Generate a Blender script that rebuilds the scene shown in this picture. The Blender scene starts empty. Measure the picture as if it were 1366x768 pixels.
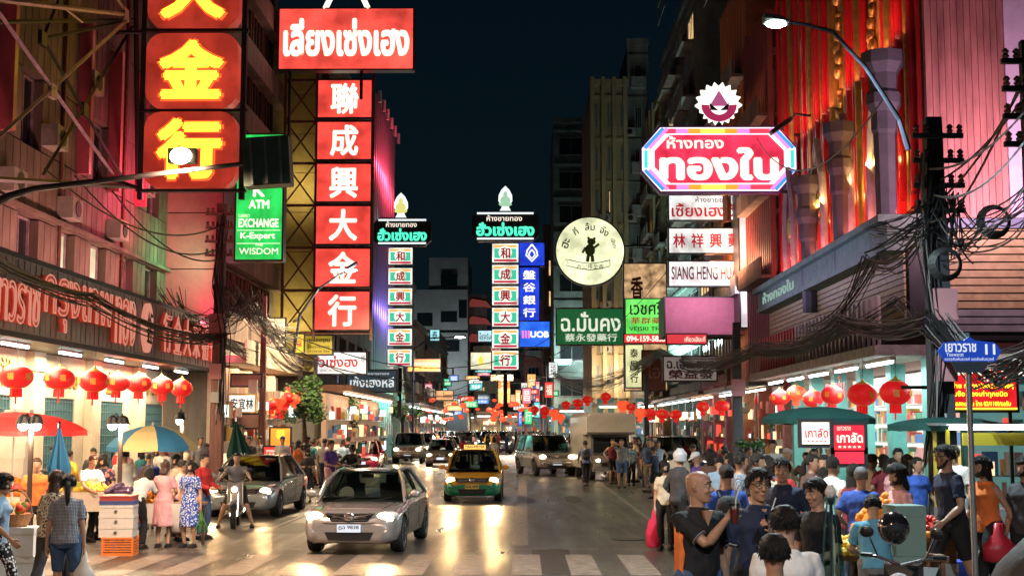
import bpy, math, random
import numpy as np
from mathutils import Vector, Matrix
R = math.radians
S = bpy.context.scene
COL = S.collection
random.seed(11)
# ---------------------------------------------------------------- camera
F = 1800.0                      # focal length in photo pixels (photo 1366 wide)
PITCH = math.atan(186 / F); YAW = math.atan(17 / F); CH = 2.15
cd = bpy.data.cameras.new('camera'); cam = bpy.data.objects.new('camera', cd); COL.objects.link(cam)
cd.sensor_width = 36; cd.lens = 36 * F / 1366; cd.clip_end = 3000; cd.clip_start = .1
cam.location = (0, 0, CH); cam.rotation_euler = (R(90) + PITCH, 0, YAW)
S.camera = cam
_RM = Matrix.Rotation(YAW, 3, 'Z') @ Matrix.Rotation(R(90) + PITCH, 3, 'X')
def ray(px, py): return _RM @ Vector((px - 683, 384 - py, -F))
def P(px, py, Y):
    d = ray(px, py); t = Y / d.y
    return Vector((d.x * t, Y, CH + d.z * t))
def G(px, py, z=0.0):
    d = ray(px, py); t = (z - CH) / d.z
    return Vector((d.x * t, d.y * t, z))
# ---------------------------------------------------------------- world, exposure
W = bpy.data.worlds.new('World'); S.world = W; W.use_nodes = True
nt = W.node_tree; nt.nodes.clear()
wo = nt.nodes.new('ShaderNodeOutputWorld'); bg = nt.nodes.new('ShaderNodeBackground')
tc = nt.nodes.new('ShaderNodeTexCoord'); sp = nt.nodes.new('ShaderNodeSeparateXYZ'); cr = nt.nodes.new('ShaderNodeValToRGB')
nt.links.new(tc.outputs['Generated'], sp.inputs[0]); nt.links.new(sp.outputs[2], cr.inputs[0])
cr.color_ramp.elements[0].color = (.0024, .0066, .0082, 1); cr.color_ramp.elements[0].position = 0
cr.color_ramp.elements[1].color = (.0003, .0022, .0056, 1); cr.color_ramp.elements[1].position = .45
nt.links.new(cr.outputs[0], bg.inputs[0]); bg.inputs[1].default_value = 1.0; nt.links.new(bg.outputs[0], wo.inputs[0])
S.view_settings.view_transform = 'Standard'; S.view_settings.look = 'None'; S.view_settings.exposure = 0.45; S.view_settings.gamma = 1
cy = S.cycles
S.render.engine = 'CYCLES'
cy.use_denoising = True; cy.max_bounces = 5; cy.diffuse_bounces = 2; cy.glossy_bounces = 3; cy.transmission_bounces = 4
cy.transparent_max_bounces = 8; cy.sample_clamp_indirect = 4; cy.sample_clamp_direct = 0; cy.caustics_reflective = False; cy.caustics_refractive = False
# ---------------------------------------------------------------- helpers: materials
_M = {}
def lin(c):
    if isinstance(c, str):
        c = [int(c[i:i + 2], 16) / 255 for i in (0, 2, 4)]
        c = [x / 12.92 if x <= .04045 else ((x + .055) / 1.055) ** 2.4 for x in c]
    return tuple(c)
def mat(name, col=(.5, .5, .5), rough=.6, metal=0, emit=None, es=0.0, noise=0.0, scale=3.0, bump=0.0, bscale=None, coat=0, sss=0, stretch=None):
    if name in _M: return _M[name]
    m = bpy.data.materials.new(name); m.use_nodes = True; _M[name] = m
    n = m.node_tree; b = n.nodes['Principled BSDF']; col = lin(col)
    b.inputs['Base Color'].default_value = (*col, 1); b.inputs['Roughness'].default_value = rough; b.inputs['Metallic'].default_value = metal
    if coat: b.inputs['Coat Weight'].default_value = coat; b.inputs['Coat Roughness'].default_value = .06
    if emit is not None:
        b.inputs['Emission Color'].default_value = (*lin(emit), 1); b.inputs['Emission Strength'].default_value = es
    if noise or bump:
        t = n.nodes.new('ShaderNodeTexCoord'); mp = n.nodes.new('ShaderNodeMapping'); n.links.new(t.outputs['Object'], mp.inputs[0])
        if stretch: mp.inputs['Scale'].default_value = stretch
        if noise:
            nz = n.nodes.new('ShaderNodeTexNoise'); nz.inputs['Scale'].default_value = scale; nz.inputs['Detail'].default_value = 6; nz.inputs['Roughness'].default_value = .65
            n.links.new(mp.outputs[0], nz.inputs[0])
            rp = n.nodes.new('ShaderNodeValToRGB'); n.links.new(nz.outputs[0], rp.inputs[0])
            rp.color_ramp.elements[0].position = .3; rp.color_ramp.elements[1].position = .7
            rp.color_ramp.elements[0].color = (*[x * (1 - noise) for x in col], 1); rp.color_ramp.elements[1].color = (*[min(1, x * (1 + noise * .6)) for x in col], 1)
            n.links.new(rp.outputs[0], b.inputs['Base Color'])
        if bump:
            nb = n.nodes.new('ShaderNodeTexNoise'); nb.inputs['Scale'].default_value = bscale or scale * 4; nb.inputs['Detail'].default_value = 5
            n.links.new(mp.outputs[0], nb.inputs[0]); bp = n.nodes.new('ShaderNodeBump'); bp.inputs['Strength'].default_value = bump; bp.inputs['Distance'].default_value = .02
            n.links.new(nb.outputs[0], bp.inputs['Height']); n.links.new(bp.outputs[0], b.inputs['Normal'])
    return m
def emi(name, col, es, falloff=None):
    if name in _M: return _M[name]
    m = mat(name, (.02, .02, .02), .5, emit=col, es=es)
    return m
def lit(name, col, es, hot=.06, sc=1.2):
    """translucent sign face lit from behind: tubes make it a little uneven"""
    if name in _M: return _M[name]
    m = mat(name, [x * .6 for x in lin(col)], .35, emit=col, es=es)
    n = m.node_tree; b = n.nodes['Principled BSDF']
    t = n.nodes.new('ShaderNodeTexCoord'); nz = n.nodes.new('ShaderNodeTexNoise'); nz.inputs['Scale'].default_value = sc; nz.inputs['Detail'].default_value = 2
    n.links.new(t.outputs['Object'], nz.inputs[0]); mr = n.nodes.new('ShaderNodeMapRange'); n.links.new(nz.outputs[0], mr.inputs[0])
    mr.inputs[1].default_value = .3; mr.inputs[2].default_value = .7; mr.inputs[3].default_value = es * (1 - .45 - hot); mr.inputs[4].default_value = es * (1.15 + hot)
    n2 = n.nodes.new('ShaderNodeTexNoise'); n2.inputs['Scale'].default_value = 4.5; n2.inputs['Detail'].default_value = 8; n2.inputs['Roughness'].default_value = .75; n.links.new(t.outputs['Object'], n2.inputs[0])
    m2 = n.nodes.new('ShaderNodeMapRange'); m2.inputs[1].default_value = .35; m2.inputs[2].default_value = .5; m2.inputs[3].default_value = .72; m2.inputs[4].default_value = 1; n.links.new(n2.outputs[0], m2.inputs[0])
    mu = n.nodes.new('ShaderNodeMath'); mu.operation = 'MULTIPLY'; n.links.new(mr.outputs[0], mu.inputs[0]); n.links.new(m2.outputs[0], mu.inputs[1]); n.links.new(mu.outputs[0], b.inputs['Emission Strength'])
    return m
def glassmat(name, tint, gloss=.05, keep=.5):
    if name in _M: return _M[name]
    m = bpy.data.materials.new(name); m.use_nodes = True; _M[name] = m; n = m.node_tree; n.nodes.clear()
    o = n.nodes.new('ShaderNodeOutputMaterial'); tr = n.nodes.new('ShaderNodeBsdfTransparent'); tr.inputs[0].default_value = (*tint, 1)
    g = n.nodes.new('ShaderNodeBsdfGlossy'); g.inputs['Roughness'].default_value = gloss; g.inputs[0].default_value = (.9, .9, .9, 1)
    fr = n.nodes.new('ShaderNodeFresnel'); fr.inputs[0].default_value = 1.5; mx = n.nodes.new('ShaderNodeMixShader')
    n.links.new(fr.outputs[0], mx.inputs[0]); n.links.new(tr.outputs[0], mx.inputs[1]); n.links.new(g.outputs[0], mx.inputs[2]); n.links.new(mx.outputs[0], o.inputs[0])
    return m
# ---------------------------------------------------------------- helpers: geometry
class B:
    def __init__(s): s.v = []; s.f = []; s.m = []
    def add(s, v, f, mi=0):
        n = len(s.v); s.v.extend(tuple(x) for x in v); s.f.extend(tuple(i + n for i in q) for q in f); s.m.extend([mi] * len(f)); return s
    def box(s, x0, y0, z0, x1, y1, z1, mi=0, M=None):
        v = [Vector(p) for p in ((x0, y0, z0), (x1, y0, z0), (x1, y1, z0), (x0, y1, z0), (x0, y0, z1), (x1, y0, z1), (x1, y1, z1), (x0, y1, z1))]
        if M is not None: v = [M @ p for p in v]
        return s.add(v, [(0, 3, 2, 1), (4, 5, 6, 7), (0, 1, 5, 4), (1, 2, 6, 5), (2, 3, 7, 6), (3, 0, 4, 7)], mi)
    def cbox(s, c, d, mi=0, M=None): return s.box(c[0] - d[0] / 2, c[1] - d[1] / 2, c[2] - d[2] / 2, c[0] + d[0] / 2, c[1] + d[1] / 2, c[2] + d[2] / 2, mi, M)
    def loft(s, rings, mi=0, cap=True, closed=True):
        n = len(rings[0]); v = [p for r in rings for p in r]; f = []
        for i in range(len(rings) - 1):
            for j in range(n if closed else n - 1):
                k = (j + 1) % n; f.append((i * n + j, i * n + k, (i + 1) * n + k, (i + 1) * n + j))
        if cap: f.append(tuple(range(n - 1, -1, -1))); f.append(tuple((len(rings) - 1) * n + j for j in range(n)))
        return s.add(v, f, mi)
    def tube(s, pts, rad, n=8, mi=0, cap=True, flat=1.0):
        pts = [Vector(p) for p in pts]; rad = rad if isinstance(rad, (list, tuple)) else [rad] * len(pts); rings = []; up = None
        for i, p in enumerate(pts):
            d = (pts[min(i + 1, len(pts) - 1)] - pts[max(i - 1, 0)])
            if d.length < 1e-9: d = Vector((0, 0, 1))
            d.normalize()
            if up is None:
                a = Vector((0, 1, 0)) if abs(d.y) < .9 else Vector((1, 0, 0)); u = d.cross(a).normalized()
            else:
                u = (up - d * up.dot(d)); u = u.normalized() if u.length > 1e-6 else d.orthogonal().normalized()
            up = u; w = d.cross(u)
            rings.append([p + (u * math.cos(2 * math.pi * k / n) + w * flat * math.sin(2 * math.pi * k / n)) * rad[i] for k in range(n)])
        return s.loft(rings, mi, cap)
    def cyl(s, p, q, r, n=12, mi=0): return s.tube([p, q], r, n, mi)
    def lathe(s, c, prof, n=16, mi=0, cap=True, sx=1, sy=1, M=None):
        c = Vector(c); rings = []
        for r, z in prof:
            ring = [Vector((r * sx * math.cos(2 * math.pi * k / n), r * sy * math.sin(2 * math.pi * k / n), z)) for k in range(n)]
            rings.append([c + (M @ p if M is not None else p) for p in ring])
        return s.loft(rings, mi, cap)
    def ball(s, c, r, n=10, m=6, mi=0, sc=(1, 1, 1), M=None):
        c = Vector(c); rings = []
        for i in range(m + 1):
            a = -math.pi / 2 + math.pi * i / m; rr = max(math.cos(a), .02) * r
            ring = [Vector((rr * sc[0] * math.cos(2 * math.pi * k / n), rr * sc[1] * math.sin(2 * math.pi * k / n), r * math.sin(a) * sc[2])) for k in range(n)]
            rings.append([c + (M @ p if M is not None else p) for p in ring])
        return s.loft(rings, mi)
    def prism(s, poly, y0, y1, mi=0, ax='y'):
        """poly: (a, b) pairs; ax y -> (a, y, b), x -> (y, a, b), z -> (a, b, y)"""
        f = {'y': lambda a, b, t: (a, t, b), 'x': lambda a, b, t: (t, a, b), 'z': lambda a, b, t: (a, b, t)}[ax]
        return s.loft([[f(a, b, y0) for a, b in poly], [f(a, b, y1) for a, b in poly]], mi)
    def mesh(s, name, mats, smooth=False):
        me = bpy.data.meshes.new(name); me.from_pydata(s.v, [], s.f)
        for m in (mats if isinstance(mats, (list, tuple)) else [mats]): me.materials.append(m)
        if len(set(s.m)) > 1: me.polygons.foreach_set('material_index', s.m)
        if smooth: me.polygons.foreach_set('use_smooth', [True] * len(me.polygons))
        me.update(); return me
    def build(s, name, mats, parent=None, smooth=False, loc=None): return link(name, s.mesh(name, mats, smooth), parent, loc)
def link(name, me, parent=None, loc=None):
    o = bpy.data.objects.new(name, me); COL.objects.link(o)
    if parent is not None: o.parent = parent
    if loc is not None: o.location = loc
    return o
def tag(o, label, cat, group=None, kind=None):
    if label: o['label'] = label
    if cat: o['category'] = cat
    if group: o['group'] = group
    if kind: o['kind'] = kind
    return o
def thing(name, label, cat, loc=(0, 0, 0), rz=0, group=None):
    o = bpy.data.objects.new(name, None); COL.objects.link(o); o.location = loc; o.rotation_euler = (0, 0, rz); o.empty_display_size = .2
    return tag(o, label, cat, group)
def struct(o, label=None):
    o['kind'] = 'structure'
    if label: o['label'] = label
    return o
KIDS = {}
def dup(root, loc, rz=None, label=None, group=None, scale=None):
    kids = {}
    for o in list(COL.objects):
        if o.parent is not None: kids.setdefault(o.parent.name, []).append(o)
    def cp(o, par):
        c = o.copy(); COL.objects.link(c); c.parent = par
        for k in kids.get(o.name, []): cp(k, c)
        return c
    r = cp(root, None); r.location = loc
    if rz is not None: r.rotation_euler = (0, 0, rz)
    if label: r['label'] = label
    if group: r['group'] = group
    if scale: r.scale = (scale,) * 3 if not isinstance(scale, tuple) else scale
    return r
def area(name, loc, size, power, col, rot=(0, 0, 0), spread=None, parent=None):
    l = bpy.data.lights.new(name, 'AREA'); l.shape = 'RECTANGLE'; l.size, l.size_y = size; l.energy = power; l.color = col
    if spread: l.spread = spread
    o = bpy.data.objects.new(name, l); COL.objects.link(o); o.location = loc; o.rotation_euler = rot
    if parent: o.parent = parent
    return o
def point(name, loc, power, col, r=.1, parent=None):
    l = bpy.data.lights.new(name, 'POINT'); l.energy = power; l.color = col; l.shadow_soft_size = r
    o = bpy.data.objects.new(name, l); COL.objects.link(o); o.location = loc
    if parent: o.parent = parent
    return o
def spot(name, loc, to, power, col, ang=60, blend=.6, r=.05, parent=None):
    l = bpy.data.lights.new(name, 'SPOT'); l.energy = power; l.color = col; l.spot_size = R(ang); l.spot_blend = blend; l.shadow_soft_size = r
    o = bpy.data.objects.new(name, l); COL.objects.link(o); o.location = loc
    o.rotation_euler = (Vector(to) - Vector(loc)).to_track_quat('-Z', 'Y').to_euler()
    if parent: o.parent = parent
    return o
# ---------------------------------------------------------------- lettering
_T = {}
def glyphs(s, bold=0.0, depth=.0, shear=0.0):
    key = (s, bold, depth, shear)
    if key in _T: return _T[key]
    c = bpy.data.curves.new('lettering', 'FONT'); c.body = s; c.size = 1; c.resolution_u = 3; c.extrude = max(0, depth); c.shear = shear
    if depth < 0: c.fill_mode = 'NONE'; c.bevel_depth = -depth; c.bevel_resolution = 0; c.resolution_u = 2
    o = bpy.data.objects.new('lettering', c); me = o.to_mesh()
    v = np.array([x.co[:] for x in me.vertices]).reshape(-1, 3); f = [tuple(p.vertices) for p in me.polygons]
    o.to_mesh_clear(); bpy.data.objects.remove(o); bpy.data.curves.remove(c)
    vs = []; fs = []; offs = [(0, 0)]
    if bold: offs += [(bold * math.cos(a), bold * math.sin(a)) for a in [R(q) for q in range(0, 360, 60)]]
    for i, (dx, dy) in enumerate(offs):
        n = len(v) * i; w = v.copy(); w[:, 0] += dx; w[:, 1] += dy; w[:, 2] += i * .0035; vs.append(w); fs += [tuple(k + n for k in q) for q in f]
    v = np.concatenate(vs); lo = v.min(0); hi = v.max(0); v[:, :2] = (v[:, :2] - lo[:2]) / (hi[:2] - lo[:2])
    _T[key] = (v, fs, (hi[0] - lo[0]) / (hi[1] - lo[1])); return _T[key]
def write(s, parent, x0, z0, x1, z1, y, m, bold=0.0, depth=0.0, name='lettering', keep=False, shear=0.0, out=-1):
    """lettering on a plane facing local -y, filling the box x0..x1, z0..z1"""
    v, f, asp = glyphs(s, bold, depth, shear)
    if keep:
        w, h = x1 - x0, z1 - z0
        if asp * h < w: d = (w - asp * h) / 2; x0 += d; x1 -= d
        else: d = (h - w / asp) / 2; z0 += d; z1 -= d
    h = z1 - z0
    q = np.stack([x0 + v[:, 0] * (x1 - x0), y + out * (v[:, 2] * max(h, .3)), z0 + v[:, 1] * h], 1)
    b = B(); b.v = [tuple(p) for p in q.tolist()]; b.f = f; b.m = [0] * len(f)
    return b.build(name, m, parent)
# ================================================================ THE SETTING
WARM = (1, .72, .42); COOL = (.72, .95, 1); 
def PX(px, py, X):
    d = ray(px, py); t = X / d.x
    return Vector((X, d.y * t, CH + d.z * t))
asphalt = mat('asphalt', (.066, .056, .046), .34, noise=.45, scale=1.1, bump=.55, bscale=34)
def road_mat():
    m = asphalt; n = m.node_tree; b = n.nodes['Principled BSDF']
    t = n.nodes.new('ShaderNodeTexCoord'); mp = n.nodes.new('ShaderNodeMapping'); mp.inputs['Scale'].default_value = (1.3, .12, 1)
    nz = n.nodes.new('ShaderNodeTexNoise'); nz.inputs['Scale'].default_value = 1.6; nz.inputs['Detail'].default_value = 7
    mr = n.nodes.new('ShaderNodeMapRange'); mr.inputs[1].default_value = .3; mr.inputs[2].default_value = .7; mr.inputs[3].default_value = .24; mr.inputs[4].default_value = .5
    n.links.new(t.outputs['Object'], mp.inputs[0]); n.links.new(mp.outputs[0], nz.inputs[0]); n.links.new(nz.outputs[0], mr.inputs[0]); n.links.new(mr.outputs[0], b.inputs['Roughness'])
    b.inputs['Specular IOR Level'].default_value = .75
road_mat()
struct(B().add([(-400, -60, 0), (400, -60, 0), (400, 700, 0), (-400, 700, 0)], [(0, 1, 2, 3)]).build('road', asphalt))
paving = mat('paving', (.2, .17, .15), .6, noise=.4, scale=2.5, bump=.3)
kerbm = mat('kerb_concrete', (.3, .28, .25), .7, noise=.3, scale=2, bump=.2)
for nm, a, b_ in (('left', -30, -8.3), ('right', 5.0, 30)):
    w = struct(B().box(a if a < 0 else a + .18, 8, 0.004, b_ - .18 if a < 0 else b_, 92, .15).build('pavement_' + nm, paving))
    k = B(); x = b_ - .18 if a < 0 else a
    for y in range(8, 92, 2): k.box(x + .003, y + .01, 0.003, x + .177, y + 1.99, .155)
    struct(k.build('kerb_' + nm, kerbm))
paint = mat('road_paint', (.25, .2, .16), .45, noise=.6, scale=5, bump=.3)
b = B()
for xa, w in ((-3.1, .1), (-.24, .3), (2.88, .1), (-5.5, .1)):
    segs = [(25.2, 95)] if w > .2 or xa in (2.88, -5.5) else [(y, y + 3) for y in range(26, 95, 6)]
    for y0, y1 in segs: b.add([(xa, y0, .004), (xa + w, y0, .004), (xa + w, y1, .004), (xa, y1, .004)], [(0, 1, 2, 3)])
struct(b.build('lane_markings', paint))
for i in range(12):
    x = 1.56 - i * .88
    struct(B().add([(x, 20.1, .004), (x + .45, 20.1, .004), (x + .45, 23.3, .004), (x, 23.3, .004)], [(0, 1, 2, 3)]).build('crosswalk_stripe', paint))
    if i > 0 or 1: struct(B().add([(x, 24.3, .004), (x + .62, 24.3, .004), (x + .62, 24.42, .004), (x, 24.42, .004)], [(0, 1, 2, 3)]).build('stop_dash', paint))
struct(B().box(-20, -30, -.02, -19.8, -29.8, -.01).build('manhole_cover', kerbm)) if 0 else None
struct(B().lathe((2.0, 26.5, .003), [(.33, 0), (.33, .006), (.29, .008)], 20).build('manhole_cover', mat('iron', (.05, .05, .05), .4, .8)))
rn_ = random.Random(12)
for i in range(9):
    x, y, w_, l_ = rn_.uniform(-6.5, 3), rn_.uniform(18, 60), rn_.uniform(.5, 1.4), rn_.uniform(1, 5)
    pts = [(x + w_ * (.5 + .5 * math.cos(q)) + rn_.uniform(-.05, .05), y + l_ * (.5 + .5 * math.sin(q)), .0021) for q in [k * math.pi / 5 for k in range(10)]] if i % 2 else [(x, y, .0021), (x + w_, y, .0021), (x + w_, y + l_, .0021), (x, y + l_, .0021)]
    struct(B().add(pts, [tuple(range(len(pts)))]).build('road_patch', [mat('old_patch', (.045, .038, .033), .6, noise=.5, scale=6, bump=.5, bscale=50), mat('new_patch', (.09, .078, .066), .5, noise=.4, scale=5, bump=.5, bscale=40)][i % 3 == 0]))
rn_ = random.Random(9); q_ = B()
for i in range(26):
    x, y = rn_.uniform(-6.8, 3.8), rn_.uniform(17, 50); a_ = rn_.uniform(-.5, .5) + (1.57 if i % 3 else 0)
    for k in range(9):
        a_ += rn_.uniform(-.5, .5); x2, y2 = x + .22 * math.cos(a_), y + .3 * math.sin(a_); n_ = V_ = (-(y2 - y), x2 - x); l_ = math.hypot(*n_) or 1; n_ = (n_[0] / l_ * .008, n_[1] / l_ * .008)
        q_.add([(x - n_[0], y - n_[1], .0027), (x2 - n_[0], y2 - n_[1], .0027), (x2 + n_[0], y2 + n_[1], .0027), (x + n_[0], y + n_[1], .0027)], [(0, 1, 2, 3)]); x, y = x2, y2
struct(q_.build('road_cracks', mat('tar_crack', (.012, .011, .01), .5)))
# ---------------------------------------------------------------- materials
conc = mat('panel_concrete', (.17, .12, .1), .75, noise=.6, scale=1.5, bump=.25, stretch=(1, 1, .35))
dirty = mat('grimy_render', (.2, .19, .17), .8, noise=.55, scale=.9, bump=.3, stretch=(1, 1, .3))
dark = mat('dark_metal', (.03, .032, .035), .5, .5, noise=.3)
steel = mat('painted_steel', (.42, .3, .38), .5, .3, noise=.4, scale=5)
rust = mat('rusty_steel', (.16, .07, .045), .6, .4, noise=.5, scale=6)
grey = mat('grey_paint', (.22, .23, .24), .5, noise=.3)
pane = mat('dark_window', (.015, .02, .022), .08)
cream = mat('cream_wall', (.68, .6, .47), .6, noise=.2, scale=1.2, bump=.1)
white = mat('white_paint', (.75, .75, .72), .45)
black = mat('black_cable', (.012, .012, .013), .45)
litwin = lit('lit_window', (.62, .7, .45), .7); warmwin = lit('warm_window', (1, .62, .28), 1.0); coolwin = lit('cool_window', (.35, .75, .85), .8)
tubelt = emi('tube_light', (.9, 1, .98), 11); tubewarm = emi('tube_light_warm', (1, .78, .5), 14)
def cluttered(name, col, es, sc=3.0):
    if name in _M: return _M[name]
    m = mat(name, (.2, .2, .2), .6, emit=col, es=es); n = m.node_tree; p = n.nodes['Principled BSDF']; t = n.nodes.new('ShaderNodeTexCoord'); mp = n.nodes.new('ShaderNodeMapping'); mp.inputs['Scale'].default_value = (1, 1, 1.5)
    v = n.nodes.new('ShaderNodeTexVoronoi'); v.distance = 'MANHATTAN'; v.inputs['Scale'].default_value = sc; n.links.new(t.outputs['Object'], mp.inputs[0]); n.links.new(mp.outputs[0], v.inputs[0])
    mx = n.nodes.new('ShaderNodeMix'); mx.data_type = 'RGBA'; mx.blend_type = 'MULTIPLY'; mx.inputs[0].default_value = .9; hs = n.nodes.new('ShaderNodeHueSaturation'); hs.inputs['Saturation'].default_value = .32; n.links.new(v.outputs['Color'], hs.inputs['Color']); n.links.new(hs.outputs[0], mx.inputs[6]); mx.inputs[7].default_value = (*lin(col), 1)
    n.links.new(mx.outputs[2], p.inputs['Emission Color']); n.links.new(v.outputs['Color'], p.inputs['Base Color']); return m
goodm = [mat('ware_%d' % i, c_, .5) for i, c_ in enumerate(((.5, .08, .06), (.6, .42, .1), (.08, .22, .18), (.62, .58, .5), (.06, .14, .32), (.4, .2, .08), (.5, .25, .25)))] + [emi('ware_lit_warm', (1, .6, .3), 1.4), emi('ware_lit_white', (.8, .95, .9), 1.6), emi('ware_lit_red', (1, .08, .05), .9)]
def shopfill(o, x0, x1, y, z1, seed, n=None):
    rn = random.Random(seed); q = B(); n = n or int((x1 - x0) * 22)
    for z in (.9, 1.7, 2.5): q.box(x0, y + .05, z - .03, x1, y + .45, z, 3)
    for i in range(n):
        x = rn.uniform(x0, x1 - .5); z = rn.choice((.15, .9, .9, 1.7, 1.7, 2.5)); w_, h_ = rn.uniform(.08, .4), rn.uniform(.1, .6); m_ = rn.randrange(7) if rn.random() < .86 else rn.randrange(7, 10); yy = y + rn.uniform(-.3, .25)
        q.box(x, yy, z + .003 * (i % 7), x + w_, yy + .2, min(z + h_, z1), m_)
    for i in range(int((x1 - x0) * .7)):
        x = rn.uniform(x0, x1 - .8); z = rn.uniform(2.5, z1 - .6); q.box(x, y - .55 - rn.random() * .3, z, x + rn.uniform(.4, 1.1), y - .5, z + rn.uniform(.2, .45), rn.choice((7, 8, 9, 3, 0)))
    tag(q.build('wares', goodm, o), None, None, kind='stuff')
# window meshes
def window_mesh(w, h, pm, fm, bars=1):
    b = B(); t = .05
    b.box(0, -.03, 0, t, .06, h, 0).box(w - t, -.03, 0, w, .06, h, 0).box(t, -.03, h - t, w - t, .06, h, 0).box(t, -.03, 0, w - t, .06, t, 0)
    for i in range(bars):
        x = t + (w - 2 * t) * (i + 1) / (bars + 1); b.box(x - .015, -.02, t, x + .015, .05, h - t, 0)
    b.box(t, .03, t, w - t, .045, h - t, 1)
    return b.mesh('window', [fm, pm])
def put(name, me, parent, loc, rz=0, scale=None):
    o = bpy.data.objects.new(name, me); COL.objects.link(o); o.parent = parent; o.location = loc; o.rotation_euler = (0, 0, rz)
    if scale: o.scale = scale
    return o
# local frame of a street facade: x runs along the facade (left to right as seen from the street), -y points at the street, z up
def facade(name, label, cat, side, X, Y0, Y1, group=None):
    """side 'L': facade looks towards +X; 'R': towards -X; 'F': looks at the camera (X = left edge, Y0 = plane)"""
    if side == 'L': return thing(name, label, cat, (X, Y0, 0), R(90), group)
    if side == 'R': return thing(name, label, cat, (X, Y1, 0), R(-90), group)
    return thing(name, label, cat, (X, Y0, 0), 0, group)
# ================================================================ LEFT NEAR BUILDING
L1 = facade('shop_building', 'grey panel-clad shop building at the left with bright gold shop below', 'building', 'L', -12, 18, 45)
Ld = 27.0   # length; local x = world Y - 18
B().box(0, .35, .15, Ld, 9, 17).build('wall', dirty, L1)
cols = 20; cw = Ld / cols; pm = {}
def panel_mesh(w, h):
    b = B(); b.box(.02, -.0, .02, w - .02, .34, h - .02, 0)
    for k in range(1, 3): b.box(w * k / 3 - .012, -.008, .02, w * k / 3 + .012, 0.001, h - .02, 0)
    return b.mesh('panel', conc)
rowz = [(5.75, 6.1), (6.1, 7.25), (7.25, 8.95), (8.95, 10.75), (10.75, 13.2), (13.2, 16.9)]
wm1 = window_mesh(cw, 1.15, litwin, steel); wm2 = window_mesh(cw, 1.15, pane, steel); wm3 = window_mesh(cw, 1.8, pane, steel)
for ri, (za, zb) in enumerate(rowz):
    me = panel_mesh(cw, zb - za)
    for k in range(cols):
        yc = 18 + (k + .5) * cw
        if (ri == 1 and k % 2 == 0 and yc > 29) or (ri == 3 and k % 4 == 2): 
            put('window', (wm1 if k in (12, 14) else wm2) if ri == 1 else wm3, L1, (k * cw, .25, za)); continue
        put('panel', me, L1, (k * cw, 0, za))
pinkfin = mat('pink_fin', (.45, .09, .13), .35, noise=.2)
for k in (9, 13, 15, 17):        # projecting window fins; the pink glow is put into their colour
    B().box(k * cw - .1, -.35, 8.9, k * cw + .1, -.002, 13).build('window_fin', pinkfin, L1)
for k_, z_ in ((9.4, 9.2), (12.1, 7.5), (14.8, 9.1), (17.5, 11.2), (20.2, 7.55), (22.9, 9.3), (16.1, 7.5)):
    B().box(k_, -.42, z_, k_ + .8, -.004, z_ + .55).lathe((k_ + .4, -.425, z_ + .27), [(0, 0), (.21, 0), (.21, .02), (0, .02)], 12, 1, M=Matrix.Rotation(R(90), 3, 'X')).build('air_conditioner', [mat('old_casing', (.3, .28, .25), .6, noise=.3), dark], L1)
for k_ in (10.8, 16.2, 21.6): B().cyl((k_, -.06, 5.8), (k_, -.06, 16), .05, 6).build('drain_pipe', rust, L1)
B().box(0, -.18, 7.3, Ld, -.002, 7.4).build('string_course', conc, L1)
# canopy with letter fascia
can = thing('shop_canopy', 'long grey sheet-metal canopy fascia carrying red raised shop letters over the gold shop', 'canopy', (-10.4, 18, 0), R(90))
B().box(0, -.0, 3.98, Ld, 1.58, 4.12).box(0, .0, 5.6, Ld, 1.58, 5.72).build('canopy_roof', dark, can)
fasc = mat('fascia_sheet', (.3, .25, .22), .42, .35, noise=.35, scale=2)
for k in range(27):
    me = _M.get('fpm') or B().box(.01, -.04, 4.1, .99, -.002, 5.6).box(.32, -.055, 4.12, .345, -.04, 5.58).box(.66, -.055, 4.12, .685, -.04, 5.58).mesh('panel', fasc); _M['fpm'] = me
    put('panel', me, can, (k, 0, 0))
redlet = mat('red_letter', (.75, .1, .06), .4, emit=(.9, .12, .06), es=.1); palelet = emi('neon_outline', (1, .36, .25), .5)
def chan(s, x0, z0, x1, z1, parent, y=-.1):
    write(s, parent, x0, z0, x1, z1, y, redlet, .02, .03, 'letters'); return write(s, parent, x0 - .02, z0 - .02, x1 + .02, z1 + .02, y - .09, palelet, 0, -.013, 'neon_outline')
chan('ห้างขายทองเยาวราช', 3.0, 4.25, 10.2, 5.45, can); chan('กรุงเทพ', 10.5, 4.25, 15.2, 5.42, can); chan('ทอง', 15.5, 4.25, 17.2, 5.42, can)
m_ = B().lathe((0, 0, 0), [(.0, 0), (.5, 0), (.5, .1), (.42, .1), (.42, .06), (0, .06)], 28, 0, M=Matrix.Rotation(R(90), 3, 'X')); m_.build('oval_emblem', palelet, can, loc=(18.6, -.06, 4.85)).scale = (.9, 1, 1.35)
write('金行', can, 18.35, 4.4, 18.85, 5.3, -.18, mat('ink', (.02, .02, .02)), .02, name='emblem_letters')
for i, ch in enumerate('行金大來裕香'): chan(ch, 20.0 + i * 1.15, 4.3, 20.85 + i * 1.15, 5.4, can)
for y in (3, 6.5, 10, 13.5, 17, 20.5, 24):
    B().cyl((y, .5, 3.9), (y + 1.5, .5, 3.9), .03, 8).build('tube_light', tubelt, can); B().box(y, .45, 3.93, y + 1.5, .55, 3.975).build('light_batten', white, can)
for y in (23, 31, 39): area('canopy_light', (-11.0, y, 3.85), (1.0, 6.5), 420, (1, .74, .45))
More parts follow.
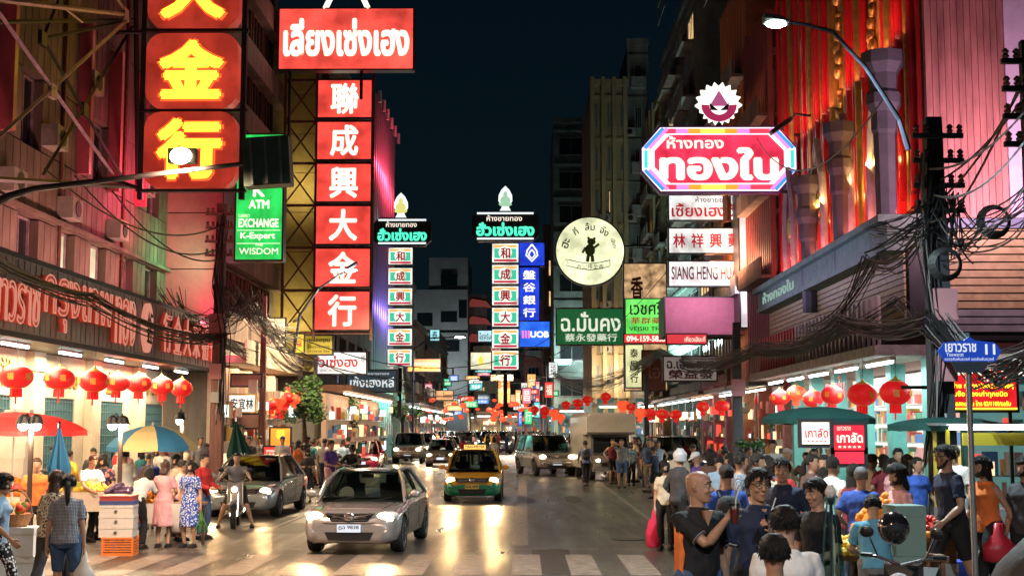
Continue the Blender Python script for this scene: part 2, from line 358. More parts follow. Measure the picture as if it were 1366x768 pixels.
# shop front under the canopy
gridm = mat('blue_grille', (.1, .22, .26), .4, .3); shopbg = lit('shop_interior', (.30, .36, .33), .5)
for i in range(6):
    x = 1.0 + i * 4.4
    B().box(x, -.28, .15, x + .75, -.02, 3.97).box(x - .06, -.34, .15, x + .81, -.002, .5).box(x - .06, -.34, 3.5, x + .81, -.002, 3.7).build('pilaster', cream, L1)
    B().box(x + .76, -.06, 2.9, x + 4.39, .3, 3.97).box(x + .76, -.06, .15, x + 1.3, .3, 2.9).box(x + 3.6, -.06, .15, x + 4.39, .3, 2.9).build('shop_wall', cream, L1)
    B().box(x + 1.3, .2, .15, x + 3.6, .25, 2.9).build('shop_glass', shopbg, L1)
    g = B()
    for k in range(12): g.box(x + 1.32 + k * .2, -.04, .5, x + 1.345 + k * .2, .02, 2.88)
    for k in range(11): g.box(x + 1.3, -.03, .6 + k * .22, x + 3.6, .01, .622 + k * .22)
    g.build('window_grille', gridm, L1)
    write(['金玉滿堂', 'ทองคำแท้', '大來裕', 'แลกเปลี่ยน', '金行', 'เยาวราช'][i], L1, x + 1.2, 3.1, x + 3.7, 3.75, -.08, mat('gold_letter', (.5, .35, .08), .3, .6), .02, .02, 'wall_letters', keep=True)
# steel truss that holds the big sign
tr = thing('sign_truss', 'lavender and black steel lattice frame bracing the big sign against the left facade', 'steel frame')
nodes = lambda a: PX(a[0], a[1], -11.15 if len(a) < 3 else a[2])
for i, (a, b_, th, m) in enumerate([((-30, -3), (168, 20), .09, 0), ((-10, 5), (150, 232), .09, 0), ((172, 25), (-15, 195), .09, 0), ((-20, 30, -11.5), (178, 27, -11.5), .08, 1),
        ((57, 52, -11.5), (165, 240, -11.5), .08, 1), ((176, 36, -11.5), (58, 232, -11.5), .08, 1), ((57, 52, -11.5), (170, 28, -11.5), .08, 1), ((-20, 238), (186, 250), .1, 1), ((82, -10, -11.5), (57, 52, -11.5), .06, 1), ((82, 8), (110, 30), .05, 0), ((150, -10), (170, 20), .08, 0), ((181, -10), (184, 255), .12, 1)]):
    p, q = nodes(a), nodes(b_); B().tube([p, q], th * .62, 4).build('steel_bar', (steel, dark)[m], tr)
for a in ((70, 122), (167, 20), (113, 147, -11.5), (57, 52, -11.5)):
    p = nodes(a); B().cbox(p, (.1, .38, .34)).build('gusset_plate', (steel, dark)[len(a) > 2], tr)
area('wash_pink_panel', (-10.75, 33, 5.9), (.2, 16), 270, (1, .42, .34), (0, R(155), 0))
area('added_pink_wash', (-10.2, 39.5, 9.2), (1.5, 2), 150, (1, .1, .2), (0, R(85), 0))  # added area light pinking the facade; no neon tubes are built here
area('wash_bank_green', (-10.3, 43.6, 7.6), (1.2, .8), 60, (.2, 1, .4), (0, R(85), 0))
area('wash_pink_wall', (-9.6, 43.2, 5.4), (1.6, .3), 75, (1, .16, .26), (R(118), 0, R(20)))
# ================================================================ LEFT SECOND BUILDING (end wall with pink light in its colour) and following
L2 = facade('pink_building', 'shophouse block with a pink-lit end wall behind the wooden power pole', 'building', 'L', -10.2, 45.0, 56.5)
pinkw = mat('pink_wall', (.62, .16, .2), .7, noise=.2, scale=1.5, bump=.1)  # pink light from the signs is painted into this wall colour
B().box(0, .4, .15, 11.5, 9, 26).build('wall', dirty, L2)
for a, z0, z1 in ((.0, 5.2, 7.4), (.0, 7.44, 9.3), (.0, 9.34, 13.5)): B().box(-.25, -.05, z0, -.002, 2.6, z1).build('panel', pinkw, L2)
for k in range(8):
    z = 5.2 + k * 2.6
    for j in range(5):
        B().box(j * 2.3 + .02, -.0, z, j * 2.3 + 2.28, .39, z + .95).build('panel', conc, L2)
    for j in range(4): put('window', _M.setdefault('w2', window_mesh(1.9, 1.5, pane, rust, 2)), L2, (j * 2.3 + 1.2, .3, z + 1.0))
B().box(0, -.9, 4.3, 11.5, .39, 4.55).box(0, -.9, 4.55, 11.5, -.84, 5.1).build('awning_slab', cream, L2)
B().box(.2, .1, .16, 11.3, .2, 4.2).build('shop_interior', mat('interior_warm', (.4, .25, .17), .7, noise=.4, emit=(1, .6, .35), es=.15), L2)  # faint glow of its own stands in for lamplight on the interior
shopfill(L2, .3, 11.2, -.35, 4.1, 1)
for j in range(5): B().box(j * 2.3, -.1, .16, j * 2.3 + .4, .39, 4.29).build('pillar', cream, L2)
L3 = facade('olive_building', 'olive-lit building right behind the tall red signboard', 'building', 'L', -8.9, 57.2, 78.5)
olive = mat('olive_wall', (.42, .34, .1), .75, noise=.3, scale=1.2, bump=.15)
B().box(0, 0, .15, 21.3, 9, 20).build('wall', dirty, L3)
for k in range(9): B().box(-.3, .02, 4.5 + k * 1.7, -.003, 3.5, 6.17 + k * 1.7).build('panel', olive, L3)
for k in range(5):
    for j in range(6): put('window', _M['w2'], L3, (j * 3.4 + .8, -.03, 5 + k * 2.9))
B().box(0, -.5, .16, 21, -.3, 3.6).build('shop_interior', _M['interior_warm'], L3)
B().box(0, -1.6, 3.7, 21.3, -.003, 3.95).build('awning_slab', rust, L3)
# building with purple and green lit tubes
shopfill(L3, .3, 20.5, -.8, 3.6, 2); B().cyl((.5, -1.2, 3.6), (20.5, -1.2, 3.6), .035, 6).build('tube_light', tubewarm, L3); area('awning_light', (-10.4 + 2.6, 68, 3.5), (.8, 18), 160, (1, .7, .45)); area('awning_light', (-9.9, 50.5, 4.2), (.8, 9), 110, (1, .7, .45))
area('wash_olive', (-9.6, 55.6, 6.5), (.9, .3), 36, (1, .75, .4), (R(115), 0, 0)); area('wash_olive', (-9.6, 55.6, 12), (.9, .3), 28, (1, .75, .4), (R(120), 0, 0))
L4 = facade('tube_clad_building', 'tower clad in vertical metal tubes glowing red, violet and green', 'building', 'L', -9.1, 79.5, 93)
B().box(0, .5, .15, 14, 9, 21.5).build('wall', mat('violet_backing', (.03, .025, .05), .5), L4)
tubem = mat('satin_tube', (.6, .62, .66), .3, .7)
for k in range(11): B().cyl((k * 1.25 + .3, 0, 1.5), (k * 1.25 + .3, 0, 22.2 + .3 * (k % 2)), .1, 10).build('facade_tube', tubem, L4)
for k in range(6): B().cyl((k * 2.4, -.4, 21.6), (k * 2.4, -.4, 22.3), .12, 6).build('roof_spike', white, L4)
area('tube_wash_violet', (-6.8, 84, 9.5), (.5, 8), 200, (.35, .2, 1), (0, R(92), 0))
area('tube_wash_green', (-6.8, 84, 4.0), (.5, 8), 220, (.1, .9, .6), (0, R(92), 0))
area('tube_wash_red', (-6.8, 84, 18.5), (.5, 8), 460, (1, .06, .12), (0, R(88), 0))
# ================================================================ RIGHT NEAR BUILDING: red and gold columns
R1 = facade('column_building', 'ornate corner building with tall red and gold columns and a carved balcony', 'building', 'R', 9.6, 32, 50)
B().box(0, .5, 3.9, 18, 7.9, 26).build('wall', mat('dark_maroon', (.1, .03, .03), .6, noise=.4), R1)
redc = mat('red_lacquer', (.55, .02, .025), .25, coat=.5); goldc = mat('gold_leaf', (.62, .4, .1), .38, .75, noise=.35, scale=4, bump=.2); lav = mat('pale_stone', (.1, .095, .125), .6, noise=.25, scale=2, bump=.2)
for k in range(34):                       # columns from left (far) to right (near)
    x = .3 + k * .53
    if 8.9 < x < 10.3 or 12.8 < x < 14.2: continue
    r_ = .11 if k % 2 else .17
    B().lathe((x, .05, 7.5), [(r_ * 1.2, 0), (r_ * 1.2, .3), (r_, .4), (r_, 17)], 14).build('column', redc if k % 3 != 1 else goldc, R1)
    B().box(x + .22, .25, 7.4, x + .3, .48, 24.5).build('gold_strip', goldc, R1)
B().box(8.9, .15, 7.4, 10.2, .48, 25).box(12.9, .1, 7.4, 14.1, .48, 25).build('gold_panel', mat('ochre_panel', (.6, .36, .08), .5, noise=.4, scale=2), R1)
for x, zs in ((9.55, (13.0, 15.3, 17.5, 10.6)), (13.5, (12.2, 14.6, 16.8))):
    for z in zs:
        o_ = B()
        for j in range(5): o_.ball((x + .12 * math.sin(j * 2), .0, z + j * .36), .26 - .02 * j, 8, 5, sc=(1, .6, 1.1)).ball((x - .25 + .1 * j, .02, z + .1 + j * .4), .12, 6, 4)
        o_.build('carved_relief', goldc, R1, smooth=True)
# octagonal stone capitals on short pillars along the balcony
for i, (x, r_, z) in enumerate(((17.3, .46, 9.3), (12.6, .4, 8.6), (8.2, .4, 7.9))):
    B().lathe((x, -.75, z), [(r_ * .55, -2.2), (r_ * .6, 0), (r_ * .7, .1), (r_ * .7, .55), (r_ * .95, .75), (r_ * .95, 1.0), (r_ * .75, 1.1), (r_ * .8, 1.5), (r_ * 1.15, 1.75), (r_ * 1.15, 2.05), (r_ * .4, 2.1)], 8).build('stone_capital', lav, R1)
B().box(0, -.95, 6.5, 18, .45, 7.05).box(0, -1.15, 7.05, 18, .45, 7.22).box(0, -1.0, 6.35, 18, .45, 6.5).build('balcony_cornice', mat('verdigris_stone', (.1, .17, .15), .6, noise=.5, scale=3, bump=.4), R1)  # teal-green light is put into the cornice stone colour
write('ห้างทองใบ', R1, 1.2, 6.58, 6.8, 6.98, -.96, emi('pale_green_letter', (.5, .8, .65), .35), .01, .03, 'letters')
arch = mat('arch_stone', (.35, .33, .4), .5, noise=.3)
for x in (4.0, 8.6, 12.0, 15.6):        # pointed arches above the balcony
    B().tube([(x - .7, -.5, 7.25), (x - .7, -.5, 9), (x - .55, -.5, 9.9), (x, -.5, 11.0), (x + .55, -.5, 9.9), (x + .7, -.5, 9), (x + .7, -.5, 7.25)], .12, 6).build('arch', arch, R1)
    B().lathe((x, -.45, 8.9), [(.0, -.05), (.45, -.05), (.5, 0), (.45, .05), (0, .05)], 20, M=Matrix.Rotation(R(90), 3, 'X')).lathe((x, -.45, 8.9), [(.2, -.09), (.3, -.09), (.3, .09), (.2, .09)], 16, M=Matrix.Rotation(R(90), 3, 'X')).build('carved_rosette', goldc, R1)
slatm = mat('brown_slat', (.4, .31, .16), .5, noise=.3, scale=4)
for k in range(11): B().box(.1, -.55, 4.65 + k * .155, 17.9, -.5, 4.78 + k * .155).build('slat', slatm, R1)
B().box(0, -.45, 4.5, 18, .45, 6.35).build('shutter_backing', dark, R1)
bal = mat('pale_baluster', (.5, .42, .42), .4, noise=.2)
for k in range(34):                      # hanging fin balusters under the slats
    x = .6 + k * .5
    B().prism([(x - .09, 5.35), (x + .09, 5.35), (x + .12, 4.6), (x, 4.15), (x - .12, 4.6)], -1.0, -.93).build('fin', bal if k > 12 else mat('red_fin', (.55, .05, .06), .4), R1)
B().box(0, -1.3, 3.85, 18, .4, 4.1).build('canopy', mat('stained_canopy', (.4, .38, .35), .6, noise=.5, scale=3, bump=.4), R1)
for k in range(5):
    B().cyl((1 + k * 3.5, -.75, 3.72), (3.4 + k * 3.5, -.75, 3.72), .035, 8).build('tube_light', tubelt, R1); B().box(.9 + k * 3.5, -.82, 3.76, 3.5 + k * 3.5, -.68, 3.845).build('light_batten', white, R1)
for y in (36, 45): area('canopy_light', (9.0, y, 3.65), (1.0, 7), 200, (.85, 1, .95))
# corner side wall of the same block, facing the camera
sal = mat('salmon_cladding', (.42, .17, .16), .55, noise=.6, scale=2, bump=.15, stretch=(1, 1, .2)); lavw = mat('lavender_wall', (.55, .45, .62), .7, noise=.15)
sd = thing('clad_end_wall', 'end wall of salmon vertical boards with a lavender strip above dark shutters', 'wall', (9.62, 31.8, 0))
b = B().box(0, .2, 7.05, 4.8, .39, 28); b.box(0, .2, .15, .5, .39, 7.05).box(3.9, .2, .15, 4.8, .39, 7.05).build('backing', dark, sd)
for k in range(12): B().box(.02 + k * .158, .0, 7.1, .165 + k * .158, .19, 28).build('board', sal, sd)
B().box(1.93, .0, 7.1, 4.8, .19, 28).build('lavender_strip', lavw, sd)
for k in range(14): B().box(.45, .06, 4.4 + k * .185, 4.7, .13, 4.55 + k * .185).build('shutter_slat', slatm if k > 2 else grey, sd)
B().box(.4, .14, 4.2, 4.75, .19, 7.05).build('shutter_backing', dark, sd)
B().box(0, -.05, 6.85, 4.8, .19, 7.08).build('ledge', mat('blue_ledge', (.12, .15, .25), .5), sd)
area('wash_red_facade', (9.05, 41, 7.35), (.12, 17), 310, (1, .22, .15), (0, R(-165), 0))
area('wash_red_upper', (8.95, 41, 12.2), (.1, 16), 150, (1, .3, .22), (0, R(-160), 0))
area('wash_lavender', (7.2, 41, 6.4), (.4, 15), 90, (.62, .58, 1), (0, R(-130), 0))
area('wash_gold_facade', (9.0, 38, 9), (.15, 9), 200, (1, .6, .2), (0, R(-115), 0))
area('wash_salmon', (10.8, 29.0, 7.4), (3, .4), 270, (1, .55, .68), (R(115), 0, 0))
# ================================================================ RIGHT: following buildings
def shophouse(name, label, side, X, Y0, Y1, top, wallm, groundm=None, fl=3.1, bay=3.0, lit_=(), depth=8, fins=None, balc=True, bands=True, ac=True, z0=4.2, group=None, ground=True, litm=None, seed=0):
    rnd = random.Random(seed); L = Y1 - Y0 if side != 'F' else Y1
    o = facade(name, label, 'building', side, X, Y0, Y0 + L, group)
    B().box(0, .0, z0 if ground else 0, L, depth, top).build('wall', wallm, o)
    if ground:
        B().box(.02, .6, .15, L - .02, depth, z0).build('shop_interior', groundm, o)
        shopfill(o, .2, L - .3, .3, z0 - .7, seed + 50)
        n = max(1, int(L / bay)); 
        for k in range(n + 1): B().box(k * (L - .35) / n, -.0, .15, k * (L - .35) / n + .35, .55, z0 - .002).build('pillar', wallm, o)
        B().box(0, -1.3, z0 - .5, L, -.002, z0 - .35).build('awning_slab', [rust, dark, grey][seed % 3], o)
        if Y0 > 88: q_ = area('awning_light', (0, 0, 0), (L * .8, .5), 26 * L if side != 'F' else 60 * L, ((1, .78, .5), (.8, .95, 1), (1, .7, .6))[seed % 3], parent=o); q_.location = (L / 2, -1.6, z0 - .7); q_.rotation_euler = (R(-25), 0, 0)
        B().cyl((.5, -.6, z0 - .62), (L - .5, -.6, z0 - .62), .035, 6).build('tube_light', [tubelt, tubewarm][seed % 2], o)
    n = max(1, int(L / bay)); s = L / n; z = z0 + .7; q = 0
    wa = _M.setdefault(('win', round(s, 1)), window_mesh(s - 1.0, fl - 1.5, pane, grey, 2)); wb = _M.setdefault(('winl', round(s, 1), litm.name if litm else ''), window_mesh(s - 1.0, fl - 1.5, litm or warmwin, grey, 2))
    while z + fl - 1 < top:
        for k in range(n):
            put('window', wb if (q in lit_ or rnd.random() < .12) else wa, o, (k * s + .5, -.04, z)); q += 1
            if balc and rnd.random() < .6: B().box(k * s + .2, -.75, z - .25, k * s + s - .2, -.003, z - .12).box(k * s + .2, -.75, z - .12, k * s + s - .2, -.7, z + .55).build('balcony', [dirty, conc, grey][rnd.randrange(3)], o)
            elif ac and rnd.random() < .5: B().box(k * s + .6, -.4, z - .65, k * s + 1.4, -.003, z - .1).lathe((k * s + 1.0, -.405, z - .38), [(0, 0), (.2, 0), (.2, .02)], 10, 1, M=Matrix.Rotation(R(90), 3, 'X')).build('air_conditioner', [_M['old_casing'], dark], o)
        if bands: B().box(0, -.12, z + fl - .95, L, -.003, z + fl - .75).build('floor_band', wallm, o)
        z += fl
    if fins:
        m, w, d, sp_ = fins; x = .0
        while x < L - w: B().box(x, -d, z0, x + w, -.13, top + .6).build('fin', m, o); x += sp_
    B().box(-.05, -.2, top, L + .05, .3, top + .5).build('parapet', wallm, o)
    return o
maroon = mat('maroon_louvre', (.28, .08, .07), .5, noise=.3); ochre = mat('ochre_render', (.36, .28, .16), .7, noise=.4, scale=1, stretch=(1, 1, .3)); teal = mat('teal_render', (.19, .26, .24), .7, noise=.4, scale=1); pinkb = mat('pink_render', (.48, .2, .27), .7, noise=.25); 
coolint = mat('interior_cool', (.12, .2, .2), .7, noise=.4, emit=(.35, .75, .7), es=.1); whiteint = mat('interior_white', (.35, .3, .25), .7, noise=.4, emit=(1, .8, .6), es=.12); warmint = mat('interior_amber', (.35, .22, .14), .7, noise=.4, emit=(1, .6, .35), es=.12)  # interiors emit a little, lamplight put into the material
shophouse('louvred_shophouse', 'narrow shophouse with reddish vertical louvres beside the ornate columns', 'R', 9.6, 50.3, 56, 17.5, maroon, whiteint, fins=(maroon, .16, .35, .42), seed=1)
shophouse('terracotta_shophouse', 'orange-lit shophouse with a round attic panel behind the octagonal sign', 'R', 9.6, 56.3, 63, 21, mat('terracotta', (.5, .2, .1), .6, noise=.3), whiteint, fins=(mat('terra_fin', (.55, .24, .12), .5), .2, .25, .8), seed=2)
shophouse('pink_shophouse', 'pink rendered shophouse behind the white pharmacy boards', 'R', 9.4, 63.3, 72, 17, pinkb, whiteint, seed=3)
shophouse('caged_shophouse', 'dark tall shophouse with caged rooftop balconies above the emblem sign', 'R', 9.4, 72.3, 90, 26.5, teal, coolint, seed=4)
shophouse('ochre_tower', 'narrow ochre tower with vertical pilasters beside the night sky', 'F', 4.7, 95, 2.7, 26.5, ochre, coolint, fins=(ochre, .28, .5, .78), depth=14, balc=False, ac=True, bay=.9, seed=5)
shophouse('plain_tower', 'plain taller dark slab joined to the narrow ochre tower', 'F', 7.43, 95.4, 1.5, 29.6, dirty, coolint, depth=12, balc=True, bay=1.5, seed=25)
shophouse('balcony_tower', 'crooked dark block with stacked balconies between the ochre tower and the octagonal sign', 'R', 8.95, 88, 94.9, 23.5, mat('grimy_ochre', (.22, .17, .1), .8, noise=.6), coolint, depth=6, balc=True, bay=1.7, seed=26, fl=2.6, fins=(ochre, .2, .3, 2.3))
shophouse('stepped_block', 'lower step of the ochre tower block hidden behind the round sign', 'R', 9.2, 90.5, 94.8, 19, teal, coolint, seed=15)
shophouse('dark_tower', 'dark plain tower left of the ochre tower', 'F', 2.6, 120, 4.2, 29.5, teal, coolint, depth=16, balc=False, ac=False, seed=6)
shophouse('grey_tower', 'slim grey tower edge at the right of the empty sky', 'F', 1.9, 135, 2.2, 22, dirty, coolint, depth=10, balc=False, seed=7)
# rooftop cages
for X, Y, z, l in ((8.9, 68, 17.5, 3.0), (9.2, 57.5, 21.5, 3.5), (9.2, 78, 27, 4)):
    b = B()
    for k in range(6):
        y = Y + k * l / 5
        b.box(X - .9, y, z, X - .86, y + .05, z + 2.3)
    for zz in (0, 1.1, 2.3): b.box(X - .9, Y, z + zz, X - .86, Y + l, z + zz + .05)
    tag(b.build('rooftop_cage', grey), 'pale metal rooftop cage on the %s roof at the right' % {17.5: 'pink', 21.5: 'orange-lit', 27: 'dark'}[z], 'cage')
o = thing('roof_disc', 'big round ochre and lavender roof ornament behind the octagonal sign', 'ornament', (8.7, 58, 12.2), R(-62))
B().lathe((0, 0, 1.2), [(0, -.2), (1.2, -.2), (1.35, 0), (1.2, .2), (0, .2)], 28, M=Matrix.Rotation(R(90), 3, 'X')).build('disc', goldc, o)
B().lathe((0, -.22, 1.2), [(.8, -.08), (.95, -.08), (.95, .08), (.8, .08)], 28, M=Matrix.Rotation(R(90), 3, 'X')).build('ring', lav, o)
B().box(-.3, -.1, -1.2, .3, .1, .0).build('bracket', rust, o)
area('wash_dark_tower', (4.6, 117, 8), (4, .5), 420, (.7, .85, .8), (R(120), 0, 0))
area('wash_caged', (7.7, 80, 7), (.5, 14), 1100, (.6, .95, .85), (0, R(-125), 0))
area('wash_terracotta', (8.1, 57, 9), (.5, 6), 480, (1, .4, .2), (0, R(-118), 0))
area('wash_tower', (7.4, 92.6, 5.5), (5, .5), 480, (1, .78, .52), (R(118), 0, 0))
# ================================================================ FAR LEFT and street end
concf = mat('bare_concrete', (.34, .35, .34), .8, noise=.25, scale=.5)
fb = thing('concrete_block', 'bare grey stepped concrete building standing far behind the left signs', 'building', (0, 165, 0))
B().box(-14, 0, 0, -7.0, 12, 19).box(-11.8, .3, 19, -7.0, 12, 23).build('wall', concf, fb)
for x, z, w, h in ((-13.2, 14.5, 1.9, 1.6), (-10.3, 19.4, 2.0, 1.5), (-10.3, 15, 2.0, 1.3), (-8.1, 15.5, 1.0, 2.2), (-13.2, 11, 1.6, 1.3), (-10, 11.4, 2, 1.4)): B().box(x, -.05, z, x + w, .5, z + h).build('window_opening', pane, fb)
B().box(-14.05, -.3, 13.4, -6.95, .0, 13.7).build('ledge', concf, fb)
area('wash_concrete', (-9, 158, 6), (8, 1), 420, (.8, .95, 1), (R(120), 0, 0))
fl_ = [('green-lit narrow shophouse just past the tube-clad tower', 'L', -8.6, 93.5, 104, 12.5, teal, coolint), ('grimy shophouse with many balconies on the far left side', 'L', -8.6, 104.5, 116, 10, dirty, whiteint), ('low cream shophouse on the far left side', 'L', -8.6, 116.5, 130, 8.8, conc, coolint), ('dark far left corner shophouse before the concrete block', 'L', -8.6, 130.5, 150, 11, teal, warmint)]
for i, (lb, sd_, X, y0, y1, h, wm, gm) in enumerate(fl_): shophouse('far_shophouse', lb, sd_, X, y0, y1, h, wm, gm, seed=20 + i, group='far shophouses')
fr = [('ochre lit far shophouse closing the street beside the twin sign', -6.5, 172, 3.4, 12, ochre, warmint), ('grey far shophouse with rows of balconies closing the street', -3.0, 178, 3.0, 11.5, dirty, whiteint), ('tall thin red-signed far shophouse at the street end', -.1, 168, 2.4, 17.5, maroon, coolint), ('dark teal far shophouse at the end of the street below the blue bank sign', 2.4, 160, 4.5, 13, teal, coolint), ('wide dark far building sealing the end of the street', -16, 195, 10, 14, dirty, whiteint)]
for i, (lb, X, y, w, h, wm, gm) in enumerate(fr): shophouse('far_shophouse', lb, 'F', X, y, w, h, wm, gm, seed=30 + i, bay=1.9, depth=10, group='far shophouses')
rp = thing('pagoda_roof', 'small tiered roofs lit red standing above the far street end', 'roof', (-5.9, 170.5, 13))
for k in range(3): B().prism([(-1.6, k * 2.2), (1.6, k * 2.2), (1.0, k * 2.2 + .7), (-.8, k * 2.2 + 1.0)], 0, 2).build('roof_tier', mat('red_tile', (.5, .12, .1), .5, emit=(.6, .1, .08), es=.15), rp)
B().box(-1.1, .3, 0, 1.1, 1.7, 6).build('tower_core', dirty, rp)
# ================================================================ SIGNS
framem = mat('sign_frame', (.05, .05, .055), .45, .5)
def sign(label, x0, y0, x1, y1, Y, face, txts=(), th=.35, cat='sign', frame=None, name='shop_sign', group=None, rim=.06, back=True, poly=None, rz=0):
    """a box sign facing down the street; x0, y0, x1, y1 = its corners as the photo sees them, Y = its distance"""
    a = P(x0, y1, Y); c = P(x1, y0, Y); w, h = c.x - a.x, c.z - a.z
    o = thing(name, label, cat, ((a.x + c.x) / 2, Y, a.z), rz, group); o['w'] = w; o['h'] = h
    fr = frame or framem
    if poly:
        pp = [((u - .5) * w, v * h) for u, v in poly]
        B().prism([((u - .5) * (w + 2 * rim), (v - .5) * (h + 2 * rim) + h / 2) for u, v in poly], .02, th).build('cabinet', fr, o); B().prism(pp, -.012, .018).build('face', face, o)
    else:
        B().box(-w / 2 - rim, .0, -rim, w / 2 + rim, th, h + rim).build('cabinet', fr, o); B().box(-w / 2, -.02, 0, w / 2, -.002, h).build('face', face, o)
    for t in txts:
        s, u0, v0, u1, v1, m = t[:6]; bold = t[6] if len(t) > 6 else .015
        write(s, o, (u0 - .5) * w, v0 * h, (u1 - .5) * w, v1 * h, -.026, m, bold)
    return o, w, h
wht = emi('white_letter', (1, .92, .7), 1.15); yel = emi('yellow_neon', (1, .78, .03), 2.2); orl = emi('red_neon_rim', (1, .1, .02), 1.3)
inkm = mat('ink_letter', (.02, .02, .025), .5); redink = mat('red_ink', (.55, .03, .05), .5, emit=(.6, .02, .04), es=.35); greenlit = emi('green_neon', (.08, .85, .5), 1.1)
def bracket(o, pts, m=None, name='bracket', r=.04):
    B().tube(pts, r, 5).build(name, m or dark, o)
# ---- the big gold shop characters on rounded red boxes (left)
redbox = lit('red_box_face', (.42, .035, .02), .75, .15, .8)
o = thing('character_sign', 'tall sign of yellow neon characters on rounded red boxes held by the lattice frame', 'sign', (P(252, 250, 37).x, 37, P(252, 250, 37).z))
k_ = 37 / F
for i, (ch, ya, yb) in enumerate((('行', 146, 250), ('金', 37, 140), ('大', -70, 28), ('來', -180, -80))):
    z0 = (250 - yb) * k_ * 1.005; z1 = (250 - ya) * k_ * 1.005; w = 63 * k_; c = .45; pp = []
    for cx, cz, a0 in ((w - c, z0 + c, -90), (w - c, z1 - c, 0), (-w + c, z1 - c, 90), (-w + c, z0 + c, 180)):
        pp += [(cx + c * math.cos(R(a0 + q)), cz + c * math.sin(R(a0 + q))) for q in (0, 22.5, 45, 67.5, 90)]
    pn = B().prism(pp, 0, .5).build('sign_box', redbox, o)
    write(ch, pn, -w + .3, z0 + .16, w - .3, z1 - .16, -.02, orl, .075, .0, 'character_outline'); write(ch, pn, -w + .38, z0 + .22, w - .38, z1 - .22, -.08, yel, .05, .0, 'character')
    B().box(-1.5, .1, z0 - .1, 1.55, .3, z0 - .02).build('cross_bar', dark, o)
for x in (-1.42, 1.42): B().box(x - .07, .15, -.3, x + .07, .35, 9).build('post', dark, o)
B().tube([(-1.4, .25, 0), (-2.3, .25, .3)], .06, 5).build('bracket', dark, o); B().tube([(-1.4, .25, 4.5), (-2.3, .25, 4.5)], .06, 5).build('bracket', dark, o)
# ---- green bank sign
grn = lit('green_face', (.02, .62, .1), .95)
o, w, h = sign('bright green bank sign listing ATM and exchange behind the dark floodlight box', 314, 180, 378, 346, 44.5, grn, (('K', .36, .5, .62, .62, wht, .03), ('ATM', .27, .405, .72, .475, wht, .035), ('CURRENCY', .05, .335, .3, .36, wht, .0), ('EXCHANGE', .06, .255, .93, .325, wht, .03), ('K-Expert', .1, .15, .86, .215, wht, .025), ('THE', .42, .105, .6, .125, wht, 0), ('WISDOM', .08, .04, .93, .09, wht, .0)), th=.5)
for v in (.23, .125): B().box(-w * .47, -.03, h * v, w * .47, -.022, h * v + .015).build('rule', wht, o)
B().box(-w / 2 - .45, .05, 0, -w / 2 - .08, 1.2, h).build('side_cabinet', grey, o); bracket(o, [(-w / 2 - .3, .4, h * .3), (-w / 2 - 1.2, .4, h * .3)])
# ---- tall red six character sign
redface = lit('red_face', (.95, .075, .055), .92, .12, .9)
zc = P(456, 440, 55)
o = thing('tall_red_sign', 'tall red sign of six lit panels with cream characters down the left facade', 'sign', (zc.x, 55, zc.z)); k_ = 55 / F
for i, ch in enumerate('聯成興大金行'):
    ya, yb = 102 + i * 57.3, 102 + i * 57.3 + 51.5; za, zb = (440 - yb) * k_ * 1.01, (440 - ya) * k_ * 1.01; w = 37 * k_ 
    p_ = B().box(-w, 0, za, w, .4, zb).build('sign_box', framem, o); B().box(-w + .02, -.02, za + .02, w - .02, -.002, zb - .02).build('face', redface, p_)
    cwd = w * .52; write(ch, p_, -cwd, za + .14, cwd, zb - .14, -.03, wht, .03, 0, 'character')
for x in (-1.18, 1.18, -2.5): B().box(x - .05, .1, -.4, x + .05, .25, 11.2).build('post', rust, o)
for k in range(7):
    z = -.1 + k * 1.77; B().box(-2.55, .3, z - .05, 1.2, .42, z + .05).build('rail', rust, o)
    if k < 6: B().tube([(-2.5, .2, z), (-1.2, .2, z + 1.77)], .035, 4).tube([(-1.2, .2, z), (-2.5, .2, z + 1.77)], .035, 4).build('cross_brace', rust, o)
for x in (-1.8, .8): B().tube([(x, .3, .5), (x - .6 if x < 0 else x, 2.2, .5)], .06, 4).build('bracket', dark, o)
# ---- horizontal red sign on top of it
o, w, h = sign('wide red lit sign with cream Thai shop name crowning the tall red sign', 372, 12, 551, 92, 53.5, lit('red_orange_face', (.97, .09, .065), .98, .15, .7), (('เลี่ยงเซ่งเฮง', .03, .2, .975, .84, wht, .045),), th=.5)
cr_ = B(); 
for s_ in (-1, 1): cr_.tube([(s_ * .9, .1, h), (s_ * .25, .1, h + 1.4)], .12, 5)
cr_.build('roof_emblem', wht, o); bracket(o, [(-w / 2 + .4, .3, 0), (-w / 2 + .4, .3, -3)], r=.07); bracket(o, [(.6, .3, 0), (.6, .3, -1.2)], r=.07)
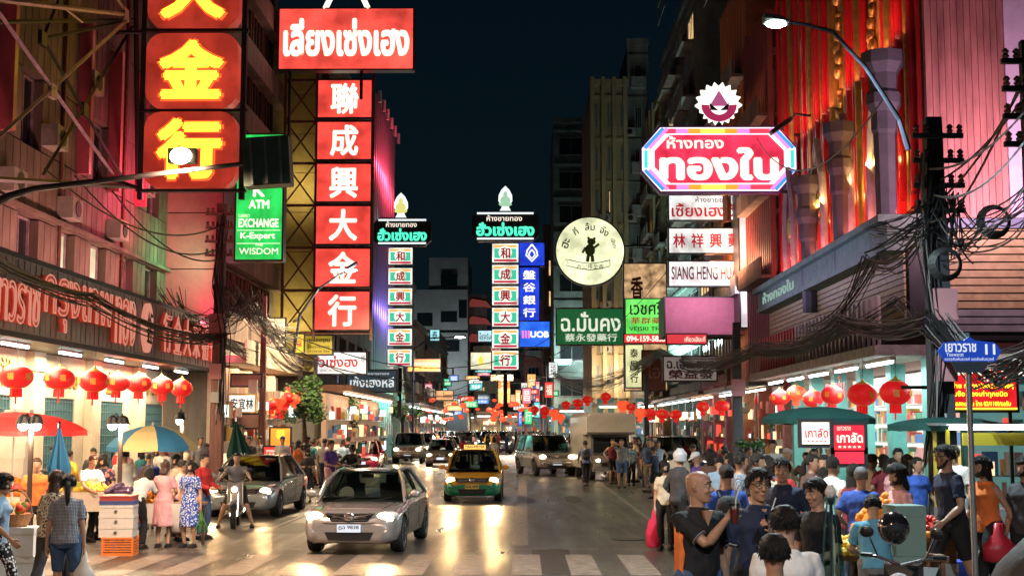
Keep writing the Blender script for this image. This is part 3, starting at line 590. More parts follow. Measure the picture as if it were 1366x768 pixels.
# ---- the two matching signs of dark cabinet, green script and six small panels
pale = lit('panel_face', (.95, .93, .8), 1.05); oran = emi('orange_band', (.95, .5, .15), .8); tgreen = emi('teal_panel', (.06, .62, .38), .75); crim = emi('crimson_band', (.6, .03, .08), .7)
def twin(cx, px0, px1, ptop, pbot, py0, step, ph, hw, Y, label, fig):
    k_ = Y / F; z0 = P(cx, 490, Y)
    o = thing('column_sign', label, 'sign', (z0.x, Y, z0.z), 0, 'matching green and white column signs')
    X0, X1, Z0, Z1 = (px0 - cx) * k_, (px1 - cx) * k_, (490 - pbot) * k_ * 1.01, (490 - ptop) * k_ * 1.01; c = .35
    B().prism([(X0 + c, Z0), (X1 - c, Z0), (X1, Z0 + c), (X1, Z1 - c), (X1 - c, Z1), (X0 + c, Z1), (X0, Z1 - c), (X0, Z0 + c)], 0, .6).build('cabinet', mat('charcoal_face', (.04, .045, .05), .4), o)
    for z in (Z0 + .1, Z1 - .2): B().box(X0 + .3, -.05, z, X1 - .3, -.002, z + .1).build('light_strip', emi('strip', (.85, .95, .95), .9), o)
    h = Z1 - Z0; write('ห้างขายทอง', o, X0 + (X1 - X0) * .22, Z0 + h * .66, X1 - (X1 - X0) * .25, Z0 + h * .86, -.02, emi('cream_letter', (1, .85, .7), 1.0), .01)
    write('ฮั่วเซ่งเฮง', o, X0 + .25, Z0 + h * .17, X1 - .25, Z0 + h * .62, -.02, greenlit, .045)
    for i, ch in enumerate('和成興大金行'):
        zb = (490 - (py0 + i * step)) * k_ * 1.01; za = zb - ph * k_; w = hw * k_
        p_ = B().box(-w - .04, 0, za - .03, w + .04, .5, zb + .03).build('sign_box', framem, o)
        B().box(-w, -.02, za, w, -.002, zb).build('face', pale, p_)
        H_ = zb - za; B().box(-w * .88, -.03, zb - H_ * .2, w * .88, -.021, zb - H_ * .06).build('orange_band', oran, p_)
        B().box(-w * .88, -.03, za + H_ * .04, w * .88, -.021, za + H_ * .16).build('crimson_band', crim, p_); [B().box(q_ * w * .575 - w * .275, -.03, za + H_ * .22, q_ * w * .575 + w * .275, -.021, zb - H_ * .26).build('teal_band', tgreen, p_) for q_ in (-1, 1)]
        B().lathe((0, -.03, (za + zb) / 2 + .02), [(0, 0), (H_ * .36, 0), (H_ * .36, .004), (0, .004)], 18, M=Matrix.Rotation(R(90), 3, 'X')).build('disc', pale, p_)
        write(ch, p_, -H_ * .27, za + H_ * .2, H_ * .27, zb - H_ * .2, -.036, redink, .03, 0, 'character')
    # lit leaf and seated figure finial
    f = B(); pts = [(-.5, 0), (-.3, .35), (-.62, .9), (-.6, 1.4), (-.35, 1.9), (0, 2.25), (.35, 1.9), (.6, 1.4), (.62, .9), (.3, .35), (.5, 0)]
    s_ = 34 * k_ / 2.25; f.prism([(a * s_, Z1 + b_ * s_) for a, b_ in pts], 0, .12).build('finial_leaf', emi('finial_white', (.85, .95, .9), .95), o)
    f = B(); f.ball((0, -.12, Z1 + .9 * s_), .42 * s_, 12, 7, sc=(1.1, .35, 1)).ball((0, -.14, Z1 + 1.4 * s_), .2 * s_, 10, 6, sc=(1, .5, 1.6)).ball((0, -.12, Z1 + .55 * s_), .6 * s_, 12, 5, sc=(1, .35, .35))
    f.build('seated_figure', emi('figure_' + fig, (.75, .7, .2) if fig == 'y' else (.35, .6, .4), .8), o)
    B().box(-.12, .2, (490 - 555) * k_, .12, .45, 0).build('post', dark, o)
    return o
twin(533, 496, 574, 290, 328, 331, 27, 22, 16, 79, 'nearer left column sign of white panels with red characters beside the violet tubes', 'y')
twin(674, 629, 719, 281, 322, 325.5, 28.5, 25, 17.5, 78, 'column sign of white panels standing in the open sky beside the blue bank sign', 'g')
# ---- blue bank signs
blue = lit('blue_face', (.02, .06, .75), .85); blu2 = lit('blue_face_bright', (.03, .16, 1), .95)
o, w, h = sign('small square blue sign with a white lotus leaf outline', 693, 324, 726, 354, 82, blue, th=.4, name='bank_sign')
lp = lambda s_, zz: [(0, zz + .95 * s_), (.3 * s_, zz + .55 * s_), (.36 * s_, zz + .25 * s_), (0, zz - .15 * s_), (-.36 * s_, zz + .25 * s_), (-.3 * s_, zz + .55 * s_)]
B().tube([(a, -.04, b_) for a, b_ in lp(.95, h * .28)] + [(0, -.04, h * .28 + .95 * .95)], .05, 5).tube([(a, -.04, b_) for a, b_ in lp(.5, h * .36)] + [(0, -.04, h * .36 + .475)], .045, 5).build('emblem', wht, o)
o, w, h = sign('tall blue bank sign with four white characters', 693, 357, 719, 427, 82, blue, [(c, .18, .78 - i * .24, .82, .95 - i * .24, wht, .02) for i, c in enumerate('盤谷銀行')], th=.4, name='bank_sign')
o, w, h = sign('bright blue square bank sign with white letters and a pink mark', 693, 429, 733, 462, 90, blu2, (('UOB', .36, .36, .98, .62, wht, .04),), th=.4, name='bank_sign')
B().box(-w * .42, -.04, h * .34, -w * .36, -.024, h * .64).box(-w * .32, -.04, h * .34, -w * .26, -.024, h * .64).box(-w * .22, -.04, h * .34, -w * .16, -.024, h * .64).build('emblem', emi('pink_mark', (1, .2, .5), 1), o)
# ---- round lit sign
disc = lit('cream_face', (.86, .9, .55), 1.0, .1, .8)
c = P(787, 335, 74); rr = 46 * 74 / F
o = thing('round_sign', 'large round cream lit sign with a cartoon animal and Thai lettering round its edge', 'sign', (c.x, 74, c.z))
RX = Matrix.Rotation(R(90), 3, 'X')
B().lathe((0, 0, 0), [(0, -.4), (rr + .06, -.4), (rr + .06, 0), (rr, 0), (0, 0)], 48, M=RX).build('cabinet', dark, o); B().lathe((0, 0, 0), [(0, .0), (rr - .02, .002), (rr - .02, .03), (0, .03)], 48, M=RX).build('face', disc, o)
for i, ch in enumerate('ฮะ กี่ ลิ้ม จึง เฮียง'.split()):
    a = R(160 - i * 35); x, z = math.cos(a) * rr * .74, math.sin(a) * rr * .74 - .05
    q = write(ch, o, -.27, -.2, .27, .24, -.04, inkm, .015, 0, 'lettering', keep=True); q.location = (x, 0, z); q.rotation_euler = (0, R(90) - a, 0)
fg = mat('figure_green', (.16, .3, .1), .6); b = B()
b.ball((0, -.05, .05), .32, 12, 6, sc=(.9, .15, 1.1)).ball((.08, -.05, .52), .22, 12, 6, sc=(1.1, .15, .9)).ball((-.08, -.05, .72), .08, 8, 4, sc=(1, .2, 1)).ball((.25, -.05, .7), .08, 8, 4, sc=(1, .2, 1)).tube([(.25, -.05, .2), (.5, -.05, .4)], .07, 6).tube([(-.25, -.05, .2), (-.42, -.05, -.1)], .07, 6).tube([(-.1, -.05, -.25), (-.15, -.05, -.6)], .1, 6).tube([(.12, -.05, -.25), (.15, -.05, -.6)], .1, 6).build('animal_mark', fg, o)
b = B(); b.tube([(-1.1, -.05, -.5), (-.6, -.05, -.62), (0, -.05, -.7), (.6, -.05, -.62), (1.1, -.05, -.5)], .025, 5).tube([(-1.1, -.05, -.85), (-.6, -.05, -.97), (0, -.05, -1.05), (.6, -.05, -.97), (1.1, -.05, -.85), (1.1, -.05, -.5)], .025, 5).tube([(-1.1, -.05, -.5), (-1.35, -.05, -.45), (-1.2, -.05, -.65), (-1.35, -.05, -.8), (-1.1, -.05, -.85)], .025, 5).build('ribbon', inkm, o)
write('合記棒至香', o, -.75, -1.0, .75, -.72, -.05, inkm, .0); bracket(o, [(rr, .2, .3), (rr + 1.6, .2, .3)], r=.05); bracket(o, [(rr * .9, .2, -.8), (rr + 1.6, .2, -.8)], r=.05)
# ---- octagonal gold shop sign at the right
octo = [(.12, 0), (.88, 0), (1, .33), (1, .67), (.88, 1), (.12, 1), (0, .67), (0, .33)]
o, w, h = sign('big octagonal pink and rainbow edged gold shop sign with white Thai script', 857, 170, 1061, 255, 46, emi('white_edge', (1, .9, 1), 1.15), (), th=.45, poly=octo, frame=mat('purple_frame', (.1, .03, .2), .4))
ins = lambda k, kk: [((u - .5) * w * k, (v - .5) * h * kk + h / 2) for u, v in octo]
stripe = [emi('stripe_%d' % i, c, 1.0) for i, c in enumerate(((.8, .25, .8), (.03, .3, .8), (.05, .65, .6), (.95, .75, .1), (.95, .35, .03), (.8, .05, .1)))]
for i in range(9):
    x0 = -w * .36 + i * w * .08; q = [5, 0, 4, 3, 3, 4, 0, 5, 5][i]
    for za, zb in ((.02, .1), (.9, .98)): B().box(x0, -.035, h * za, x0 + w * .08, -.02, h * zb).build('rainbow_block', stripe[q], o)
for sx in (-1, 1):
    for v0, v1, q in ((.36, .64, 2), ): B().box(sx * w * .475 - .06, -.035, h * v0, sx * w * .475 + .06, -.02, h * v1).build('rainbow_block', stripe[q], o)
    for sz in (-1, 1):
        for t_, q in ((.018, 1), (.045, 0)):
            p0 = Vector((sx * w * (.5 - t_), -.03, h / 2 + sz * h * .17)); p1 = Vector((sx * w * (.38 - t_), -.03, h / 2 + sz * h * .48)); B().tube([p0, p1], w * .012, 4).build('rainbow_band', stripe[q], o)
B().prism(ins(.86, .8), -.05, -.036).build('white_border', emi('white_edge', (1, 1, 1), 1), o); B().prism(ins(.84, .76), -.06, -.051).build('pink_field', lit('pink_face', (.85, .04, .1), 1.05, .1), o)
write('ห้างทอง', o, -w * .34, h * .66, w * .03, h * .86, -.07, wht, .025); write('ทองใบ', o, -w * .39, h * .16, w * .385, h * .68, -.07, wht, .05)
bracket(o, [(w / 2, .2, h * .9), (w / 2 + 2.2, .2, h * .9)], r=.05); bracket(o, [(w / 2 - .5, .2, 0), (w / 2 + 2.2, .2, -.1)], r=.06)
c = P(959, 140, 46.2); k_ = 46.2 / F; o = thing('emblem_sign', 'round lit emblem with jagged white rays above the octagonal gold sign', 'sign', (c.x, 46.2, c.z))
pts = []
for i in range(36):
    a = R(i * 10); r_ = (32 if i % 2 == 0 else 26) * k_ * (1 if math.sin(a) > -.3 else .85); pts.append((math.cos(a) * r_, math.sin(a) * r_))
B().prism(pts, 0, .2).build('ray_plate', emi('emblem_white', (1, .97, .85), 1.25), o)
B().prism([(-.18 * 3.4 * .55, -.05), (0, .5), (.18 * 3.4 * .55, -.05)], -.06, -.002).build('cone', mat('mauve', (.4, .12, .25), .5, emit=(.5, .12, .3), es=.5), o)
B().prism([(math.cos(R(a)) * .62, math.sin(R(a)) * .6) for a in range(180, 361, 15)] + [(math.cos(R(a)) * .34, math.sin(R(a)) * .34 - .02) for a in range(360, 179, -15)], -.05, -.002).build('crescent', emi('crescent_red', (.5, .03, .12), .6), o)
B().prism([(-.35, .06), (-.02, -.22), (-.3, -.2)], -.08, -.061).prism([(.35, .06), (.3, -.2), (.02, -.22)], -.08, -.061).build('leaf_mark', inkm, o); B().box(-.1, .05, -.95, .1, .15, -.55).build('stand', dark, o)
# ---- pharmacy boards
wf = lit('grey_white_face', (.78, .82, .8), .95, .25, 1.2)
sign('top white board with red Thai shop name under the octagonal sign', 893, 261, 990, 293, 58, wf, (('ห้างขายยา', .36, .72, .78, .95, inkm, .01), ('เซี้ยงเฮงฮั้ว', .03, .12, 1.0, .68, redink, .02)), th=.3, name='board_sign')
sign('white board with four red characters in the middle of three', 893, 305, 990, 337, 58, wf, [(c, .05 + i * .25, .2, .22 + i * .25, .8, redink, .025) for i, c in enumerate('林祥興藥')], th=.3, name='board_sign')
sign('lowest white board with a roman lettered name in dark red', 893, 349, 990, 381, 58, wf, (('SIANG HENG HUA T', .03, .25, 1.02, .8, mat('maroon_ink', (.25, .02, .03), .5), .015),), th=.3, name='board_sign')
o, w, h = sign('blank pink board box hanging below the three white boards', 888, 397, 992, 446, 58, mat('pink_board', (.6, .2, .32), .6, noise=.15), th=2.4, name='board_sign')
o, w, h = sign('tall pale translucent side board with red lower half beside the three white boards', 989, 256, 1014, 436, 56.5, lit('pale_side', (.75, .72, .75), .8, .3, .6), (('ร้านขายยา', .1, .1, .9, .16, wht, 0),), th=1.8, name='board_sign')
o, w, h = sign('white sign with green top panel and red phone number strip', 833, 446, 890, 457, 66, emi('red_strip', (.8, .04, .05), .9), (('094-159-5855', .05, .15, .95, .85, wht, .02),), th=.2)
sign('light green lit pharmacy sign with dark Thai name', 835, 399, 890, 445, 66, lit('lime_face', (.15, .8, .12), 1.0), (('เวชศรี', .1, .55, .9, .95, inkm, .015), ('華群藥', .12, .28, .85, .48, redink, .01), ('VEJSRI THA', .08, .05, .95, .2, inkm, .01)), th=.3)
sign('red strip sign with small white writing under the pink board', 890, 446, 942, 458, 57, emi('red_strip2', (.8, .04, .05), .7), (('เกี่ยวเฮียะที่', .45, .2, .97, .8, wht, 0),), th=.2)
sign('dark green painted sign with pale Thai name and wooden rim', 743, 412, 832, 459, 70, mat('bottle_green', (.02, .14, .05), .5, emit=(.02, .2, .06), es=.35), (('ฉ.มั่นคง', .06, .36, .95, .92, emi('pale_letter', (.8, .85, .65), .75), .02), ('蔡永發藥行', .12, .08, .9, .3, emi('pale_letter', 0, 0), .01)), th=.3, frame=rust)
sign('tall peeling orange advertisement column behind the lime sign', 834, 352, 888, 520, 68, lit('peeling_poster', (.8, .5, .25), .55, .3, 2.5), (('香', .15, .72, .45, .9, rust, .03),), th=.3)
sign('narrow pale yellow vertical sign with dark characters', 835, 460, 857, 516, 67, lit('pale_yellow', (.85, .85, .45), .85), [(c, .25, .7 - i * .3, .75, .92 - i * .3, inkm, .02) for i, c in enumerate('泰昌行')], th=.3)
sign('brown vertical sign with an oval mark beside the yellow one', 858, 468, 886, 520, 66, mat('brown_board', (.3, .15, .12), .6, noise=.3), (('โอ', .2, .3, .8, .7, mat('worn', (.5, .4, .35)), .01),), th=.3)
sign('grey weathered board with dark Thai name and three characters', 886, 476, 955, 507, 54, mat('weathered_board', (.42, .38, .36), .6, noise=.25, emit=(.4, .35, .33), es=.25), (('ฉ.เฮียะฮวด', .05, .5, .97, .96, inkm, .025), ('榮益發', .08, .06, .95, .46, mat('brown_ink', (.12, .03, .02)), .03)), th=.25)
area('added_board_light', P(940, 384, 56.2), (3.2, .15), 55, (1, .75, .92), (R(40), 0, 0))  # added light to brighten the pink board; no fitting above it
# ---- left lower signs
sign('white board with red Thai name under the tall red sign', 413, 470, 488, 498, 58, lit('board_white', (.95, .92, .88), 1.05), (('ฮั่วเซ่งฮง', .04, .3, .86, .85, redink, .03), ('HUA SENG HONG RESTAURANT', .04, .08, .9, .2, inkm, 0), ('和成豐', .92, .2, .98, .9, inkm, 0)), th=.3)
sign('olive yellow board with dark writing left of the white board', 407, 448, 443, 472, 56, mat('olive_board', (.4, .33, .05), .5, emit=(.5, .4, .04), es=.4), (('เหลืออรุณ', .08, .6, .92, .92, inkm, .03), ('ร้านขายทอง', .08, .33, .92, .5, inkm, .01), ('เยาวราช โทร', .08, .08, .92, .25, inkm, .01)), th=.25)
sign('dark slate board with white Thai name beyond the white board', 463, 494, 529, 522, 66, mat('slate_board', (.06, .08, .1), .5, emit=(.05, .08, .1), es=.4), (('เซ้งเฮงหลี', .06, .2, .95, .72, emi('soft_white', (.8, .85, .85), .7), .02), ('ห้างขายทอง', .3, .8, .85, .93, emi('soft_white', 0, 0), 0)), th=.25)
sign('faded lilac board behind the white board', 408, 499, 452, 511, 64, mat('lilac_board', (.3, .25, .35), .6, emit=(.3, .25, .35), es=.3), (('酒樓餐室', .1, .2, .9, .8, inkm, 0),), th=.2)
sign('white lit board with black brush characters beside the wooden pole', 306, 527, 340, 549, 47, lit('brush_white', (.95, .93, .85), 1.0), (('安宜林', .05, .15, .95, .85, inkm, .02),), th=.2, frame=goldc)
sign('orange lit poster with a gold emblem above the red price board', 361, 571, 387, 594, 46, lit('orange_face', (1, .35, .04), 1.1), (('福', .3, .4, .7, .9, yel, .02),), th=.1, cat='poster', name='poster')
sign('red price board with white Thai lettering under the orange poster', 352, 596, 388, 617, 45.5, lit('red_poster', (.9, .04, .04), .9), (('ราดหน้า อาหาร', .08, .68, .95, .9, wht, .01), ('เกาเหลา', .08, .2, .92, .6, wht, .03)), th=.1, cat='poster', name='poster')
sign('orange and pink lit strip sign past the left column sign', 544, 479, 587, 495, 95, lit('salmon_lit', (1, .3, .15), 1.2), (('ห้างทองเยาวราช', .1, .5, .95, .85, wht, .02), ('金 金 金 金 金', .05, .1, .9, .4, yel, .02)), th=.3)
sign('small yellow round-marked sign left of the sky column sign', 628, 470, 655, 492, 80, lit('pale_face2', (.9, .85, .6), .95), (('永', .35, .2, .68, .8, mat('gold_mark', (.8, .55, .05), .4, emit=(1, .7, .05), es=.8), .06),), th=.3)
sign('orange vertical lit sign far down the street centre', 665, 502, 680, 537, 120, lit('orange_far', (1, .28, .06), 1.3), [(c, .2, .68 - i * .3, .8, .92 - i * .3, wht, .03) for i, c in enumerate('金行大')], th=.4)
sign('small orange lit panel above the orange vertical sign', 655, 500, 684, 507, 119, lit('amber_far', (1, .55, .2), 1.2), (('大金行', .1, .1, .9, .9, redink, 0),), th=.4)
sign('amber lit box sign hanging over the far left of the road', 582, 521, 604, 533, 110, lit('amber_face', (1, .5, .22), .95), (('โรงแรม', .4, .2, .95, .8, inkm, .02),), th=.4)
sign('small blue and white box sign above the far street centre', 638, 441, 657, 455, 118, lit('paleblue_face', (.5, .8, .9), .95), (('โรงรับ', .1, .2, .9, .8, inkm, .01),), th=.4)
sign('small teal lit box sign on the concrete block side', 574, 440, 586, 454, 115, lit('teal_face', (.35, .8, .85), .95), (('泰', .2, .1, .8, .9, inkm, .01),), th=.4)
sign('pink lit panel sign far right of the street centre', 655, 462, 668, 470, 130, lit('pinkfar', (1, .4, .35), .9), (('行', .2, .1, .8, .9, inkm, 0),), th=.3)
sign('faded white banner board with vertical strokes left of the olive board', 352, 425, 380, 462, 52, mat('faded_board', (.5, .45, .4), .6, noise=.3), (('ห้องพัก', .1, .1, .9, .85, rust, 0),), th=.15)
sign('rusty pink metal panel beside the thinner brown pole', 309, 500, 348, 514, 46, mat('dusty_pink_panel', (.5, .28, .25), .7, noise=.3), (), th=.2)
sign('small green and white pharmacy board past the brown pole', 386, 486, 404, 500, 60, lit('mint_face', (.4, .8, .6), .8), (('ยา', .2, .2, .8, .8, inkm, .02),), th=.2)
sign('small pale meter board under the white brush sign', 312, 553, 345, 570, 47, mat('pale_peach', (.6, .42, .33), .6, noise=.2), (), th=.15)
sign('hanging yellow temple flag sign beside the olive board', 393, 446, 405, 470, 55, mat('flag_yellow', (.75, .5, .04), .6, emit=(1, .7, .05), es=.3), (('福', .2, .3, .8, .7, redink, .02),), th=.08)
# ---- red shop sign at the right with gold writing
o, w, h = sign('large red gold-shop sign with white script and gold lines behind the street name post', 1252, 486, 1354, 546, 27, lit('red_sign_r', (.75, .015, .02), .95), (('ทองใบ', .14, .76, .86, 1.02, wht, .03), ('เยาวราช', .55, .62, .95, .75, wht, .02), ('จำหน่าย ทองรูปพรรณต่างๆ', .04, .44, .96, .6, yel, .015), ('รับซื้อ ทองเก่าทุกชนิด', .15, .26, .88, .42, yel, .015), ('ติดต่อสอบถาม โทร 02/1100/รอรับ', .1, .08, .92, .2, yel, .01)), th=.15)
B().box(-w / 2, -.03, 0, w / 2, -.021, h * .04).build('gold_line', yel, o); bracket(o, [(-w / 2, .1, h * .5), (-w / 2 - .7, .1, h * .5)]); bracket(o, [(w / 2 - .1, .1, 0), (w / 2 - .1, .1, -2.4)])
# ---- street name plate on its post
c = P(1293, 468, 12.5); k_ = 12.5 / F
o = thing('street_name_sign', 'blue Thai street name plate numbered 11 on a grey post at the right kerb', 'street sign', (c.x, 12.5, .15))
zc_ = c.z - .15; w = 42 * k_; h = 14 * k_
B().prism([(-w, zc_), (-w + .06, zc_ + h * .8), (-.05, zc_ + h), (0, zc_ + h * 1.35), (.05, zc_ + h), (w - .06, zc_ + h * .8), (w, zc_), (w - .06, zc_ - h), (-w + .06, zc_ - h)], -.015, .015).build('name_plate', mat('street_blue', (.01, .04, .32), .35, emit=(.01, .06, .45), es=.55), o)
B().prism([(-.12, zc_ - h - .1), (.12, zc_ - h - .1), (.17, zc_ - h - .002), (-.17, zc_ - h - .002)], -.015, .015).build('lower_plate', mat('plate_grey', (.05, .08, .12), .4), o)
lw = emi('plate_white', (.85, .9, 1), .7)
write('เยาวราช', o, -w * .78, zc_ - .01, w * .2, zc_ + h * .72, -.017, lw, .02); write('11', o, w * .48, zc_ - h * .35, w * .8, zc_ + h * .65, -.017, lw, .03); write('Yaowarat', o, -w * .75, zc_ - h * .5, -w * .2, zc_ - h * .15, -.017, lw); write('แขวงสัมพันธวงศ์ เขตสัมพันธวงศ์', o, -w * .8, zc_ - h * .9, w * .75, zc_ - h * .6, -.017, lw)
B().cyl((0, .045, 0), (0, .045, zc_ + h * .5), .028, 12).build('post', mat('galvanised', (.35, .37, .38), .4, .7, noise=.2), o)
# small market signs at the right stalls
sign('white lit food stall sign with red Thai lettering', 1070, 563, 1108, 592, 22, lit('stall_white', (1, .85, .7), 1.4), (('เกาลัด', .1, .3, .9, .75, redink, .03), ('★★★★★', .15, .08, .85, .22, redink, 0)), th=.06, cat='stall sign', name='stall_sign')
sign('red food stall sign with pale Thai lettering', 1113, 567, 1152, 600, 21.5, lit('stall_red', (.85, .02, .04), .95), (('เกาลัด', .08, .3, .95, .72, wht, .03), ('เยาวราช', .1, .8, .55, .95, wht, 0), ('★★★★★', .1, .08, .9, .2, wht, 0)), th=.06, cat='stall sign', name='stall_sign')
sign('plain bright red panel under the red food stall sign', 1114, 602, 1152, 618, 21.5, lit('stall_red2', (.9, .03, .06), 1.0), (), th=.06, cat='stall sign', name='stall_sign')
# extra small signs filling the far street, both sides
rnd = random.Random(5); nm_ = '金銀大行興發昌泰合順永福'
cols_ = [('red', (.9, .06, .05)), ('amber', (1, .5, .15)), ('green', (.05, .6, .25)), ('white', (.85, .88, .85)), ('blue', (.05, .2, .8)), ('pink', (.9, .25, .35)), ('teal', (.1, .6, .6))]
for i in range(48):
    cn, cc = cols_[i % 7]; lx = i % 2; Y = 98 + (i * 3.2) % 62 + rnd.random() * 3
    px = (rnd.uniform(548, 640) if lx else rnd.uniform(684, 742)); py = rnd.uniform(505, 548) if i % 3 else rnd.uniform(470, 520); w_ = rnd.uniform(9, 22); h_ = rnd.uniform(5, 9) if i % 4 else 20
    sign('%s lit %s sign far down the %s side near the %s' % (cn, 'tall' if h_ > 15 else 'small', 'left' if lx else 'right', ['street end', 'crowd', 'far shophouses', 'lantern rows', 'tower foot', 'concrete block', 'sky column sign'][i // 7]), px, py, px + w_ * (.5 if h_ > 15 else 1), py + h_, Y, lit('far_%s' % cn, cc, 1.1), [(rnd.choice(nm_) + ('' if h_ > 15 else rnd.choice(nm_) + rnd.choice(nm_)), .15, .15, .85, .85, wht if cn not in ('white',) else inkm, 0)], th=.3, name='far_sign', group='small lit signs far down the street')
# ================================================================ LAMPS, POLES, LANTERNS
lampglow = emi('lamp_glow', (.85, 1, .95), 45)
def polylight(name, label, pts, r, headpx, Y, col, power, headsize=.5):
    o = thing(name, label, 'street lamp', pts[0]); b0 = Vector(pts[0])
    B().tube([Vector(p) - b0 for p in pts], r, 8).build('arm', mat('blue_grey_steel', (.05, .06, .09), .4, .5), o)
    h = Vector(pts[-1]) - b0; d = Vector(pts[-1]) - Vector(pts[-2]); d.normalize(); q = h + d * headsize / 2
    M = Matrix.Rotation(math.atan2(d.z, d.x) * -1, 3, 'Y')
    b = B(); b.tube([h, h + d * headsize * .4, h + d * headsize * .95, h + d * headsize], [.04, .085, .075, .03], 8); b.build('lamp_head', grey, o)
    B().ball(q + Vector((0, -.02, -.045)), .065, 10, 6, sc=(headsize * .42 / .065, 1.1, .9)).build('lamp_glass', lampglow, o)
    q_ = Vector(pts[-1]) + d * headsize / 2 + Vector((0, 0, -.16)); spot('street_light', q_, q_ + Vector((0, 0, -3)), power, col, 165, .5, .12)
    return o
polylight('street_lamp', 'curved steel street lamp with a bright white head over the right side', [P(1212, 200, 17.2), P(1200, 160, 17.2), P(1155, 90, 17.1), P(1110, 42, 17), P(1075, 33, 17), P(1052, 30, 17)], [.04, .034, .028, .026, .024, .02], None, 17, (.75, .95, 1), 2700, .34)
polylight('street_lamp', 'unseen fill lamp added on the left pavement behind the photographer', [(-8.6, 2, 0.15), (-8.6, 2, 7.5), (-7.5, 3, 8.3), (-5, 3, 8.4)], [.08, .06, .05, .04], None, 3, (1, .66, .42), 1900, .7)  # added out of view to light the foreground people, warm side
polylight('street_lamp', 'unseen fill lamp added on the right pavement behind the photographer', [(6.6, -2, 0.15), (6.6, -2, 7.5), (5.5, -1, 8.3), (3.4, -1, 8.4)], [.08, .06, .05, .04], None, 3, (.82, .9, 1), 2300, .7)  # second added lamp out of view, cool fill for the foreground
polylight('street_lamp', 'far curved street lamp glowing in front of the tall red sign', [P(392, 470, 50), P(400, 420, 50), P(425, 385, 50), P(450, 368, 50)], [.06, .05, .045, .04], None, 50, (1, .75, .45), 4200, .9)
polylight('street_lamp', 'far street lamp over the left lanes by the slate board', [(-7.6, 92, 0.15), (-7.6, 92, 7.4), (-6.6, 92, 8.2), (-4.9, 92, 8.3)], [.09, .07, .05, .04], None, 92, (1, .82, .6), 4200, .9)
polylight('street_lamp', 'farthest street lamp over the right lanes by the dark tower', [(1.9, 116, 0.15), (1.9, 116, 7.4), (.9, 116, 8.2), (-.9, 116, 8.3)], [.09, .07, .05, .04], None, 116, (1, .85, .65), 5200, .9)
o = thing('street_lamp', 'grey lamp arm reaching in from the left with a lit lamp and dark box', 'street lamp', P(-20, 278, 20)); b0 = P(-20, 278, 20)
B().tube([Vector((0, 0, 0))] + [P(x, y, 20) - b0 for x, y in ((12, 262), (45, 252), (120, 243), (370, 213))], [.075, .065, .05, .045, .035], 10).build('arm', mat('arm_steel', (.1, .085, .09), .5, .3), o)
c = P(241, 208, 19.9) - b0; B().cbox(c + Vector((0, .12, .02)), (.42, .14, .22)).build('lamp_head', dark, o); B().ball(c, .13, 12, 7, sc=(1.3, .5, 1)).build('lamp_glass', emi('lamp_warm', (1, .8, .45), 14), o)
spot('street_light', P(241, 216, 19.7), P(241, 1200, 19.7), 2300, (1, .62, .4), 160, .5, .12)
a, c2 = P(326, 250, 20.1) - b0, P(389, 184, 20.1) - b0
M = Matrix.Translation((a + c2) / 2) @ Matrix.Rotation(R(-4), 4, 'Y')
B().cbox((0, 0, 0), (.7, .32, .74), M=M).build('dark_box', mat('box_green_black', (.12, .17, .13), .35, .3, noise=.4), o)
for k in (-.22, .0, .22): B().cbox((k, -.18, 0), (.03, .04, .7), M=M).build('box_rib', grey, o)
# --- paper lanterns
lanr = mat('lantern_red', (.62, .012, .015), .45, emit=(.9, .012, .012), es=.32); land = mat('lantern_gold', (.7, .42, .08), .4, .5, emit=(1, .5, .1), es=.06); lano = mat('lantern_orange', (.75, .05, .03), .5, emit=(1, .1, .03), es=.7)
def lantern(m, key):
    o = thing('paper_lantern', '', 'lantern')
    b = B(); n = 24; rings = []
    for i in range(11):
        t = -1 + 2 * i / 10; r_ = .345 * math.sqrt(max(0, 1 - (t * .88) ** 2)) ; rings.append([Vector((r_ * (1 if k % 2 else .95) * math.cos(2 * math.pi * k / n), r_ * (1 if k % 2 else .95) * math.sin(2 * math.pi * k / n), -.35 + t * .235)) for k in range(n)])
    b.loft(rings).build('lantern_shade', m, o, smooth=True)
    B().lathe((0, 0, -.6), [(.1, 0), (.14, .01), (.14, .05), (.1, .06)], 14).build('lower_ring', land, o); B().lathe((0, 0, -.13), [(.14, 0), (.14, .03), (.05, .07), (.02, .13)], 14).build('cap', land, o)
    t = B()
    for k in range(10): a = 2 * math.pi * k / 10; t.tube([(.1 * math.cos(a), .1 * math.sin(a), -.6), (.105 * math.cos(a), .105 * math.sin(a), -.78)], .028, 4)
    t.cyl((0, 0, -.75), (0, 0, -.92), .02, 5).build('tassel', m, o)
    for a in (-60, 0, 60, 180):
        q = write('福', o, -.07, -.075, .07, .075, 0, land, .02, 0, 'gold_character'); q.rotation_euler = (0, 0, R(a)); q.location = (.352 * math.sin(R(a)), -.352 * math.cos(R(a)), -.35)
    B().cyl((0, 0, -.02), (0, 0, .45), .006, 4).build('cord', black, o)
    return o
LR = lantern(lanr, 'r'); LO = lantern(lano, 'o')
row1 = [(22, 502, 44), (80, 506, 41), (126, 508, 39), (157, 511, 34), (185, 512, 33), (215, 514, 31), (243, 517, 30)]
ordn = ['nearest', 'second', 'third', 'fourth', 'fifth', 'sixth', 'farthest']
used = {'r': False, 'o': False}
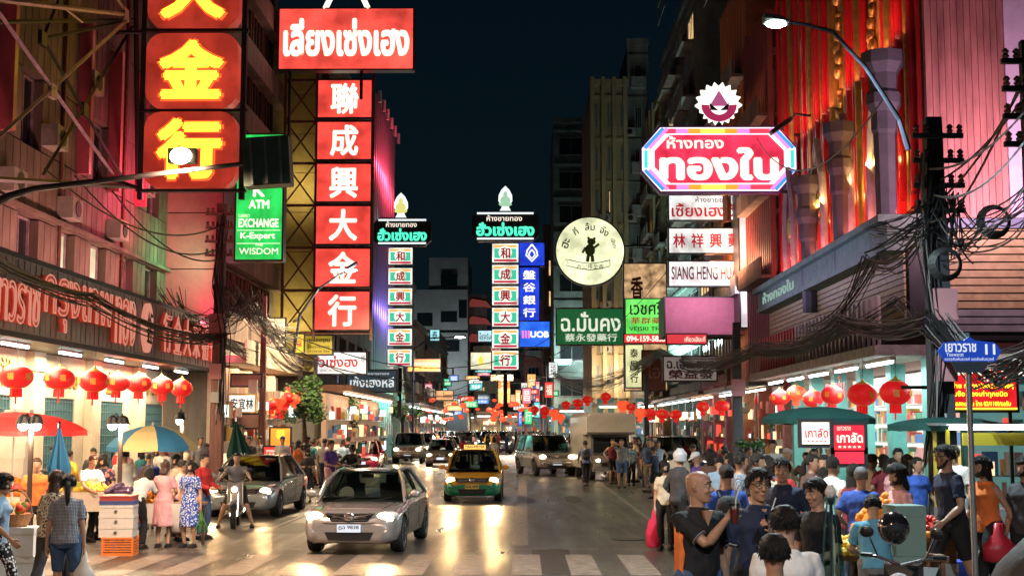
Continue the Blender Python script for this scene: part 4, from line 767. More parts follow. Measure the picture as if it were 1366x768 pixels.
def hang(kind, px, py, wpx, label, group, Y=None):
    src = LR if kind == 'r' else LO; Y = Y or .69 * F / wpx; c = P(px, py, Y)
    s_ = wpx * Y / F / .69
    loc = (c.x, c.y, c.z + .35 * s_)
    if not used[kind]: used[kind] = True; o = src; o.name = 'paper_lantern'; o.location = loc; tag(o, label, 'lantern', group); o.scale = (s_,) * 3
    else: o = dup(src, loc, None, label, group, s_); o.name = 'paper_lantern'; o.rotation_euler = (R(3.5 * math.sin(px * 1.7)), R(3.5 * math.cos(px * 2.3)), px * .7); o.scale = tuple(q_ * (1 + .05 * math.sin(px * 3.1 + j_)) for j_, q_ in enumerate((s_, s_, s_)))
    o['category'] = 'lantern'
for i, (x, y, w_) in enumerate(row1): hang('r', x, y, w_, '%s of the seven red paper lanterns under the left grey canopy' % ordn[i], 'red lanterns under the left canopy')
row2 = [(1195, 524, 45), (1151, 525, 39), (1112, 527, 33), (1084, 531, 28), (1062, 524, 26), (1040, 530, 26), (1017, 533, 22)]
for i, (x, y, w_) in enumerate(row2): hang('r' if i != 4 else 'o', x, y, w_, '%s of the seven big lanterns in the right shop row%s' % (['rightmost', 'second from right', 'third from right', 'middle', 'fifth from right', 'sixth from right', 'leftmost'][i], '' if i != 4 else ', glowing orange'), 'lanterns along the right shops')
row3 = [(963, 541, 20, 'r'), (938, 542, 18, 'r'), (901, 553, 17, 'r'), (884, 552, 17, 'r'), (868, 551, 16, 'r'), (855, 550, 17, 'o'), (842, 543, 14, 'r'), (831, 540, 17, 'o'), (808, 529, 15, 'r'), (783, 533, 14, 'r'), (771, 538, 15, 'r'), (755, 540, 13, 'r'), (739, 551, 15, 'o'), (727, 548, 15, 'r'), (713, 546, 12, 'r'), (748, 556, 12, 'o')]
for i, (x, y, w_, kd) in enumerate(row3): hang(kd, x, y, w_, 'small %s lantern, %s from the right over the middle right pavement' % ('red' if kd == 'r' else 'orange', 'first second third fourth fifth sixth seventh eighth ninth tenth eleventh twelfth thirteenth fourteenth fifteenth sixteenth'.split()[i]), 'small lanterns far along the right', Y=48 + i * 2)
row4 = [(362, 540, 20), (372, 534, 20), (383, 530, 20), (392, 533, 19), (377, 544, 20), (398, 528, 17)]
for i, (x, y, w_) in enumerate(row4): hang('o' if i % 2 else 'r', x, y, w_, ['lowest', 'upper left', 'top', 'right hand', 'bottom right', 'far right'][i] + ' lantern in the bunch beside the left tree', 'lantern bunch by the tree', Y=50 + i)
rnd = random.Random(8); b = B()
for i in range(90):
    x = rnd.choice([rnd.uniform(490, 640), rnd.uniform(650, 720)]); p = P(x, rnd.uniform(532, 560), rnd.uniform(100, 160)); b.ball(p, .27, 8, 6, sc=(1, 1, .72))
tag(b.build('far_lanterns', lano), 'mass of tiny red lanterns strung far down the street', 'lanterns', kind='stuff')
# ================================================================ evaluation in a side scene (booleans, remeshing)
TS = bpy.data.scenes.new('workshop')
def evaluated(me, mods, cutter=None):
    o = bpy.data.objects.new('work', me); TS.collection.objects.link(o); c = None
    if cutter is not None:
        c = bpy.data.objects.new('cutter', cutter); TS.collection.objects.link(c)
    for kind, kw in mods:
        m = o.modifiers.new('m', kind)
        for k, v in kw.items(): setattr(m, k, v)
        if kind == 'BOOLEAN': m.object = c
    vl = TS.view_layers[0]; vl.update()
    out = bpy.data.meshes.new_from_object(o.evaluated_get(vl.depsgraph))
    bpy.data.objects.remove(o)
    if c: bpy.data.objects.remove(c)
    return out
# ================================================================ VEHICLES (front looks down local -y, towards the camera)
tyre = mat('tyre', (.015, .015, .015), .8); rimm = mat('alloy', (.5, .5, .5), .3, .9); chrome = mat('chrome', (.7, .7, .7), .15, 1); trim = mat('black_trim', (.012, .012, .013), .35); seatm = mat('dark_seat', (.03, .03, .03), .7)
glass = glassmat('tinted_glass', (.3, .36, .34)); hl = emi('headlight_lens', (1, .7, .36), 12); hl2 = emi('headlight_far', (1, .74, .42), 16); fogm = mat('lamp_plastic', (.6, .6, .62), .1); indic = mat('amber_lens', (.8, .3, .05), .2); redl = emi('tail_lens', (1, .03, .02), 2)
platew = mat('plate_white', (.75, .72, .6), .4); interm = mat('cabin_dark', (.02, .02, .022), .8)
def ringx(w, zb, zt, y, n=0, crown=.02):
    h = [(0, zb), (w * .82, zb), (w * .955, zb + .07), (w * .99, zb + (zt - zb) * .35), (w, zb + (zt - zb) * .6), (w * .985, zt - .13), (w * .955, zt - .05), (w * .88, zt - .008), (w * .6, zt + crown * .6), (0, zt + crown)]
    return [(x, y, z) for x, z in h] + [(-x, y, z) for x, z in h[-2:0:-1]]
def car(name, label, group, paintm, L=4.45, W_=1.72, H=1.46, kind='sedan', low=None, plate='', lights=hl, driver=True, grille='bar', roof_sign=False, plate_m=None, front_paint=None):
    o = thing(name, label, 'car', (0, 0, 0), 0, group); w = W_ / 2; f = -L / 2; r = L / 2
    suv = kind == 'suv'; hood = 1.08 if suv else .83 if kind == 'sedan' else .9; belt = 1.12 if suv else .92; gb = .3 if suv else .19; wr = .37 if suv else .31
    if suv: st = [(f, .84, .72, .45), (f + .05, .93, .9, .38), (f + .2, .985, 1.0, .34), (f + .6, 1, 1.04, gb), (f + 1.2, 1, hood + .02, gb), (0, 1, belt, gb), (r - .5, 1, belt, gb), (r - .1, .97, belt - .01, .35), (r, .9, belt - .1, .42)]
    else: st = [(f, .72, .5, .3), (f + .04, .84, .62, .22), (f + .14, .93, .69, .19), (f + .35, .975, .755, gb), (f + .75, 1, .81, gb), (f + 1.12, 1, hood, gb), (f + 1.4, 1, belt - .02, gb), (0, 1, belt, gb), (r - .75, 1, belt + .03, gb), (r - .15, .95, belt + .02, .24), (r, .88, belt - .15, .3)]
    b = B().loft([ringx(w * s, zb, zt, y) for y, s, zt, zb in st]); m1 = b.mesh('body', [paintm, interm, low or paintm], True)
    ya, yb = f + (.72 if suv else .8), r - .82; ct = B()
    for y in (ya, yb):
        for s in (-1, 1): ct.cyl((s * (w - .26), y, wr), (s * (w + .2), y, wr), wr + .055, 24)
    cut = ct.mesh('cut', [interm]); me = evaluated(m1, [('BOOLEAN', dict(operation='DIFFERENCE', solver='EXACT', material_mode='TRANSFER'))], cut)
    me.name = 'body'
    if low:
        mi = len(me.materials) - 1
        idx = [i for i, m in enumerate(me.materials) if m and m.name == low.name][0]
        for p in me.polygons:
            if p.center.z < .54 and me.materials[p.material_index] == paintm: p.material_index = idx
    sm = evaluated(me, []) if 0 else me
    bo = link('body', me, o)
    try: me.shade_auto_smooth if 0 else None
    except Exception: pass
    me.polygons.foreach_set('use_smooth', [p.area < .12 and me.materials[p.material_index] != interm for p in me.polygons])
    # greenhouse
    if kind == 'sedan': A_, B_, C_, D_ = f + 1.12, f + 1.85, r - 1.35, r - .62
    elif kind == 'hatch': A_, B_, C_, D_ = f + .98, f + 1.7, r - .55, r - .15
    else: A_, B_, C_, D_ = f + 1.15, f + 1.72, r - .35, r - .08
    wb, wt = w * .93, w * (.78 if suv else .675); bh = belt - .015
    for s in (-1, 1):
        B().tube([(s * wb, A_, hood - .01), (s * (wb + wt) / 2 + s * .02, (A_ + B_) / 2 - .03, (bh + H) / 2 + .03), (s * wt, B_, H - .035)], .034, 6).build('pillar', paintm, o)
        B().tube([(s * wt, B_, H - .035), (s * (wt + .01), (B_ + C_) / 2, H - .01), (s * wt, C_, H - .035)], .03, 6).tube([(s * wt, C_, H - .035), (s * wb, D_, bh)], .05, 6).build('roof_rail', paintm, o)
        mid = (A_ + D_) / 2 + .12; B().tube([(s * (wb + .005), mid, bh), (s * (wt + .01), mid - .02, H - .03)], .032, 4).build('pillar', trim, o)
    rr = []
    for i in range(6):
        t = i / 5; y = B_ + (C_ - B_) * t; hh = H - .03 + .035 * math.sin(math.pi * min(1, .15 + t * .8)); rr.append([(wt * q, y - .05 * (1 - q * q) * (1 - 2 * t), hh - .045 * q * q) for q in (-1, -.6, -.2, .2, .6, 1)] + [(wt * q, y, hh - .05 - .03 * q * q) for q in (1, 0, -1)])
    B().loft(rr).build('roof', paintm, o, smooth=True)
    g = B(); n = 6; v = []
    for i in range(4):
        t = i / 3
        for j in range(n + 1):
            q = -1 + 2 * j / n; v.append(((wb + (wt - wb) * t) * q * .97, A_ + (B_ - A_) * t - .07 * (1 - q * q), hood + .012 + (H - .03 - hood) * t + .03 * math.sin(math.pi * t)))
    g.add(v, [(i * (n + 1) + j, i * (n + 1) + j + 1, (i + 1) * (n + 1) + j + 1, (i + 1) * (n + 1) + j) for i in range(3) for j in range(n)]); g.build('windscreen', glass, o, smooth=True)
    B().add([(-wb * .95, D_ + .0, bh), (wb * .95, D_, bh), (wt * .95, C_, H - .05), (-wt * .95, C_, H - .05)], [(0, 1, 2, 3)]).build('rear_window', glass, o)
    for s in (-1, 1):
        for ya_, yb_, yc_, yd_ in ((A_ + .08, mid - .05, mid - .06, B_ + .02), (mid + .05, D_ - .06, C_ - .02, mid + .03)):
            B().add([(s * wb, ya_, bh + .01), (s * wb, yb_, bh + .01), (s * wt, yc_, H - .05), (s * wt, yd_, H - .05)], [(0, 1, 2, 3)]).build('side_window', glass, o)
        B().box(s * wb - .02, A_ + .05, bh - .0, s * wb + .02, D_ - .05, bh + .02).build('belt_trim', trim, o)
        for y in (A_ + .12, mid, D_ - .25): B().box(s * (w + .001) - .005, y - .006, gb + .12, s * (w + .001) + .003, y + .006, belt - .06).build('door_seam', trim, o)
        B().ball((s * (w + .1), A_ + .2, belt + .06), .1, 10, 6, sc=(1.05, .55, .75)).tube([(s * (w - .05), A_ + .22, belt), (s * (w + .05), A_ + .2, belt + .04)], .025, 5).build('side_mirror', front_paint or paintm, o, smooth=True)
        for y in (mid - .2, D_ - .45): B().box(s * (w + .012) - .01, y - .09, belt - .2, s * (w + .012) + .01, y + .09, belt - .17).build('door_handle', chrome if suv else paintm, o)
    B().box(-wb * .9, A_ + .15, hood - .04, wb * .9, A_ + .5, hood + .03).box(-wb * .92, A_ + .1, bh - .06, wb * .92, D_ - .1, bh + .003).build('dashboard', interm, o)
    for s in (-1, 1):
        for y in ((A_ + B_) / 2 + .75,): B().box(s * .37 - .22, y, bh - .05, s * .37 + .22, y + .12, bh + .22).box(s * .37 - .11, y + .01, bh + .22, s * .37 + .11, y + .1, min(bh + .38, H - .1)).build('seat', seatm, o)
    B().lathe((-.36, A_ + .52, bh + .05), [(.15, 0), (.17, .012), (.15, .024), (.14, .012)], 16, M=Matrix.Rotation(R(65), 3, 'X')).build('steering_wheel', trim, o)
    B().box(-.11, B_ - .1, H - .16, .11, B_ - .07, H - .09).build('rear_view_mirror', trim, o)
    for s in (0, 1): B().tube([(-.45 + s * .65, A_ - .1, hood + .025), (-.1 + s * .65, A_ + .0, hood + .09)], .012, 4).build('wiper', trim, o)
    # wheels
    for y in (ya, yb):
        for s in (-1, 1):
            wh = B().lathe((0, 0, 0), [(wr * .62, -.1), (wr * .93, -.11), (wr, -.07), (wr, .07), (wr * .93, .11), (wr * .62, .1)], 24, M=Matrix.Rotation(R(90), 3, 'Y')).build('wheel', tyre, o, smooth=False, loc=(s * (w - .115), y, wr))
            rb = B().lathe((0, 0, 0), [(0, s * .06), (wr * .2, s * .065), (wr * .25, s * .04), (wr * .25, -s * .02), (0, -s * .02)], 12, M=Matrix.Rotation(R(90), 3, 'Y')).lathe((0, 0, 0), [(wr * .55, s * .085), (wr * .66, s * .105), (wr * .64, s * .03), (wr * .55, s * .03)], 24, M=Matrix.Rotation(R(90), 3, 'Y'))
            for k in range(6): a = k * math.pi / 3; rb.tube([(s * .055, wr * .18 * math.cos(a), wr * .18 * math.sin(a)), (s * .085, wr * .6 * math.cos(a), wr * .6 * math.sin(a))], .028, 4)
            rb.build('rim', rimm, wh)
    # face
    zl = .86 if suv else .63; xl = w * .73; yl = f + (.06 if suv else .13)
    for s in (-1, 1):
        hb = B().ball((s * xl, yl + .05, zl), .15, 14, 8, sc=(1.45, .8, .62), M=Matrix.Rotation(R(s * -12), 3, 'Y')).build('headlight', fogm, o, smooth=True)
        B().ball((s * xl * .98, yl - .035, zl), .115, 14, 8, sc=(1.3, .55, .82)).build('lens', lights, hb, smooth=True)
        B().ball((s * (xl + .13), yl + .1, zl + .02), .05, 8, 5, sc=(.8, 1, 1)).build('indicator', indic, hb)
        fb_ = B().ball((s * w * .7, f + (.02 if suv else .07), gb + (.26 if suv else .17)), .06, 10, 6, sc=(1.5, .6, .8)).build('fog_lamp', fogm, o, smooth=True)
        B().box(s * w * .78 - .12, r - .05, belt - .3, s * w * .78 + .12, r + .0, belt - .1).build('tail_light', redl, o)
    gz = zl - .0
    gw = .3 if grille != 'wide' else .42
    B().prism([(-gw - .12, gz + .07), (gw + .12, gz + .07), (gw, gz - .07), (-gw, gz - .07)], f - .005 if suv else f + .015, f + .2).build('grille', trim, o)
    for k in range(3): B().box(-gw, f - .018 if suv else f + .002, gz - .045 + k * .045, gw, f + .1, gz - .03 + k * .045).build('grille_bar', chrome, o)
    if grille == 'bar': B().tube([(-gw - .08, f + .0, gz + .065), (-.08, f - .012, gz + .0), (.08, f - .012, gz + .0), (gw + .08, f, gz + .065)], .018, 6).build('grille_wing', chrome, o)
    B().lathe((0, f - .02, gz + .02), [(.055, -.01), (.07, 0), (.055, .01), (.045, 0)], 14, M=Matrix.Rotation(R(90), 3, 'X'), sx=1.2).build('emblem', chrome, o)
    B().prism([(-w * .5, gb + .2), (w * .5, gb + .2), (w * .42, gb + .06), (-w * .42, gb + .06)], f - .006, f + .12).build('lower_intake', trim, o)
    if suv: B().tube([(-w * .95, f + .12, .58), (-w * .6, f - .03, .58), (w * .6, f - .03, .58), (w * .95, f + .12, .58)], .05, 6).build('bumper_bar', paintm, o, smooth=True)
    B().tube([(-w * .96, f + .3, .56), (-w * .8, f + .06, .545), (-w * .4, f - .012, .54), (w * .4, f - .012, .54), (w * .8, f + .06, .545), (w * .96, f + .3, .56)], .006, 4).tube([(-w * .62, f + .2, .77), (-w * .75, f + 1.1, hood + .012)], .006, 4).tube([(w * .62, f + .2, .77), (w * .75, f + 1.1, hood + .012)], .006, 4).build('shut_line', trim, o) if not suv else None
    pl = B().box(-.2, f - .035, gb + .2, .2, f - .015, gb + .33).build('number_plate', plate_m or platew, o)
    if plate: write(plate, pl, -.175, gb + .24, .175, gb + .315, f - .037, mat('plate_ink', (.03, .03, .03)), .02, 0, 'plate_number')
    if roof_sign:
        rs = B().box(-.33, B_ + .25, H + .0, .33, B_ + .42, H + .13).build('taxi_sign', mat('taxi_sign_yellow', (.8, .6, .1), .4, emit=(1, .75, .2), es=.7), o); write('TAXI-METER', rs, -.3, H + .03, .3, H + .11, B_ + .248, mat('sign_red', (.6, .03, .03)), .02, 0, 'letters')
    return o
def driver_in(o, x, y, z, shirt):
    B().lathe((x, y, z - .42), [(.1, 0), (.19, .05), (.2, .2), (.15, .33), (.06, .38), (.05, .44)], 12, sy=.65).build('driver_torso', shirt, o, smooth=True)
def lightsfor(o, power=260, col=(1, .6, .26)):
    m = o.matrix_basis; 
    for s in (-1, 1):
        a = m @ Vector((s * .62, -2.35, .64)); t = m @ Vector((s * .7, -14, -.4)); q = spot('headlamp', a, t, power, col, 55, .8, .06)
silver = mat('silver_paint', (.36, .34, .335), .2, .5, coat=.8); silverd = mat('grey_paint_car', (.4, .43, .46), .25, .45, coat=.8); gold_ = mat('champagne_paint', (.42, .37, .3), .3, .45, coat=.7)
yellowp = mat('taxi_yellow', (.85, .42, .02), .3, .1, coat=.8); greenp = mat('taxi_green', (.02, .28, .14), .3, .2, coat=.8); redp = mat('pink_red_paint', (.55, .03, .1), .3, .2, coat=.7); darkp = mat('dark_teal_paint', (.03, .06, .07), .25, .4, coat=.8); whitep = mat('white_car_paint', (.6, .6, .58), .3, coat=.6)
CARS = {}
def place(o, px, py, rz=0, Y=None):
    g = G(px, py) if Y is None else Vector((P(px, py, Y).x, Y, 0)); o.location = (g.x, g.y + 1.45, 0); o.rotation_euler = (0, 0, R(rz)); return o
c1 = place(car('sedan_car', 'silver sedan nearest the camera with lit headlights and red sheen on its bonnet', None, silver, W_=1.68, plate='ฎฉ 9838', H=1.4), 483, 735, -3.5); lightsfor(c1, 150)
c2 = place(car('taxi_car', 'yellow and green taxi with a lit roof sign and both headlights on', None, yellowp, 4.5, 1.7, 1.5, low=greenp, plate='มจ ฟ4', plate_m=mat('plate_yellow', (.8, .6, .15), .4), roof_sign=True, grille='wide'), 631, 668, 0); lightsfor(c2, 300)
c3 = place(car('sedan_car', 'dark silver sedan parked at the left kerb behind the motor scooter', None, silverd, 4.6, 1.74, 1.47, plate='', grille='wide'), 330, 688, -1.5); lightsfor(c3, 60)
c4 = place(car('pickup_suv', 'silver sport utility vehicle angled in the right lane behind the taxi', None, silver, 4.8, 1.84, 1.82, kind='suv', grille='wide', plate=''), 727, 634, 13); lightsfor(c4, 220)
c5 = place(car('pickup_suv', 'champagne boxy off-road wagon in the left lane', None, gold_, 4.7, 1.84, 1.85, kind='suv', plate=''), 543, 618, 2); lightsfor(c5, 260)
c6 = place(car('hatchback_car', 'small champagne hatchback just behind and left of the taxi', None, gold_, 4.0, 1.68, 1.5, kind='hatch', plate=''), 588, 622, 0); lightsfor(c6, 220)
c7 = place(car('sedan_car', 'pinkish red hatchback half hidden behind the scooter riders at left', None, redp, 4.1, 1.68, 1.5, kind='hatch', lights=hl2), 482, 626, 2, 66); lightsfor(c7, 120)
c8 = place(dup(c4, (0, 0, 0), 0, 'dark parked wagon behind the standing people at the right'), 905, 640, 4, 50)
def repaint(o, m, frm=None):
    for k in o.children:
        if k.name.split('.')[0] in ('body', 'pillar', 'roof_rail', 'roof', 'side_mirror', 'bumper_bar'):
            for i, sl in enumerate(k.material_slots):
                if sl.material and sl.material.name.endswith(('paint', 'paint_car')): sl.link = 'OBJECT'; sl.material = m
repaint(c8, darkp)
far_cars = [(490, 608, c6, whitep, 'white hatchback with one bright headlight behind the pinkish red car'), (562, 597, c4, darkp, 'dark wagon close behind the champagne off-road wagon'), (583, 592, c1, redp, 'red far sedan in the queue behind the hatchback'), (602, 589, c6, silverd, 'grey far hatchback with blazing lamps in the middle of the queue'), (620, 588, c4, silver, 'silver far wagon deep in the queue'), (524, 592, c1, whitep, 'white far sedan at the left of the queue'), (655, 590, c5, darkp, 'dark far off-road wagon at the right of the queue'), (545, 586, c6, darkp, 'dark far hatchback in the left of the queue'), (576, 583, c5, silver, 'tall silver far wagon near the head of the queue'), (640, 584, c1, silverd, 'grey far sedan near the street end'), (610, 581, c1, darkp, 'dark far sedan almost at the street end'), (590, 580, c4, gold_, 'champagne far wagon almost at the street end'), (560, 581, c1, redp, 'maroon far sedan almost lost in the glare at left')]
far_cars += [(x_, 578, (c1, c4, c6, c5)[k_ % 4], (whitep, darkp, silver, gold_, redp)[k_ % 5], '%s far car %s' % (('white', 'dark', 'silver', 'champagne', 'red')[k_ % 5], w_)) for k_, (x_, w_) in enumerate(((535, 'under the slate board'), (551, 'before the small far trees'), (570, 'left of the queue head'), (596, 'mid queue under the amber sign'), (616, 'right of the queue head'), (633, 'under the orange vertical sign'), (652, 'by the far column sign post'), (668, 'far right of the queue'), (604, 'last but one in the glare'), (626, 'last in the glare'), (583, 'lost between headlights at the street end'), (645, 'turning at the street end')))]
for i, (x, y, src, pm_, lb) in enumerate(far_cars):
    q = dup(src, (0, 0, 0), 0, lb); g = P(x, 570, [96, 90, 98, 104, 112, 108, 118, 120, 130, 128, 140, 150, 142, 108, 116, 126, 124, 120, 126, 134, 112, 146, 152, 154, 148][i]); q.location = (g.x, g.y, 0); q.rotation_euler = (0, 0, R(2 - x / 200)); repaint(q, pm_); q['group'] = 'cars queued far down the road'
    if i < 8: spot('headlamp', (g.x, g.y - 2.6, .7), (g.x, g.y - 16, -.2), 200, (1, .8, .5), 70, .8, .2)
# ---- box van
v = thing('box_van', 'cream high-topped delivery van with a rounded box over its cab at the right', 'van', (0, 0, 0)); vp = mat('van_cream', (.66, .63, .54), .4, noise=.1, coat=.4)
B().loft([[(x * s, y, z) for x, z in ((-1, .45), (-1.0, 2.6), (-.9, 2.78), (.9, 2.78), (1.0, 2.6), (1, .45))] for y, s in ((1.3, 1), (5.5, 1))]).build('box_body', vp, v)
B().loft([[(-1.0, y, 1.85 + d), (-1.0, y, 2.62 - d), (-.88, y, 2.76 - d), (.88, y, 2.76 - d), (1.0, y, 2.62 - d), (1.0, y, 1.85 + d)] for y, d in ((-.15, .12), (.0, .02), (1.29, 0))]).build('over_cab_box', vp, v)
B().loft([[(-.82 * s, y, .4), (-.84 * s, y, z), (.84 * s, y, z), (.82 * s, y, .4)] for y, z, s in ((-.75, .85, .93), (-.68, 1.02, 1), (-.1, 1.1, 1), (.35, 1.83, .93), (1.29, 1.84, .95))]).build('cab', silver, v)
B().add([(-.74, -.115, 1.13), (.74, -.115, 1.13), (.68, .28, 1.76), (-.68, .28, 1.76)], [(0, 1, 2, 3)]).build('windscreen', pane, v)
for s in (-1, 1):
    h_ = B().ball((s * .64, -.74, .82), .12, 12, 7, sc=(1.2, .5, .8)).build('headlight', fogm, v, smooth=True)
    if s < 0: B().ball((s * .64, -.8, .82), .07, 10, 6, sc=(1.2, .5, .9)).build('lens', hl2, h_)
    for y in (-.05, 4.2):
        wh = B().lathe((0, 0, 0), [(.2, -.1), (.33, -.11), (.35, -.07), (.35, .07), (.33, .11), (.2, .1)], 20, M=Matrix.Rotation(R(90), 3, 'Y')).build('wheel', tyre, v, loc=(s * .8, y, .35)); B().lathe((0, 0, 0), [(0, s * .07), (.2, s * .09), (.2, 0), (0, 0)], 14, M=Matrix.Rotation(R(90), 3, 'Y')).build('rim', rimm, wh)
B().box(-.5, -.79, .6, .5, -.745, .74).build('grille', trim, v); B().box(-.85, -.82, .38, .85, -.6, .52).build('bumper', grey, v)
v.location = (G(815, 640).x, G(815, 640).y, 0); v.rotation_euler = (0, 0, R(5))
# ---- scooters and motorcycles
def bike(label, loc, rz, bodym, name='motor_scooter', big=False, lamp=True, group=None):
    o = thing(name, label, 'motorcycle', loc, R(rz), group); r = .28
    for y in (-.62, .62):
        wh = B().lathe((0, 0, 0), [(r - .07, -.045), (r - .02, -.05), (r, 0), (r - .02, .05), (r - .07, .045)], 22, M=Matrix.Rotation(R(90), 3, 'Y')).build('wheel', tyre, o, loc=(0, y, r))
        rb = B().lathe((0, 0, 0), [(.02, -.05), (.05, -.05), (.05, .05), (.02, .05)], 10, M=Matrix.Rotation(R(90), 3, 'Y'))
        for k in range(6): a = k * math.pi / 3; rb.tube([(0, .04 * math.cos(a), .04 * math.sin(a)), (0, (r - .06) * math.cos(a), (r - .06) * math.sin(a))], .012, 4)
        rb.build('rim', rimm, wh)
    b = B()
    for s in (-1, 1): b.tube([(s * .075, -.62, r), (s * .07, -.42, .85)], .022, 6)
    b.build('fork', chrome, o)
    B().loft([[(-w_, y, z0), (-w_ * .9, y + .02, z1), (w_ * .9, y + .02, z1), (w_, y, z0)] for y, w_, z0, z1 in ((-.5, .05, .62, .82), (-.42, .16, .5, .98), (-.3, .18, .4, 1.0), (-.2, .1, .35, .92))]).build('front_fairing', bodym, o)
    B().loft([[(-w_, y, z0), (-w_, y, z1), (w_, y, z1), (w_, y, z0)] for y, w_, z0, z1 in ((-.22, .1, .3, .42), (0, .12, .28, .4), (.12, .15, .35, .72), (.5, .14, .45, .78), (.82, .06, .62, .8))]).build('body_panel', bodym, o)
    B().loft([[(-w_, y, z - .06), (-w_ * .8, y, z), (w_ * .8, y, z), (w_, y, z - .06)] for y, w_, z in ((.02, .08, .76), (.2, .14, .79), (.5, .13, .81), (.78, .1, .86))]).build('seat', seatm, o)
    B().tube([(-.34, -.3, 1.05), (-.2, -.36, 1.04), (0, -.4, .98), (.2, -.36, 1.04), (.34, -.3, 1.05)], .017, 6).build('handlebar', chrome, o)
    for s in (-1, 1):
        B().tube([(s * .36, -.29, 1.05), (s * .25, -.335, 1.05)], .022, 6).build('grip', trim, o)
        B().tube([(s * .2, -.36, 1.04), (s * .28, -.34, 1.22)], .008, 5).ball((s * .3, -.34, 1.25), .065, 10, 6, sc=(1, .3, .75)).build('mirror', trim, o)
    hb = B().ball((0, -.47, .84), .095, 12, 7, sc=(1.1, .6, .9)).build('headlight', fogm, o, smooth=True)
    if lamp: B().ball((0, -.53, .84), .055, 10, 6, sc=(1.1, .5, 1)).build('lens', hl2, hb)
    B().tube([(-.1, -.8, .5), (0, -.62, .61), (0, -.45, .5)], .045, 6, flat=1.2).build('front_mudguard', bodym, o); B().tube([(.13, .2, .3), (.15, .8, .36)], [.03, .05], 8).build('exhaust', chrome, o)
    return o
moped_black = mat('moped_black', (.02, .02, .025), .25, coat=.6)
mx, my = G(306, 706)[:2]
bk1 = bike('dark scooter with a pale fairing ridden by the left motorcyclist beside the stalls', (mx, my + .6, 0), 8, mat('moped_pale', (.3, .28, .27), .3, coat=.5))
# ---- umbrellas (left stalls)
def umbrella(label, cx, cy_, Y, rad, rise, mats_, n=8, tilt=(0, 0), zt=None):
    c = P(cx, cy_, Y); o = thing('market_umbrella', label, 'umbrella', (c.x, Y, 0)); top = c.z
    M = Matrix.Rotation(R(tilt[0]), 3, 'X') @ Matrix.Rotation(R(tilt[1]), 3, 'Y')
    prof = [(0.02, 0), (.3, -.08), (.6, -.3), (.85, -.66), (1, -1)]
    for k in range(n):
        a0, a1 = 2 * math.pi * k / n, 2 * math.pi * (k + 1) / n; v = []
        for r_, z in prof:
            for q in (0, .5, 1):
                a = a0 + (a1 - a0) * q; rr = r_ * rad * (.97 if q == .5 else 1); v.append(M @ Vector((rr * math.cos(a), rr * math.sin(a), z * rise - (.02 * r_ if q == .5 else 0))) + Vector((0, 0, top)))
        f_ = [(i * 3 + j, i * 3 + j + 1, (i + 1) * 3 + j + 1, (i + 1) * 3 + j) for i in range(4) for j in range(2)]
        q = B(); q.add(v, f_); e = v[-3:]; d = Vector((0, 0, -.09)); q.add(e + [p + d for p in e], [(0, 1, 4, 3), (1, 2, 5, 4)]); q.build('canopy_panel', mats_[k % len(mats_)], o)
        B().tube([M @ Vector((.02, 0, -.02)) + Vector((0, 0, top)), M @ Vector((rad * .98 * math.cos(a0), rad * .98 * math.sin(a0), -rise - .0)) + Vector((0, 0, top - .01))], .008, 4).build('rib', chrome, o)
    B().cyl((0, 0, 0), (0, 0, top + .06), .022, 8).build('pole', mat('umbrella_pole', (.5, .5, .5), .4, .4), o)
    return o
def fabric(name, c, tr=.25):
    m = mat(name, c, .8); m.node_tree.nodes['Principled BSDF'].inputs['Subsurface Weight'].default_value = 0
    n = m.node_tree; b = n.nodes['Principled BSDF']; t = n.nodes.new('ShaderNodeBsdfTranslucent'); t.inputs[0].default_value = (*c, 1); mx = n.nodes.new('ShaderNodeMixShader'); mx.inputs[0].default_value = tr
    n.links.new(b.outputs[0], mx.inputs[1]); n.links.new(t.outputs[0], mx.inputs[2]); n.links.new(mx.outputs[0], n.nodes['Material Output'].inputs[0]); return m
fy, fbl = fabric('yellow_canvas', (.75, .6, .28)), fabric('blue_canvas', (.04, .22, .42)); fr_ = fabric('red_canvas', (.75, .04, .04), .4); fg_ = fabric('green_canvas', (.014, .085, .075))
umbrella('blue and pale yellow striped market umbrella over the left stalls', 204, 567, 27.5, .9, .42, [fbl, fy]).rotation_euler = (0, 0, R(22))
umbrella('wide flat red market umbrella at the left edge', 20, 549, 24.5, 1.33, .33, [fr_])
umbrella('wide dark green umbrella over the fruit stall at the right', 1092, 542, 23.5, .98, .2, [fg_])
c = P(1270, 552, 20); umbrella('dark green canvas umbrella below the red gold-shop sign', 1262, 556, 22, .95, .12, [fg_])
for lb, x, ya, yb, Y, m in (('closed blue umbrella standing by the red umbrella', 79, 570, 640, 22, fbl), ('closed dark green umbrella leaning against the left power pole', 322, 562, 622, 36, fg_)):
    a, c = P(x, yb, Y), P(x - (8 if x > 300 else 0), ya, Y); b = B(); rings = []; n = 16
    for i, r_ in enumerate((.02, .07, .13, .19, .17)):
        p = c.lerp(a, i / 4); rings.append([p + Vector((r_ * (1 if k % 2 else .6) * math.cos(k * math.pi / 8), r_ * (1 if k % 2 else .6) * math.sin(k * math.pi / 8), 0)) * (1.9 if x > 300 else 1) for k in range(n)])
    o = thing('closed_umbrella', lb, 'umbrella', (a.x, Y, 0)); b.v = []; b.loft([[p - Vector((a.x, Y, 0)) for p in rg] for rg in rings]).build('folded_canvas', m, o); B().cyl((0, 0, 0), c - Vector((a.x, Y, 0)) + Vector((0, 0, .1)), .02, 6).build('pole', chrome, o)
